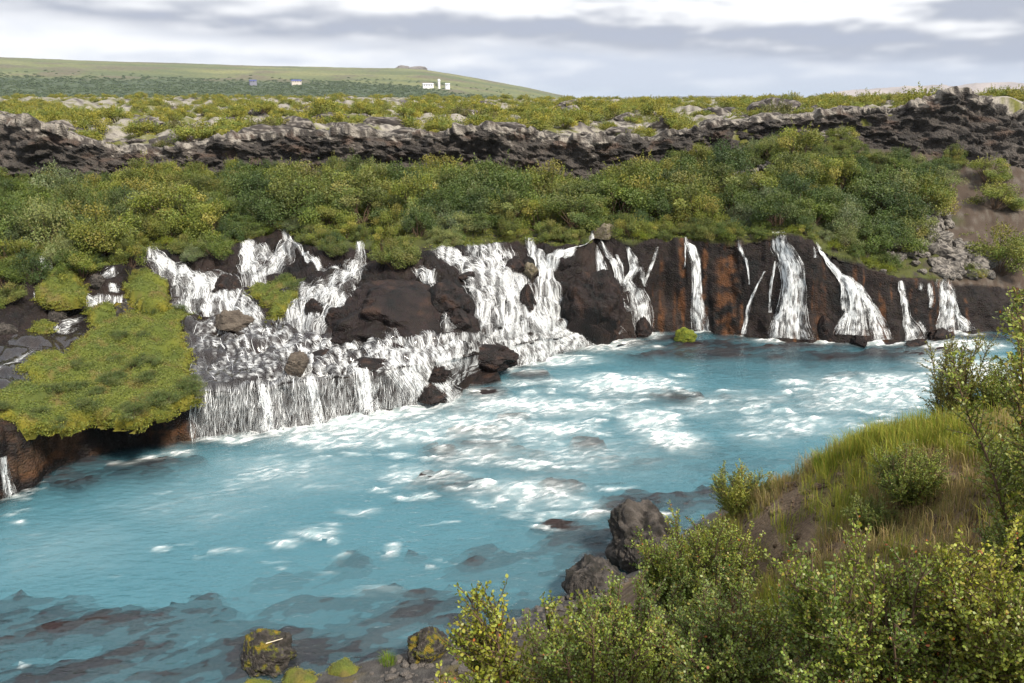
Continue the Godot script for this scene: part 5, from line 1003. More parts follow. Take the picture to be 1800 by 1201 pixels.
	var foam := top("river_foam", make_mesh(fv, fnn, fc, fi, fu), M.foam)
	foam.set_meta("kind", "stuff")
	tag(foam, "white foam streaks and churned patches on the river", "foam")


# ---------------------------------------------------------------- the near bank
func near_height(x: float, z: float) -> float:
	var fx := clampf(x - NEARDIM[0], 0.0, NEARDIM[2] - 1.001)
	var fz := clampf(z - NEARDIM[1], 0.0, NEARDIM[3] - 1.001)
	var i := int(fx)
	var j := int(fz)
	var tx := smoothstep(0.0, 1.0, fx - i) * 0.5 + (fx - i) * 0.5
	var tz := smoothstep(0.0, 1.0, fz - j) * 0.5 + (fz - j) * 0.5
	var k: int = j * NEARDIM[2] + i
	var w: int = NEARDIM[2]
	var y: float = lerpf(lerpf(NEAR[k], NEAR[k + 1], tx), lerpf(NEAR[k + w], NEAR[k + w + 1], tx), tz)
	var rough := smoothstep(0.3, 3.0, y)
	return y + rough * (0.14 * noise_a.get_noise_2d(x * 1.6, z * 1.6) + 0.05 * noise_b.get_noise_2d(x * 2.0, z * 2.0)) + 0.04 * noise_b.get_noise_2d(x * 1.4, z * 1.4)


func build_near_bank() -> void:
	var nx := 330
	var nz := 320
	var v := PackedVector3Array()
	var c := PackedColorArray()
	for j in nz:
		for i in nx:
			var x: float = NEARDIM[0] + (NEARDIM[2] - 1.0) * i / (nx - 1.0)
			var z: float = NEARDIM[1] + (NEARDIM[3] - 1.0) * j / (nz - 1.0)
			var y := near_height(x, z)
			v.append(Vector3(x, y, z))
			var a := noise_a.get_noise_2d(x * 1.2, z * 1.2)
			var b := noise_b.get_noise_2d(x * 2.0, z * 2.0)
			var soil := mixc(Color(0.11, 0.072, 0.045), Color(0.34, 0.24, 0.15), 0.5 + b)
			var turf := mixc(Color(0.10, 0.115, 0.022), Color(0.24, 0.18, 0.06), 0.45 + a)
			var stony := mixc(Color(0.05, 0.046, 0.044), Color(0.16, 0.15, 0.14), 0.4 + b)
			var col := mixc(soil, turf, smoothstep(-0.05, 0.25, a + b * 0.5 - 0.05))
			col = mixc(stony, col, smoothstep(0.5, 1.1, y + a))
			c.append(col)
	var idx := grid_idx(nx, nz, true)
	setting("near_bank", "steep near bank of soil and turf", make_mesh(v, soft_normals(v, idx), c, idx), M.soil)


# ---------------------------------------------------------------- plateau and far land
func plateau_height(x: float, z: float) -> float:
	var far := smoothstep(66.0, 300.0, -z)
	var u := clampf((x / maxf(-z, 1.0) * 1339.0 + 900.0 + 200.0) / 50.0, 0.0, BANK.size() - 1.001)
	var i := int(u)
	var rim: float = lerpf(BANK[i][6].y, BANK[i + 1][6].y, u - i)
	var near := lerpf(rim, 10.6 + 0.02 * x, smoothstep(62.0, 95.0, -z))
	near = lerpf(near, 11.7 + 1.0 * smoothstep(60.0, -80.0, x), far)
	var rough := smoothstep(62.0, 72.0, -z)
	return near + rough * (1.5 * noise_a.get_noise_2d(x * 0.22, z * 0.22) + 0.6 * noise_a.get_noise_2d(x * 0.8, z * 0.8) + 0.35 * (ridge.get_noise_2d(x * 0.5, z * 0.5) - 0.4)) - 0.12


func build_plateau() -> void:
	var nx := 420
	var nz := 210
	var v := PackedVector3Array()
	var c := PackedColorArray()
	for j in nz:
		var t := j / (nz - 1.0)
		var z := -(62.5 * pow(900.0 / 62.5, t * t * 0.55 + t * 0.45))
		for i in nx:
			var s := (i / (nx - 1.0) - 0.5) * 2.0
			var x := s * -z * 1.05
			var y := plateau_height(x, z)
			if j == 0:
				y -= 1.2
			v.append(Vector3(x, y, z))
			var a := noise_a.get_noise_2d(x * 0.6, z * 0.6)
			var b := noise_b.get_noise_2d(x * 0.8, z * 0.8)
			var col := mixc(Color(0.30, 0.275, 0.235), Color(0.50, 0.465, 0.41), 0.5 + b)
			col = mixc(col, Color(0.075, 0.065, 0.06), smoothstep(0.16, 0.34, b - a * 0.4))
			col = mixc(col, Color(0.15, 0.155, 0.03), smoothstep(0.02, 0.24, a + 0.25 * b))
			c.append(col)
	var idx := grid_idx(nx, nz)
	setting("lava_plateau", "lava field with pale lichen and moss", make_mesh(v, soft_normals(v, idx), c, idx), M.plateau)


func hill_slope(az: float) -> float:
	for k in HILL.size() - 1:
		if az < HILL[k + 1][0] or k == HILL.size() - 2:
			return lerpf(HILL[k][1], HILL[k + 1][1], (az - HILL[k][0]) / (HILL[k + 1][0] - HILL[k][0]))
	return 0.0


func build_far_land() -> void:
	# ground that runs on to the horizon, a long green hill, a blue ridge and a bare pale mountain
	var gp := PlaneMesh.new()
	gp.size = Vector2(16000, 16000)
	var gm := StandardMaterial3D.new()
	gm.albedo_color = Color(0.33, 0.36, 0.20)
	gm.roughness = 1.0
	var ground := setting("lowland", "distant low ground beyond the lava field", gp, gm)
	ground.position = Vector3(0, -14, -8600)
	var nx := 260
	var nz := 90
	var v := PackedVector3Array()
	var c := PackedColorArray()
	for j in nz:
		var t := j / (nz - 1.0)
		var r := lerpf(1100.0, 2900.0, t)
		for i in nx:
			var az := lerpf(-0.95, 0.26, i / (nx - 1.0))
			var p := Vector3(sin(az) * r, 0, -cos(az) * r)
			var ridge_y := 13.0 + hill_slope(az) * 2900.0
			var rise := smoothstep(0.0, 1.0, t) * 0.62 + t * 0.38
			var y := lerpf(-4.0, ridge_y, rise)
			var a := noise_a.get_noise_2d(p.x * 0.012, p.z * 0.012)
			var b := noise_b.get_noise_2d(p.x * 0.02, p.z * 0.02)
			y += (7.0 * a + 2.0 * b) * sin(t * PI) + (1.2 * b if t > 0.9 else 0.0)
			p.y = y
			v.append(p)
			var field := mixc(Color(0.115, 0.145, 0.045), Color(0.24, 0.245, 0.085), 0.4 + 1.3 * noise_a.get_noise_2d(p.x * 0.004, p.z * 0.012))  # hill grass; its yellower patches are sunlight between clouds painted into the colour
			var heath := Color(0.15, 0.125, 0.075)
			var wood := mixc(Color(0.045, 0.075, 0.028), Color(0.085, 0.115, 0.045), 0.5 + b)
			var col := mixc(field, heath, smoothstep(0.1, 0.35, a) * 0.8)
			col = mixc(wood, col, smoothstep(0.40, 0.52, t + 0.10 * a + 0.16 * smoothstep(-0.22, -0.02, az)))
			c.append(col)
	var idx := grid_idx(nx, nz)
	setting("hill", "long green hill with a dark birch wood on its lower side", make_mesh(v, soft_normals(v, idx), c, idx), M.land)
	# knobs of rock on the hill's end
	for k in [[-0.1295, 26.0, 10.0], [-0.112, 34.0, 11.0]]:
		var az: float = k[0]
		var rm := rock_mesh(40 + int(k[1]), "far", 10)
		var o := top("rock_knob", rm, M.boulder)
		o.position = Vector3(sin(az) * 2860.0, 13.0 + hill_slope(az) * 2860.0, -cos(az) * 2860.0)
		o.scale = Vector3(k[1], k[2], 20.0)
		tag(o, "grey rock knob on the end of the green hill", "rock", "rock knobs on the hill")
	# wood on the hill: a far-off mass of small crowns
	var crown := leaf_ball(6, 60, 0.55)
	var mm := MultiMesh.new()
	mm.transform_format = MultiMesh.TRANSFORM_3D
	mm.mesh = crown
	var spots := []
	var tries := 0
	while spots.size() < 14000 and tries < 90000:
		tries += 1
		var fi := rng.randf() * (nx - 2)
		var fj := rng.randf() * (nz - 2) * 0.55
		var q := v[int(fj) * nx + int(fi)].lerp(v[(int(fj) + 1) * nx + int(fi) + 1], rng.randf())
		var az := atan2(q.x, -q.z)
		var t := fj / (nz - 1.0)
		var a := noise_a.get_noise_2d(q.x * 0.012, q.z * 0.012)
		if t + 0.10 * a + 0.16 * smoothstep(-0.22, -0.02, az) > 0.45 + 0.05 * rng.randf() and rng.randf() > 0.05:
			continue
		spots.append(Transform3D(Basis(Vector3.UP, rng.randf() * TAU).scaled(Vector3(1.3, 0.8, 1.3) * rng.randf_range(1.6, 3.4)), q))
	mm.instance_count = spots.size()
	for k in spots.size():
		mm.set_instance_transform(k, spots[k])
	var wood := MultiMeshInstance3D.new()
	wood.name = "birch_wood"
	wood.multimesh = mm
	wood.material_override = M.leaf_far
	wood.set_meta("kind", "stuff")
	add_child(wood)
	tag(wood, "dark birch wood spread along the foot of the green hill", "wood")
	# farm buildings
	for f in [["farmhouse", "white farm buildings with pale roof on the hill's foot", -0.1000, 1775.0, 22.0, 5.0, Color(0.92, 0.93, 0.95), Color(0.86, 0.88, 0.92)], ["farmhouse", "small white farm shed beside the white tower", -0.0770, 1775.0, 9.0, 5.0, Color(0.92, 0.93, 0.95), Color(0.80, 0.83, 0.88)], ["farmhouse", "white farm tower between the sheds", -0.0870, 1775.0, 3.5, 11.0, Color(0.93, 0.93, 0.95), Color(0.85, 0.87, 0.9)], ["farmhouse", "low pale house with blue roof in the birch wood", -0.252, 1825.0, 20.0, 4.5, Color(0.80, 0.76, 0.72), Color(0.28, 0.33, 0.62)], ["farmhouse", "small blue-roofed cabin at the edge of the birch wood", -0.300, 1820.0, 14.0, 4.0, Color(0.5, 0.5, 0.55), Color(0.30, 0.34, 0.60)]]:
		house(f[0], f[1], f[2], f[3], f[4], f[5], f[6], f[7])
	# far mountains
	for mt in [["mountain", "pale bare mountain beyond the lava cliff", 0.505, 0.17, 6200.0, 0.0175, Color(0.50, 0.42, 0.38)], ["ridge", "low blue ridge on the horizon", 0.215, 0.10, 7600.0, 0.0035, Color(0.13, 0.125, 0.105)]]:
		var mv := PackedVector3Array()
		var mc := PackedColorArray()
		for j in 40:
			for i in 120:
				var s := i / 119.0 * 2.0 - 1.0
				var tt := j / 39.0
				var az: float = mt[2] + s * mt[3]
				var rr: float = mt[4] * (0.93 + 0.14 * tt)
				var prof := pow(maxf(0.0, 1.0 - s * s), 0.8) * (0.86 + 0.25 * noise_a.get_noise_2d(s * 5.0, 70.0))
				var y: float = 5.0 + mt[4] * mt[5] * prof * sin(tt * PI) * (1.0 + 0.25 * noise_a.get_noise_2d(s * 9.0, tt * 6.0))
				mv.append(Vector3(sin(az) * rr, y + 4.0 * noise_b.get_noise_2d(s * 9.0, tt * 7.0), -cos(az) * rr))
				mc.append(mixc(mt[6], mt[6] * 0.72, 0.5 + 1.4 * noise_a.get_noise_2d(s * 12.0, tt * 5.0)))
		var mi := grid_idx(120, 40)
		setting(mt[0], mt[1], make_mesh(mv, soft_normals(mv, mi), mc, mi), M.land)


func house(called: String, label: String, az: float, r: float, w: float, h: float, wall: Color, roof: Color) -> void:
	var o := thing(called, label, "house", Vector3(sin(az) * r, 13.0 + (0.0128 if r < 1810.0 else 0.0166) * r, -cos(az) * r), "farm buildings on the hill")
	o.rotation.y = -az + 0.2
	var wm := StandardMaterial3D.new()
	wm.albedo_color = wall
	var rmat := StandardMaterial3D.new()
	rmat.albedo_color = roof
	var b := BoxMesh.new()
	b.size = Vector3(w, h + 16.0, 8.0)
	part("wall", b, wm, o).position.y = h * 0.5 - 8.0
	var p := PrismMesh.new()
	p.size = Vector3(10.0, h * 0.4, w + 1.0)
	var rf := part("roof", p, rmat, o)
	rf.rotation.y = PI / 2
	rf.position.y = h * 1.2
	var wb := BoxMesh.new()
	wb.size = Vector3(1.6, 1.6, 0.3)
	var glass := StandardMaterial3D.new()
	glass.albedo_color = Color(0.15, 0.17, 0.2)
	for k in int(w / 5.0):
		part("window", wb, glass, o).position = Vector3(-w * 0.5 + 2.5 + k * 5.0, h * 0.6, 4.6)


# ---------------------------------------------------------------- falling water
func build_falls() -> void:
	for f in FALLS:
		var sv := PackedVector3Array()
		var sn := PackedVector3Array()
		var si := PackedInt32Array()
		var vv := PackedVector3Array()
		var vn := PackedVector3Array()
		var vi := PackedInt32Array()
		var vc := PackedColorArray()
		var vu := PackedVector2Array()
		for s in f[2]:
			var guide: Array = s[2]
			var flat: bool = s[0] == "f"
			var curtain: bool = s[0] == "c"
			var count: int = int(s[1] * (0.35 if flat else 2.2 if curtain else 1.7))
			for k in count:
				var l := rng.randf_range(-1.0, 1.0)
				if not curtain and not flat:
					l = clampf(rng.randfn(0.0, 0.5), -1.15, 1.15)
				var t0 := 0.0
				var t1 := 1.0
				if flat:
					t0 = rng.randf_range(-0.05, 0.95)
					t1 = t0 + rng.randf_range(0.05, 0.22)
				elif curtain:
					t0 = rng.randf_range(0.05, 0.95)
					t1 = minf(1.0, t0 + rng.randf_range(0.06, 0.32))
				elif rng.randf() < 0.75:
					t0 = rng.randf_range(0.0, 0.85)
					t1 = minf(1.0, t0 + rng.randf_range(0.10, 0.4))
				var lane := fposmod(l * 37.0, 1.0)
				if curtain and noise_b.get_noise_1d(guide[0][0] * 31.0 + l * 9.0) + 0.5 * noise_b.get_noise_1d(guide[0][0] * 17.0 + l * 31.0) < 0.02 and rng.randf() < 0.88:
					continue
				var off := rng.randf_range(0.03, 0.12) * (0.4 if flat else 1.0)
				var hw := rng.randf_range(0.003, 0.011) * (1.5 if flat else 1.0) * (0.8 if curtain else 1.0)
				ribbon(sv, sn, si, guide, l, t0, clampf(t1, 0.0, 1.0), off, hw, lane)
			froth(vv, vn, vc, vu, vi, guide, s[0])
			# drops thrown clear of the rock
			if not flat:
				for k in int(s[1] * 1.6):
					var t := sqrt(rng.randf())
					var g := guide_at(guide, t)
					var u := g.x + rng.randf_range(-1.25, 1.25) * g.z
					var p := bank_at(u, g.y) + bank_normal(u, g.y) * rng.randf_range(0.03, 0.28)
					var r := rng.randf_range(0.008, 0.024)
					var q := sv.size()
					for e in [Vector3(-r, -r, 0), Vector3(r, -r, 0), Vector3(0, r * 1.6, 0), Vector3(0, -r * 0.3, r * 1.4)]:
						sv.append(p + e)
						sn.append(Vector3(e.x, e.y, r).normalized())
					si.append_array([q, q + 2, q + 1, q, q + 3, q + 2, q + 1, q + 2, q + 3])
		var o := thing(f[0], f[1], "rapids" if f[0].ends_with("rapids") else "waterfall", Vector3.ZERO)
		part("strands", make_mesh(sv, sn, PackedColorArray(), si), M.white_water, o, true)
		if vv.size():
			part("froth", make_mesh(vv, vn, vc, vi, vu), M.froth, o, true)


# a sheet of broken white water that follows the rock
func froth(v: PackedVector3Array, n: PackedVector3Array, c: PackedColorArray, uv: PackedVector2Array, idx: PackedInt32Array, guide: Array, mode: String) -> void:
	var a := guide_at(guide, 0.0)
	var span := 0.0
	for k in 8:
		var g0 := guide_at(guide, k / 8.0)
		var g1 := guide_at(guide, (k + 1) / 8.0)
		span += bank_at(g0.x, g0.y).distance_to(bank_at(g1.x, g1.y))
	var wide := bank_at(a.x - a.z, a.y).distance_to(bank_at(a.x + a.z, a.y))
	for k in guide.size():
		var g := Vector3(guide[k][0], guide[k][1], guide[k][2])
		wide = maxf(wide, bank_at(g.x - g.z, g.y).distance_to(bank_at(g.x + g.z, g.y)))
	var ns := clampi(int(span / 0.12), 6, 60)
	var nl := clampi(int(wide / 0.14), 5, 50)
	var first := v.size()
	var along := rng.randf() * 20.0
	var before := bank_at(a.x, a.y)
	for j in ns + 1:
		var t := j / float(ns)
		var g := guide_at(guide, t)
		var here := bank_at(g.x, g.y)
		along += here.distance_to(before)
		before = here
		for i in nl + 1:
			var l := i / float(nl) * 2.0 - 1.0
			var u := g.x + l * 1.1 * g.z
			var nn := bank_normal(u, g.y)
			var p := bank_at(u, g.y) + nn * (0.035 + 0.03 * noise_b.get_noise_2d(u * 30.0, t * 20.0 + a.y))
			v.append(p)
			n.append(nn)
			var across := g.x * 1.35 + l * wide * 0.5
			var body := 1.0 - pow(absf(l), 3.0)
			var gate := smoothstep(-0.20, 0.16, noise_a.get_noise_2d(u * 15.0, g.y * 5.0) + 0.4 * noise_a.get_noise_2d(u * 5.0, g.y * 14.0))
			match mode:
				"c":
					body *= 0.42 * (0.55 + 0.9 * noise_b.get_noise_1d(u * 16.0)) * smoothstep(0.0, 0.22, t)
					uv.append(Vector2(across * 1.6, along * 0.10))
				"f":
					body *= 0.78 * gate * smoothstep(-0.18, 0.2, noise_b.get_noise_2d(u * 5.0, g.y * 7.0))
					uv.append(Vector2(across * 0.30, along * 0.62))
				_:
					body *= 0.08 + 0.52 * gate
					uv.append(Vector2(across * 1.5, along * 0.12))
			c.append(Color(1, 1, 1, clampf(body * 1.25, 0.0, 1.0) * smoothstep(0.0, 0.06, t) ))
	for j in ns:
		for i in nl:
			var q := first + j * (nl + 1) + i
			idx.append_array([q, q + 1, q + nl + 1, q + 1, q + nl + 2, q + nl + 1])


func guide_at(g: Array, t: float) -> Vector3:
	var f := clampf(t, 0.0, 0.9999) * (g.size() - 1)
	var i := int(f)
	var a := Vector3(g[i][0], g[i][1], g[i][2])
	return a.lerp(Vector3(g[i + 1][0], g[i + 1][1], g[i + 1][2]), f - i)


func ribbon(v: PackedVector3Array, n: PackedVector3Array, idx: PackedInt32Array, guide: Array, l: float, t0: float, t1: float, off: float, hw: float, lane: float) -> void:
	var a := guide_at(guide, t0)
	var b := guide_at(guide, t1)
	var span := bank_at(a.x, a.y).distance_to(bank_at(b.x, b.y))
	var steps := clampi(int(span / 0.13), 3, 46)
	var first := v.size()
	var before := Vector3.ZERO
	var pts := PackedVector3Array()
	var nrm := PackedVector3Array()
	var thin := PackedFloat32Array()
	for k in steps + 1:
		var t := lerpf(t0, t1, k / float(steps))
		var g := guide_at(guide, t)
		var u := g.x + (l + 0.16 * noise_a.get_noise_2d(t * 3.0 + lane * 50.0, l * 9.0)) * g.z
		pts.append(bank_at(u, g.y) + bank_normal(u, g.y) * (off + 0.03 * noise_b.get_noise_2d(t * 20.0, lane * 90.0)))
		nrm.append(bank_normal(u, g.y))
		thin.append(0.12 + 0.88 * smoothstep(-0.22, 0.04, noise_a.get_noise_2d(u * 15.0, g.y * 5.0) + 0.4 * noise_a.get_noise_2d(u * 5.0, g.y * 14.0)))
	for k in steps + 1:
		var d := (pts[mini(k + 1, steps)] - pts[maxi(k - 1, 0)]).normalized()
		var side := d.cross(nrm[k])
		if side.length() < 0.05:
			side = Vector3.RIGHT
		side = side.normalized()
		var tt := k / float(steps)
		var w := hw * thin[k] * (0.25 + 0.75 * sin(clampf(tt * 1.05, 0.0, 1.0) * PI)) * (0.7 + 0.6 * absf(noise_b.get_noise_2d(tt * 14.0, lane * 200.0 + l * 50.0)))
		v.append(pts[k] - side * w)
		v.append(pts[k] + side * w)
		n.append(nrm[k])
		n.append(nrm[k])
		if k < steps:
			var q := first + k * 2
			idx.append_array([q, q + 2, q + 1, q + 1, q + 2, q + 3])


# ---------------------------------------------------------------- rocks
func rock_mesh(shape: int, kind: String, res := 14) -> ArrayMesh:
	var r := RandomNumberGenerator.new()
	r.seed = 100 + shape
	var planes := []
	for k in 7 if shape != 2 else 3:
		planes.append([Vector3(r.randfn(), r.randfn() * 0.8, r.randfn()).normalized(), r.randf_range(0.62, 0.88)])
	var v := PackedVector3Array()
	var idx := PackedInt32Array()
	var seen := {}
	var at := PackedInt32Array()
	for face in 6:
		at.clear()
		for j in res + 1:
			for i in res + 1:
				var a := tan((i / float(res) - 0.5) * PI * 0.5)
				var b := tan((j / float(res) - 0.5) * PI * 0.5)
				var p: Vector3 = [Vector3(a, b, 1), Vector3(-a, b, -1), Vector3(1, b, -a), Vector3(-1, b, a), Vector3(a, 1, -b), Vector3(a, -1, b)][face]
				p = p.normalized()
				var key := Vector3i((p * 4000.0).round())
				if not seen.has(key):
					seen[key] = v.size()
					v.append(p)
				at.append(seen[key])
		for j in res:
			for i in res:
				var q := j * (res + 1) + i
				idx.append_array([at[q], at[q + res + 1], at[q + 1], at[q + 1], at[q + res + 1], at[q + res + 2]])
	var c := PackedColorArray()
	var o := shape * 17.3
	for k in v.size():
		var p := v[k]
		var m := 1.0 + 0.45 * noise_a.get_noise_3d(p.x * 2.4 + o, p.y * 2.4, p.z * 2.4) + 0.12 * noise_b.get_noise_3d(p.x * 2.2 + o, p.y * 2.2, p.z * 2.2)
		var q := p * m
		if shape == 5:
			q = Vector3(q.x * (1.0 - 0.55 * q.y), q.y, q.z * (1.0 - 0.55 * q.y))
		for pl in planes:
			var s: float = q.dot(pl[0]) - pl[1]
			if s > 0.0:
				q -= pl[0] * s * 0.86
		if kind != "dark" and res > 20:
			q *= 1.0 + 0.08 * ridge.get_noise_3d(p.x * 9.0 + o, p.y * 9.0, p.z * 9.0) + 0.03 * noise_b.get_noise_3d(p.x * 9.0, p.y * 9.0 + o, p.z * 9.0)
		v[k] = q
		var a := noise_a.get_noise_3d(p.x * 4.0 + o, p.y * 4.0, p.z * 4.0)
		var b := noise_b.get_noise_3d(p.x * 3.5 + o, p.y * 3.5, p.z * 3.5)
		var col: Color
		match kind:
			"dark":
				col = mixc(Color(0.014, 0.012, 0.012), Color(0.038, 0.026, 0.024), 0.45 + a + b * 0.5)
				col = mixc(col, Color(0.075, 0.042, 0.028), smoothstep(0.25, 0.45, a) * 0.5)
			"grey", "mossgrey":
				col = mixc(Color(0.042, 0.036, 0.031), Color(0.17, 0.148, 0.13), 0.40 + a * 1.0 + b * 1.3)
				if kind == "mossgrey":
					col = mixc(col, Color(0.16, 0.17, 0.02), smoothstep(0.1, 0.22, a + 0.4 * b))
					col = mixc(col, Color(0.33, 0.24, 0.02), smoothstep(0.28, 0.36, a + 0.5 * b))
			"brown":
				col = mixc(Color(0.13, 0.105, 0.085), Color(0.27, 0.225, 0.18), 0.45 + a + b * 0.6)
			"tan":
				col = mixc(Color(0.20, 0.165, 0.11), Color(0.38, 0.33, 0.25), 0.45 + a + b * 0.6)
				col = mixc(col, Color(0.14, 0.14, 0.03), smoothstep(0.12, 0.3, b) * 0.7)
			"moss":
				col = mixc(Color(0.09, 0.13, 0.012), Color(0.20, 0.22, 0.02), 0.5 + a + b * 0.5)
			"soil":
				col = mixc(Color(0.07, 0.045, 0.028), Color(0.24, 0.17, 0.11), 0.5 + b)
			"lichen":
				col = mixc(Color(0.09, 0.08, 0.075), Color(0.48, 0.44, 0.39), smoothstep(-0.25, 0.2, b + a * 0.6))
			"lava":
				col = mixc(Color(0.05, 0.043, 0.04), Color(0.16, 0.135, 0.12), 0.4 + a + b)
				col = mixc(col, Color(0.46, 0.42, 0.37), smoothstep(0.12, 0.3, b + a * 0.4) * 0.9)
			_:
				col = mixc(Color(0.16, 0.14, 0.13), Color(0.30, 0.27, 0.24), 0.5 + b)
		c.append(col)
	return make_mesh(v, soft_normals(v, idx), c, idx)


func build_rocks() -> void:
	var shared := {}
	for r in ROCKS:
		var key := "%d%s" % [r[6], r[7]]
		if not shared.has(key):
			shared[key] = rock_mesh(r[6], r[7], 44)
		var o := top(r[0], shared[key], M.wet_boulder if r[7] == "dark" else M.moss if r[7] == "moss" else M.boulder)
		o.position = r[3] + Vector3(0, r[4].y * (-0.35 if r[0] == "basalt_outcrop" else 0.35), 0)
		o.scale = r[4]
		o.rotation.y = r[5]
		tag(o, r[1], r[2])
	# a bleached stick across the round boulder
	var st := SurfaceTool.new()
	var stick := CylinderMesh.new()
	stick.top_radius = 0.008
	stick.bottom_radius = 0.016
	stick.height = 0.62
	stick.radial_segments = 8
	var sm := StandardMaterial3D.new()
	sm.albedo_color = Color(0.82, 0.78, 0.70)
	sm.roughness = 0.9
	var so := top("driftwood_stick", stick, sm)
	so.position = ROCKS[2][3] + Vector3(0.18, 0.66, 0.18)
	so.rotation_degrees = Vector3(20, 20, -82)
	tag(so, "bleached driftwood stick lying on the round grey boulder", "stick")
	# boulder slope below the lava cliff
	var protos := []
	for k in 6:
		protos.append(rock_mesh(20 + k, "lichen", 9))
	for t in TALUS:
		var p := bank_at(t[0], t[1])
		var o := top("talus_boulder", protos[rng.randi() % 6], M.boulder)
		o.position = p + Vector3(0, t[2] * 0.35, 0)
		o.scale = Vector3(t[2] * rng.randf_range(1.0, 1.5), t[2] * rng.randf_range(0.7, 1.0), t[2] * rng.randf_range(0.9, 1.3))
		o.rotation = Vector3(rng.randf_range(-0.4, 0.4), rng.randf() * TAU, rng.randf_range(-0.4, 0.4))
		var upper: bool = t[1] > 4.3 and t[0] < 33.0
		tag(o, "grey boulder in the small scree patch among shrubs" if upper else ("large" if t[2] > 0.38 else "small" if t[2] < 0.2 else "middling") + " pale lichen-spotted boulder in the rock slope, " + ("low above the falls" if t[1] < 4.2 else "in its middle" if t[1] < 4.45 else "near its top"), "boulder", "boulders of the upper scree patch" if upper else "boulders tumbled above the falls")
	# knobs and slabs of lava on the plateau
	var lp := []
	for k in 8:
		lp.append(rock_mesh(50 + k, "lava", 12))
	for k in 170:
		var z := -lerpf(64.0, 150.0, pow(rng.randf(), 1.5))
		var x := rng.randf_range(-0.72, 0.72) * -z
		var s := rng.randf_range(0.35, 1.3) * (0.6 + -z / 160.0)
		var o := top("lava_rock", lp[k % 8], M.boulder)
		o.position = Vector3(x, plateau_height(x, z) + s * 0.05, z)
		o.scale = Vector3(s * rng.randf_range(1.2, 2.6), s * rng.randf_range(0.45, 0.8), s * rng.randf_range(1.0, 1.6))
		o.rotation.y = rng.randf() * TAU
		tag(o, "lichen-pale lava lump " + plateau_place(x, z), "rock", "lava lumps on the plateau")


# ---------------------------------------------------------------- leaves
func add_leaf(v: PackedVector3Array, n: PackedVector3Array, c: PackedColorArray, idx: PackedInt32Array, at: Vector3, along: Vector3, face: Vector3, len_: float, wid: float, col: Color, full: bool) -> void:
	var side := along.cross(face)
	if side.length() < 0.01:
		side = Vector3.RIGHT
	side = side.normalized() * wid * 0.5
	var nn := along.cross(side).normalized()
	var q := v.size()
	if full:
		var sag := nn * len_ * -0.10
		v.append(at)
		v.append(at + along * len_ * 0.30 + side * 0.85 + sag * -0.6)
		v.append(at + along * len_ * 0.30 - side * 0.85 + sag * -0.6)
		v.append(at + along * len_ * 0.68 + side * 0.8 + sag * -0.4)
		v.append(at + along * len_ * 0.68 - side * 0.8 + sag * -0.4)
		v.append(at + along * len_ + sag)
		for k in 6:
			n.append(nn)
			c.append(col)
		idx.append_array([q, q + 1, q + 2, q + 1, q + 3, q + 2, q + 2, q + 3, q + 4, q + 3, q + 5, q + 4])
	else:
		v.append(at)
		v.append(at + along * len_ * 0.5 + side)
		v.append(at + along * len_ * 0.5 - side)
		v.append(at + along * len_)
		for k in 4:
			n.append(nn)
			c.append(col)
		idx.append_array([q, q + 1, q + 2, q + 1, q + 3, q + 2])


func rand_dir() -> Vector3:
	return Vector3(rng.randfn(), rng.randfn(), rng.randfn()).normalized()


func leaf_ball(seed_: int, count: int, size: float) -> ArrayMesh:
	var v := PackedVector3Array()
	var n := PackedVector3Array()
	var c := PackedColorArray()
	var idx := PackedInt32Array()
	for k in count:
		var d := rand_dir()
		d.y = absf(d.y)
		add_leaf(v, n, c, idx, d * rng.randf_range(0.5, 1.0), rand_dir(), (d + rand_dir() * 0.6).normalized(), size, size * 0.8, jitter(Color(0.085, 0.12, 0.04), 0.3), false)
	return make_mesh(v, n, c, idx)


func tube(v: PackedVector3Array, n: PackedVector3Array, idx: PackedInt32Array, pts: PackedVector3Array, r0: float, r1: float) -> void:
	var first := v.size()
	var m := pts.size()
	for k in m:
		var d := (pts[mini(k + 1, m - 1)] - pts[maxi(k - 1, 0)]).normalized()
		var s := d.cross(Vector3(0.31, 0.2, 0.93)).normalized()
		var b := s.cross(d)
		var r := lerpf(r0, r1, k / maxf(1.0, m - 1.0))
		for e in 4:
			var dir := s * cos(e * PI / 2) + b * sin(e * PI / 2)
			v.append(pts[k] + dir * r)
			n.append(dir)
		if k < m - 1:
			for e in 4:
				var a := first + k * 4 + e
				var bb := first + k * 4 + (e + 1) % 4
				idx.append_array([a, bb, a + 4, bb, bb + 4, a + 4])


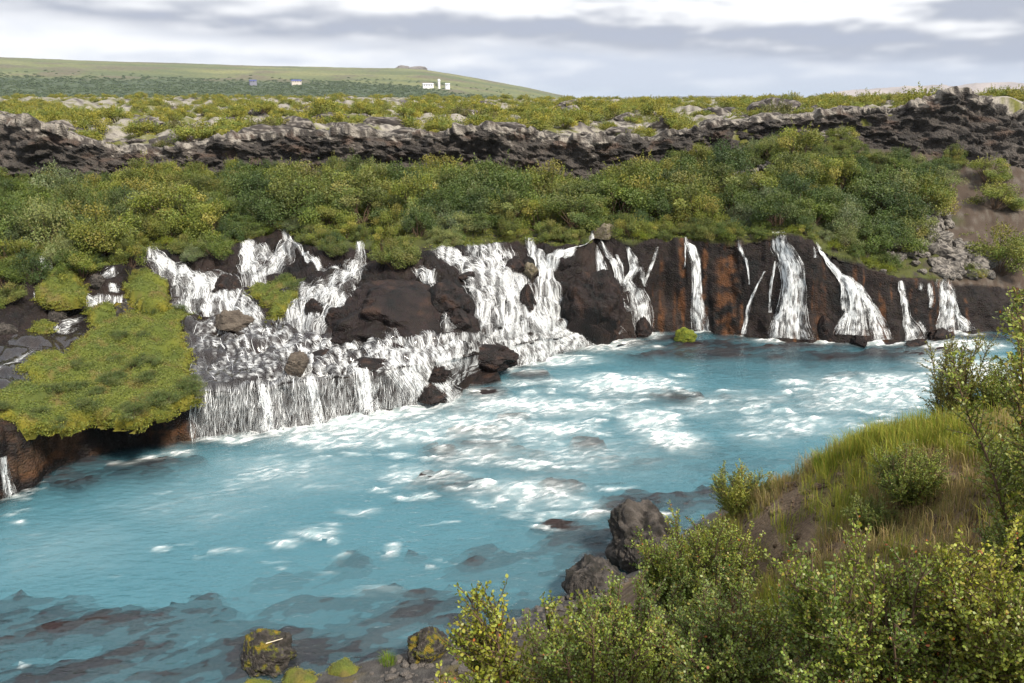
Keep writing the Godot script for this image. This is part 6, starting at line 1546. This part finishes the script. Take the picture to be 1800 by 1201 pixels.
# a shrub seen from tens of metres: clumps of small leaves round several stems; radius about 1, rooted at the origin
func shrub(called: String, pal: Array, leaves: int, size: float, tall: float, shoots: int) -> Node3D:
	var v := PackedVector3Array()
	var n := PackedVector3Array()
	var c := PackedColorArray()
	var idx := PackedInt32Array()
	var sv := PackedVector3Array()
	var sn := PackedVector3Array()
	var si := PackedInt32Array()
	var clumps := []
	for k in 22:
		var a := rng.randf() * TAU
		var r := sqrt(rng.randf()) * 0.85
		var h := (1.0 - r * r * 0.6) * tall * rng.randf_range(0.32, 1.12)
		var p := Vector3(cos(a) * r, h, sin(a) * r)
		clumps.append([p, rng.randf_range(0.20, 0.36), jitter(pal[rng.randi() % pal.size()], 0.22)])
		var pts := PackedVector3Array()
		for q in 5:
			var t := q / 4.0
			pts.append(Vector3(p.x * t * 0.9 + 0.05 * sin(q * 2.0 + k), p.y * t - 0.15 * (1.0 - t), p.z * t * 0.9 + 0.05 * cos(q * 3.0 + k)))
		tube(sv, sn, si, pts, 0.022, 0.008)
	for k in shoots:
		var a := rng.randf() * TAU
		var r := rng.randf() * 0.7
		var p0 := Vector3(cos(a) * r, tall * (0.7 - 0.3 * r), sin(a) * r)
		var dir := Vector3(cos(a) * 0.35, 1.0, sin(a) * 0.35) + rand_dir() * 0.25
		var ln := rng.randf_range(0.28, 0.8)
		var col := jitter(pal[rng.randi() % pal.size()], 0.2)
		for q in 34:
			var t := rng.randf()
			var p := p0 + dir * ln * t + rand_dir() * 0.07 * (1.1 - t)
			add_leaf(v, n, c, idx, p, (dir + rand_dir()).normalized(), (Vector3.UP * 0.6 + rand_dir()).normalized(), size * 0.85, size * 0.6, jitter(col, 0.2), false)
	for k in leaves:
		var cl: Array = clumps[rng.randi() % clumps.size()]
		var d := rand_dir()
		var p: Vector3 = cl[0] + d * cl[1] * pow(rng.randf(), 0.4) * Vector3(1.1, 0.85, 1.1)
		if p.y < 0.03:
			p.y = rng.randf() * 0.2
		var out := (p - Vector3(0, tall * 0.25, 0)).normalized()
		add_leaf(v, n, c, idx, p, (rand_dir() + out * 0.5).normalized(), (out * 0.7 + Vector3.UP * 0.5 + rand_dir() * 0.8).normalized(), size * rng.randf_range(0.7, 1.25), size * rng.randf_range(0.5, 0.8), jitter(cl[2], 0.28), false)
	var root := Node3D.new()
	root.name = called
	part("foliage", make_mesh(v, n, c, idx), M.leaf_far, root, true)
	part("stems", make_mesh(sv, sn, PackedColorArray(), si), M.bark, root, true)
	return root


const MARKS := [[-40.0, "the brown cliff fall"], [150.0, "the short fall"], [300.0, "the two-tier fall"], [470.0, "the forked cascade"], [590.0, "the fan of strands"], [740.0, "the huge smooth rock"], [900.0, "the widest cascade"], [1030.0, "the dark rock shoulder"], [1125.0, "the forked fall"], [1225.0, "the single straight fall"], [1310.0, "the orange stained wall"], [1390.0, "the tallest fall"], [1490.0, "the slanting fall"], [1590.0, "the slim tapering fall"], [1680.0, "the rock slope"]]


func landmark(px: float) -> String:
	var best: Array = MARKS[0]
	for m in MARKS:
		if absf(m[0] - px) < absf(best[0] - px):
			best = m
	return best[1]


func leaf_tone(r: float, g: float, b: float) -> StandardMaterial3D:
	# plants of one kind differ a little in the colour of their leaves
	var m := leaf_mat(0.6)
	m.albedo_color = Color(r * 0.68, g * 0.68, b * 0.68).linear_to_srgb()
	return m


func plant(proto: Node3D, called: String, label: String, category: String, group: String, at: Vector3, size: Vector3) -> Node3D:
	var o: Node3D = proto.duplicate()
	o.name = numbered(called)
	add_child(o)
	o.position = at
	o.rotation.y = rng.randf() * TAU
	o.scale = size
	tag(o, label, category, group)
	return o


func near_stream(u: float, v: float, room: float) -> bool:
	for f in FALLS:
		for s in f[2]:
			for k in 9:
				var g := guide_at(s[2], k / 8.0)
				if absf(g.y - v) < 0.14 and absf(g.x - u) < g.z + room:
					return true
	return false


func build_slope_plants() -> void:
	var greens := [Color(0.166, 0.206, 0.038), Color(0.219, 0.248, 0.047), Color(0.137, 0.175, 0.038), Color(0.271, 0.277, 0.067)]
	var dark := [Color(0.115, 0.170, 0.037), Color(0.144, 0.207, 0.041), Color(0.102, 0.148, 0.037)]
	var silver := [Color(0.208, 0.256, 0.112), Color(0.168, 0.224, 0.088), Color(0.256, 0.296, 0.136)]
	var lime := [Color(0.17, 0.21, 0.012), Color(0.20, 0.22, 0.015)]
	var kinds := []
	for k in 3:
		kinds.append([shrub("birch_shrub", greens, 7600, 0.058, 1.25, 26), "birch_shrub", "olive-green birch shrub", "olive birch shrubs on the slope"])
	for k in 2:
		kinds.append([shrub("willow_shrub", dark, 7000, 0.056, 1.05, 14), "willow_shrub", "deep green willow shrub", "deep green willow shrubs on the slope"])
	for k in 1:
		kinds.append([shrub("downy_willow", silver, 6400, 0.058, 1.0, 12), "downy_willow", "silvery-green willow shrub", "silvery willows on the slope"])
	var lime_kind := shrub("lime_bush", lime, 3600, 0.06, 0.75, 6)
	var tones := [leaf_tone(1.0, 1.0, 1.0), leaf_tone(1.3, 1.22, 1.0), leaf_tone(0.78, 0.84, 0.9), leaf_tone(1.22, 1.16, 0.85)]
	var placed := []
	var tries := 0
	while placed.size() < 400 and tries < 14000:
		tries += 1
		var u := rng.randf_range(1.0, 39.2)
		var up := rng.randf()
		var v := 4.06 + 0.90 * up
		var px := u * 50.0 - 200.0
		if up < 0.22 and px < 960.0 and rng.randf() < 0.45:
			v = 4.05 - rng.randf() * (0.55 if px < 240.0 else 0.30)
			if near_stream(u, v, 0.30):
				continue
		# bare ground: the scree slope at right, the small scree patch, the gaps below the cliff
		if px > 1690.0 - 110.0 * (1.0 - up) and (px < 1705.0 or rng.randf() < 0.86):
			continue
		if absf(px - 1315.0) < 42.0 and up > 0.40 and up < 0.72:
			continue
		var p := bank_at(u, v)
		var gap := noise_a.get_noise_2d(p.x * 0.5, p.z * 0.5)
		if up > 0.72 and gap < 0.02:
			continue
		if gap < -0.34:
			continue
		var size := rng.randf_range(1.0, 2.1) * (1.0 if v > 4.1 else 0.55) * lerpf(1.0, 0.55, smoothstep(0.6, 0.95, up))
		var free := true
		for q in placed:
			if q[0].distance_to(p) < (q[1] + size) * 0.46:
				free = false
				break
		if not free:
			continue
		placed.append([p, size])
		var pick := noise_a.get_noise_2d(p.x * 0.35 + 90.0, p.z * 0.35) + rng.randf_range(-0.25, 0.25)
		var k: Array = kinds[rng.randi() % 3] if pick < 0.04 else kinds[3 + rng.randi() % 2] if pick < 0.30 or rng.randf() < 0.4 else kinds[5]
		plant(k[0], k[1], k[2] + (" low above " if up < 0.3 else " halfway up behind " if up < 0.65 else " close under the lava cliff behind ") + landmark(px), "shrub", k[3], p - Vector3(0, 0.1, 0), Vector3(size * rng.randf_range(0.8, 1.3), size * rng.randf_range(0.75, 1.25), size * rng.randf_range(0.8, 1.3))).get_child(0).material_override = tones[rng.randi() % 4]
	# a fringe of round shrubs and lime-green herbs hanging over the spring line
	for i in 74:
		var u := 0.8 + i * 0.50 + rng.randf_range(-0.15, 0.15)
		var px := u * 50.0 - 200.0
		if px > 1620.0:
			continue
		var spout := false
		for f in FALLS:
			for s in f[2]:
				var g: Array = s[2][0]
				if absf(g[1] - 4.0) < 0.22 and absf(g[0] - u) < g[2] + 0.16:
					spout = true
		if spout:
			continue
		var p := bank_at(u, 4.03)
		var size := rng.randf_range(0.42, 0.8)
		if rng.randf() < 0.3:
			plant(lime_kind, "lime_bush", "bright lime-green herb cushion at the spring line of " + landmark(px), "herb", "lime-green herbs along the spring line", p, Vector3.ONE * size * 0.75)
		else:
			var k: Array = kinds[rng.randi() % 6]
			plant(k[0], k[1], k[2] + " hanging over the spring line at " + landmark(px), "shrub", k[3], p - Vector3(0, 0.15, 0), Vector3(size * 1.2, size, size)).get_child(0).material_override = tones[rng.randi() % 4]
	# low leafy ground cover between the shrubs
	var tuft := ground_tuft(0.30, 90, 0.06, [Color(0.096, 0.132, 0.024), Color(0.144, 0.168, 0.024), Color(0.180, 0.180, 0.036)])
	var spots := []
	for k in 5200:
		var u := rng.randf_range(0.5, 38.5)
		var v := rng.randf_range(4.0, 4.92)
		var px := u * 50.0 - 200.0
		if px > 1600.0 and rng.randf() < 0.9 or absf(px - 1315.0) < 40.0 and v > 4.38 and v < 4.72:
			continue
		if v > 4.75 and rng.randf() < 0.6:
			continue
		spots.append(Transform3D(Basis(Vector3.UP, rng.randf() * TAU).scaled(Vector3.ONE * rng.randf_range(0.6, 1.5)), bank_at(u, v)))
	scatter("undergrowth", "low green undergrowth covering the slope between the shrubs", "undergrowth", tuft, M.leaf_far, spots)


func scatter(called: String, label: String, category: String, mesh: Mesh, m: Material, spots: Array) -> void:
	var mm := MultiMesh.new()
	mm.transform_format = MultiMesh.TRANSFORM_3D
	mm.mesh = mesh
	mm.instance_count = spots.size()
	for k in spots.size():
		mm.set_instance_transform(k, spots[k])
	var o := MultiMeshInstance3D.new()
	o.name = numbered(called)
	o.multimesh = mm
	o.material_override = m
	o.set_meta("kind", "stuff")
	add_child(o)
	tag(o, label, category)


func ground_tuft(r: float, count: int, size: float, pal: Array) -> ArrayMesh:
	var v := PackedVector3Array()
	var n := PackedVector3Array()
	var c := PackedColorArray()
	var idx := PackedInt32Array()
	for k in count:
		var a := rng.randf() * TAU
		var q := sqrt(rng.randf()) * r
		var p := Vector3(cos(a) * q, rng.randf() * r * 0.45 * (1.0 - q / r * 0.7), sin(a) * q)
		add_leaf(v, n, c, idx, p, (rand_dir() + Vector3.UP * 0.4).normalized(), (Vector3.UP + rand_dir() * 0.9).normalized(), size * rng.randf_range(0.7, 1.3), size * 0.65, jitter(pal[rng.randi() % pal.size()], 0.3), false)
	return make_mesh(v, n, c, idx)


func plateau_place(x: float, z: float) -> String:
	return ("on the plateau rim behind " if -z < 76.0 else "on the open plateau behind " if -z < 105.0 else "far back on the plateau behind ") + landmark(x / -z * 1339.0 + 900.0)


func build_plateau_plants() -> void:
	var yellow := [Color(0.240, 0.246, 0.034), Color(0.198, 0.216, 0.034), Color(0.276, 0.264, 0.042), Color(0.168, 0.192, 0.034)]
	var olive := [Color(0.13, 0.125, 0.04), Color(0.11, 0.12, 0.03)]
	var kinds := []
	for k in 3:
		kinds.append(shrub("plateau_bush", yellow, 4200, 0.075, 0.95, 26))
	var olives := []
	for k in 2:
		olives.append(shrub("plateau_heather", olive, 3000, 0.08, 0.7, 10))
	var placed := []
	var tries := 0
	while placed.size() < 300 and tries < 6000:
		tries += 1
		var z := -(65.5 + 90.0 * pow(rng.randf(), 1.7))
		var x := rng.randf_range(-0.74, 0.74) * -z
		if noise_a.get_noise_2d(x * 0.45, z * 0.45) < 0.05 + 0.10 * smoothstep(75.0, 64.0, -z):
			continue
		var size := rng.randf_range(0.75, 1.7) * (0.85 + -z / 260.0)
		var p := Vector3(x, plateau_height(x, z) - 0.08, z)
		var free := true
		for q in placed:
			if q[0].distance_to(p) < (q[1] + size) * 0.55:
				free = false
				break
		if not free:
			continue
		placed.append([p, size])
		if rng.randf() < 0.84:
			plant(kinds[rng.randi() % 3], "plateau_bush", "yellow-green dwarf birch bush " + plateau_place(x, z), "bush", "yellow-green bushes on the plateau", p, Vector3(size * rng.randf_range(0.8, 1.3), size * rng.randf_range(0.6, 1.0), size))
		else:
			plant(olives[rng.randi() % 2], "plateau_heather", "dull olive heather bush " + plateau_place(x, z), "bush", "olive heather on the plateau", p, Vector3(size * 0.8, size * 0.8, size * 0.8))
	var spots := []
	for k in 2600:
		var z := -(110.0 + 420.0 * pow(rng.randf(), 1.6))
		var x := rng.randf_range(-0.76, 0.76) * -z
		if noise_a.get_noise_2d(x * 0.2, z * 0.2) < 0.05:
			continue
		spots.append(Transform3D(Basis(Vector3.UP, rng.randf() * TAU).scaled(Vector3(1.2, 0.85, 1.2) * rng.randf_range(1.0, 2.0)), Vector3(x, plateau_height(x, z) - 0.05, z)))
	scatter("distant_bushes", "mass of low yellow-green bushes across the far plateau", "bushes", kinds[0].get_child(0).mesh, M.leaf_far, spots)
	# moss and grass tufts on the rim
	var tuft := ground_tuft(0.35, 60, 0.07, [Color(0.17, 0.17, 0.03), Color(0.21, 0.19, 0.04), Color(0.13, 0.14, 0.03)])
	spots = []
	for k in 2600:
		var z := -(64.0 + 50.0 * pow(rng.randf(), 1.6))
		var x := rng.randf_range(-0.72, 0.72) * -z
		if noise_a.get_noise_2d(x * 0.6, z * 0.6) < 0.08:
			continue
		spots.append(Transform3D(Basis(Vector3.UP, rng.randf() * TAU).scaled(Vector3(1.2, 0.7, 1.2) * rng.randf_range(0.6, 1.4)), Vector3(x, plateau_height(x, z), z)))
	scatter("moss_tufts", "yellowish moss and grass tufts between lava and bushes", "moss", tuft, M.leaf_far, spots)


# ---------------------------------------------------------------- moss mats and cushions
func build_moss() -> void:
	var mat_shrub := shrub("mat_shrub", [Color(0.09, 0.125, 0.03), Color(0.12, 0.15, 0.04), Color(0.075, 0.11, 0.025)], 3600, 0.06, 0.8, 10)
	var edge_tufts := [ground_tuft(0.20, 70, 0.06, [Color(0.22, 0.21, 0.025), Color(0.16, 0.18, 0.03), Color(0.28, 0.235, 0.025)]), ground_tuft(0.20, 70, 0.055, [Color(0.17, 0.19, 0.03), Color(0.21, 0.205, 0.025)])]
	for m in MATS:
		var poly := PackedVector2Array(m[4])
		var lo := poly[0]
		var hi := poly[0]
		for p in poly:
			lo = lo.min(p)
			hi = hi.max(p)
		var shore: bool = m[0] == "moss_cushion"
		var step := 0.05 if shore else 0.12
		var nx := int((hi.x - lo.x) / step) + 2
		var nz := int((hi.y - lo.y) / step) + 2
		var v := PackedVector3Array()
		var c := PackedColorArray()
		var keep := PackedByteArray()
		var fv := PackedVector3Array()
		var fn := PackedVector3Array()
		var fc := PackedColorArray()
		var fi := PackedInt32Array()
		var edge_w := 0.35 if shore else 0.7
		var mid := (lo + hi) * 0.5
		for j in nz:
			for i in nx:
				var p := Vector2(lo.x + i * step, lo.y + j * step)
				var wob := p + Vector2(noise_b.get_noise_2d(p.x * 1.2, p.y * 1.2), noise_b.get_noise_2d(p.x * 1.2 + 30.0, p.y * 1.2)) * (0.08 if shore else 0.35)
				var inside := Geometry2D.is_point_in_polygon(wob, poly)
				var d := 99.0
				for k in poly.size():
					d = minf(d, wob.distance_to(Geometry2D.get_closest_point_to_segment(wob, poly[k], poly[(k + 1) % poly.size()])))
				d = d if inside else -d
				var t := clampf(d / edge_w, 0.0, 1.0)
				var ground: float = m[2] - 0.1 if shore else clampf(bank_height(p.x, p.y), m[2] - 0.3, m[2] + 0.35) - 0.05
				var dome := sqrt(1.0 - (1.0 - t) * (1.0 - t))
				var bumps := 0.5 + 0.5 * noise_a.get_noise_2d(p.x * 1.1, p.y * 1.1) + 0.25 * noise_b.get_noise_2d(p.x * 1.3, p.y * 1.3)
				var y: float = ground - 0.12 + dome * (0.15 + m[3] * bumps) if d > 0.0 else ground - 0.30
				var vx := p
				if d <= 0.0:
					var near := poly[0]
					for k in poly.size():
						var e := Geometry2D.get_closest_point_to_segment(wob, poly[k], poly[(k + 1) % poly.size()])
						if e.distance_to(wob) < near.distance_to(wob):
							near = e
					vx = p + (near - wob) * 1.0 + (near - wob).normalized() * 0.12
				v.append(Vector3(vx.x, y, vx.y))
				keep.append(1 if d > -step * 1.6 else 0)
				var a := noise_a.get_noise_2d(p.x * 1.5 + 70.0, p.y * 1.5)
				var green := mixc(Color(0.165, 0.185, 0.026), Color(0.095, 0.13, 0.026), 0.5 + a)
				var gold := Color(0.23, 0.205, 0.022)
				var rusty := Color(0.17, 0.145, 0.04)
				var col := mixc(green, rusty, smoothstep(0.12, 0.34, noise_b.get_noise_2d(p.x * 0.7, p.y * 0.7)))
				col = mixc(col, gold, smoothstep(0.42, 0.0, t + 0.7 * noise_b.get_noise_2d(p.x * 0.9 + 20.0, p.y * 0.9)) * 0.85)
				c.append(col)
				if d > 0.0:
					for q in 6 if shore else 11 if t > 0.6 else 22:
						var s := 0.022 if shore else 0.055
						var at := Vector3(p.x + rng.randf_range(-0.5, 0.5) * step, y + rng.randf_range(-0.01 if t > 0.6 else -0.3 * (1.0 - t) * m[3], s * 1.6), p.y + rng.randf_range(-0.5, 0.5) * step)
						add_leaf(fv, fn, fc, fi, at, (rand_dir() + Vector3.UP * 0.3).normalized(), (Vector3.UP + rand_dir() * 0.8).normalized(), s * rng.randf_range(0.7, 1.4), s * 0.7, jitter(mixc(col, Color(0.17, 0.20, 0.035), 0.35), 0.3), false)
		var idx := PackedInt32Array()
		for j in nz - 1:
			for i in nx - 1:
				var q := j * nx + i
				if keep[q] and keep[q + 1] and keep[q + nx] and keep[q + nx + 1]:
					idx.append_array([q, q + 1, q + nx, q + 1, q + nx + 1, q + nx])
		var o := thing(m[0], m[1], "moss", Vector3.ZERO)
		part("moss_bed", make_mesh(v, soft_normals(v, idx), c, idx), M.moss, o)
		part("leaves", make_mesh(fv, fn, fc, fi), M.leaf_far, o, true)
		# tufts along the edge
		var rim := []
		var gap := 0.05 if shore else 0.085
		for k in poly.size():
			var a := poly[k]
			var b := poly[(k + 1) % poly.size()]
			for q in int(a.distance_to(b) / gap) + 1:
				var e := a.lerp(b, rng.randf())
				var wob := Vector2(noise_b.get_noise_2d(e.x * 1.2, e.y * 1.2), noise_b.get_noise_2d(e.x * 1.2 + 30.0, e.y * 1.2)) * (0.08 if shore else 0.35)
				var inw := (mid - e).normalized() * rng.randf_range(-0.02, 0.22) * (0.5 if shore else 1.0)
				e = e - wob + inw
				var gy: float = m[2] - 0.1 if shore else clampf(bank_height(e.x, e.y), m[2] - 0.3, m[2] + 0.35) - 0.05
				var sc := rng.randf_range(0.6, 1.3) * (0.32 if shore else 1.0)
				rim.append(Transform3D(Basis(Vector3.UP, rng.randf() * TAU).scaled(Vector3.ONE * sc), Vector3(e.x, gy + rng.randf_range(-0.28, 0.12) * (0.3 if shore else 1.0), e.y)))
		var mm := MultiMesh.new()
		mm.transform_format = MultiMesh.TRANSFORM_3D
		mm.mesh = edge_tufts[rng.randi() % 2]
		mm.instance_count = rim.size()
		for k in rim.size():
			mm.set_instance_transform(k, rim[k])
		var ro := MultiMeshInstance3D.new()
		ro.name = "edge_tufts"
		ro.multimesh = mm
		ro.material_override = M.leaf_far
		ro.set_meta("kind", "stuff")
		o.add_child(ro, true)
		# low shrubs rooted in the larger mats
		if m[0] == "moss_mat":
			var big := poly.size() > 20
			if big:
				for k in range(20, poly.size()):
					var p := poly[k].lerp(mid, 0.05)
					var s := rng.randf_range(0.4, 0.65)
					plant(mat_shrub, "mat_shrub", "small green shrub hanging over the river edge of the large moss mat", "shrub", "shrubs in the large moss mat", Vector3(p.x, m[2] - 0.15, p.y), Vector3(s * 1.3, s * 0.8, s * 0.9))
			for k in 26 if big else 9:
				for tries in 20:
					var p := Vector2(rng.randf_range(lo.x, hi.x), rng.randf_range(lo.y, hi.y))
					if not Geometry2D.is_point_in_polygon(p, poly):
						continue
					if big and p.y < lerpf(lo.y, hi.y, 0.35) and rng.randf() < 0.7:
						continue
					var s := rng.randf_range(0.3, 0.62)
					plant(mat_shrub, "mat_shrub", "small green shrub growing in the large moss mat, " + ("near its river edge" if p.y > lerpf(lo.y, hi.y, 0.66) else "in its middle" if p.y > lerpf(lo.y, hi.y, 0.4) else "towards the two-tier fall") if big else "small green shrub growing on the long hummock", "shrub", "shrubs in the large moss mat" if big else "shrubs on the long hummock", Vector3(p.x, clampf(bank_height(p.x, p.y), m[2] - 0.3, m[2] + 0.35) + m[3] * 0.4, p.y), Vector3(s * 1.2, s * 0.8, s * 1.2))
					break


# ---------------------------------------------------------------- the foreground
# a leafy birch seen from a few metres: stems, twigs and every leaf
func birch(pal: Array, leaf: float, stems: int, twigs: int, spread := 1.0, tall := 1.0) -> Node3D:
	var v := PackedVector3Array()
	var n := PackedVector3Array()
	var c := PackedColorArray()
	var idx := PackedInt32Array()
	var sv := PackedVector3Array()
	var sn := PackedVector3Array()
	var si := PackedInt32Array()
	for s in stems:
		var a := s * 2.399 + rng.randf_range(-0.4, 0.4)
		var lean := sqrt((s + 0.5) / stems) * 0.85 * spread
		var dir := Vector3(cos(a) * lean, 1.0, sin(a) * lean).normalized()
		var ln := rng.randf_range(0.75, 1.12) * (1.0 - lean * 0.15) * tall
		var pts := PackedVector3Array()
		var p := Vector3(cos(a), 0, sin(a)) * 0.08 - Vector3(0, 0.1, 0)
		var d := dir
		var steps := 12
		for k in steps + 1:
			pts.append(p)
			d = (d + rand_dir() * 0.13 + Vector3.UP * 0.05).normalized()
			p += d * ln / steps
		tube(sv, sn, si, pts, 0.014, 0.003)
		var base_col: Color = pal[rng.randi() % pal.size()]
		for k in twigs:
			var t := 0.22 + 0.78 * (k + rng.randf()) / twigs
			var f := t * (steps - 0.01)
			var at := pts[int(f)].lerp(pts[int(f) + 1], f - int(f))
			var td := (rand_dir() + dir * 0.7 + Vector3.UP * 0.35 + Vector3(cos(a), 0, sin(a)) * 0.35).normalized()
			var tl := rng.randf_range(0.14, 0.34) * (1.15 - t * 0.55)
			var tp := PackedVector3Array()
			var q := at
			var td2 := td
			for e in 5:
				tp.append(q)
				td2 = (td2 + rand_dir() * 0.2 + Vector3.UP * 0.08).normalized()
				q += td2 * tl / 4.0
			tube(sv, sn, si, tp, 0.0035, 0.0015)
			var count := int(tl / (leaf * 0.42)) + 2
			for e in count:
				var ft := (0.12 + 0.88 * e / count) * 3.99
				var lp := tp[int(ft)].lerp(tp[int(ft) + 1], ft - int(ft))
				var ld := (rand_dir() + td * 0.6).normalized()
				var col := jitter(base_col, 0.28)
				var odd := rng.randf()
				if odd < 0.008:
					col = Color(0.35, 0.10, 0.02)
				elif odd < 0.07:
					col = Color(0.30, 0.25, 0.05)
				var sz := leaf * rng.randf_range(0.65, 1.2)
				add_leaf(v, n, c, idx, lp + ld * leaf * 0.25, ld, (Vector3.UP * 0.9 + rand_dir()).normalized(), sz, sz * 0.82, col, true)
	var root := Node3D.new()
	root.name = "birch_bush"
	part("foliage", make_mesh(v, n, c, idx), M.leaf, root, true)
	part("branches", make_mesh(sv, sn, PackedColorArray(), si), M.bark, root, true)
	return root


func build_foreground() -> void:
	var protos := [
		birch([Color(0.248, 0.277, 0.038), Color(0.295, 0.307, 0.042), Color(0.201, 0.242, 0.038)], 0.021, 30, 34),
		birch([Color(0.177, 0.236, 0.040), Color(0.218, 0.266, 0.042), Color(0.136, 0.195, 0.040)], 0.020, 38, 34),
		birch([Color(0.195, 0.248, 0.050), Color(0.159, 0.218, 0.050)], 0.023, 34, 32),
		birch([Color(0.21, 0.25, 0.045), Color(0.17, 0.215, 0.04), Color(0.25, 0.27, 0.05)], 0.024, 16, 64, 0.42, 2.3),
		birch([Color(0.19, 0.21, 0.05), Color(0.22, 0.225, 0.05)], 0.019, 16, 44, 0.38, 1.5)]
	for b in FGBUSH:
		var p := Vector3(b[2], near_height(b[2], b[3]), b[3])
		var o: Node3D = protos[b[5]].duplicate()
		o.name = numbered(b[0])
		add_child(o)
		o.position = p
		o.rotation.y = b[6]
		o.scale = Vector3(b[4] * b[7], b[4], b[4] * b[7])
		tag(o, b[1], "bush")
	# grass of the knoll: fine blades in tufts
	var blades := grass_tuft(46, 0.30, 0.13, [Color(0.284, 0.297, 0.041), Color(0.351, 0.317, 0.068), Color(0.203, 0.257, 0.027)])
	var straw := grass_tuft(40, 0.20, 0.16, [Color(0.408, 0.312, 0.156), Color(0.336, 0.240, 0.120), Color(0.240, 0.204, 0.060)])
	var spots := []
	var dry := []
	for k in 12000:
		var x := rng.randf_range(2.5, 14.0)
		var z := rng.randf_range(-13.5, -4.0)
		var y := near_height(x, z)
		if y < 5.5:
			continue
		var a := noise_a.get_noise_2d(x * 0.9 + 12.0, z * 0.9)
		var dirt := Vector2((x - 3.5) / 0.95, (z + 9.3) / 1.1).length() + 0.5 * noise_b.get_noise_2d(x * 1.5, z * 1.5)
		if dirt < 0.8 and rng.randf() < 0.8:
			continue
		var crest := smoothstep(8.6, 10.2, -z) * smoothstep(4.6, 5.6, x)
		var xf := Transform3D(Basis(Vector3.UP, rng.randf() * TAU).scaled(Vector3.ONE * rng.randf_range(0.6, 1.25)), Vector3(x, y - 0.01, z))
		if crest > 0.5 and rng.randf() < 0.75:
			if a > -0.15 or rng.randf() < 0.35:
				spots.append(xf)
			else:
				dry.append(xf)
		elif rng.randf() < 0.55:
			if a > 0.12:
				spots.append(xf)
			else:
				dry.append(xf)
	scatter("knoll_grass", "yellow-green grass covering the crest of the knoll", "grass", blades, M.grass, spots)
	scatter("dry_grass", "straw-coloured dry grass around the bare dirt", "grass", straw, M.grass, dry)
	var clod := rock_mesh(81, "soil", 4)
	var clods := []
	for k in 2600:
		var x := rng.randf_range(2.3, 8.0)
		var z := rng.randf_range(-11.0, -5.0)
		var s := 0.012 + 0.05 * pow(rng.randf(), 3.0)
		if noise_b.get_noise_2d(x * 1.2, z * 1.2) < -0.1:
			continue
		clods.append(Transform3D(Basis(rand_dir(), rng.randf() * TAU).scaled(Vector3(s * 1.3, s, s)), Vector3(x, near_height(x, z), z)))
	scatter("dirt_clods", "crumbled brown clods on the bare dirt of the knoll", "dirt", clod, M.soil, clods)
	var lush := grass_tuft(260, 0.34, 0.2, [Color(0.14, 0.24, 0.01), Color(0.18, 0.27, 0.012)])
	for g in [[4.45, -10.3, 0.85, "vivid green grass tuft on the tip of the knoll"], [-2.95, -15.95, 0.95, "bright green grass tuft at the water's edge beside the cobbles"]]:
		var o := top("grass_tuft", lush, M.grass)
		o.position = Vector3(g[0], maxf(near_height(g[0], g[1]), 0.05) - 0.02, g[1])
		o.scale = Vector3.ONE * g[2]
		tag(o, g[3], "grass")


func grass_tuft(count: int, tall: float, spread: float, pal: Array) -> ArrayMesh:
	var v := PackedVector3Array()
	var n := PackedVector3Array()
	var c := PackedColorArray()
	var idx := PackedInt32Array()
	for k in count:
		var a := rng.randf() * TAU
		var r := sqrt(rng.randf()) * spread
		var p := Vector3(cos(a) * r, 0, sin(a) * r)
		var h := tall * rng.randf_range(0.45, 1.15)
		var lean := Vector3(cos(a), 0, sin(a)) * rng.randf_range(0.05, 0.55) + Vector3(rng.randfn() * 0.12, 0, rng.randfn() * 0.12)
		var side := Vector3(-sin(a + rng.randfn()), 0, cos(a)).normalized() * rng.randf_range(0.0022, 0.004)
		var col := jitter(pal[rng.randi() % pal.size()], 0.25)
		var q := v.size()
		var m := p + Vector3(0, h * 0.6, 0) + lean * h * 0.35
		var t := p + Vector3(0, h * (1.0 - lean.length() * 0.4), 0) + lean * h
		var nn := (m - p).cross(side).normalized()
		for e in [p - side, p + side, m - side * 0.8, m + side * 0.8, t]:
			v.append(e)
			n.append(nn)
			c.append(col)
		idx.append_array([q, q + 1, q + 2, q + 1, q + 3, q + 2, q + 2, q + 3, q + 4])
	return make_mesh(v, n, c, idx)


func build_shore_detail() -> void:
	# cobbles of the near shore
	var protos := []
	for k in 5:
		protos.append(rock_mesh(70 + k, "far", 6))
	var n := 0
	for k in 3000:
		var x := rng.randf_range(-5.5, 3.0)
		var z := rng.randf_range(-19.0, -14.0)
		var y := near_height(x, z)
		if y < -0.03 or y > 1.2:
			continue
		var dens := smoothstep(-4.0, -2.4, x)
		if rng.randf() > dens:
			continue
		var s := 0.03 + 0.09 * pow(rng.randf(), 2.5)
		if n >= 300:
			break
		n += 1
		var o := top("cobble", protos[k % 5], M.boulder)
		o.position = Vector3(x, y + s * 0.3, z)
		o.scale = Vector3(s * rng.randf_range(1.0, 1.5), s * rng.randf_range(0.6, 0.9), s)
		o.rotation = Vector3(rng.randf_range(-0.3, 0.3), rng.randf() * TAU, rng.randf_range(-0.3, 0.3))
		tag(o, "grey cobble on the near shore " + ("at the water's edge" if y < 0.15 else "on the dry strip") + (" beside the mossy boulder" if absf(x + 1.6) < 0.9 else " by the green grass tuft" if x < -2.3 else " under the birch bushes"), "stone", "cobbles of the near shore")
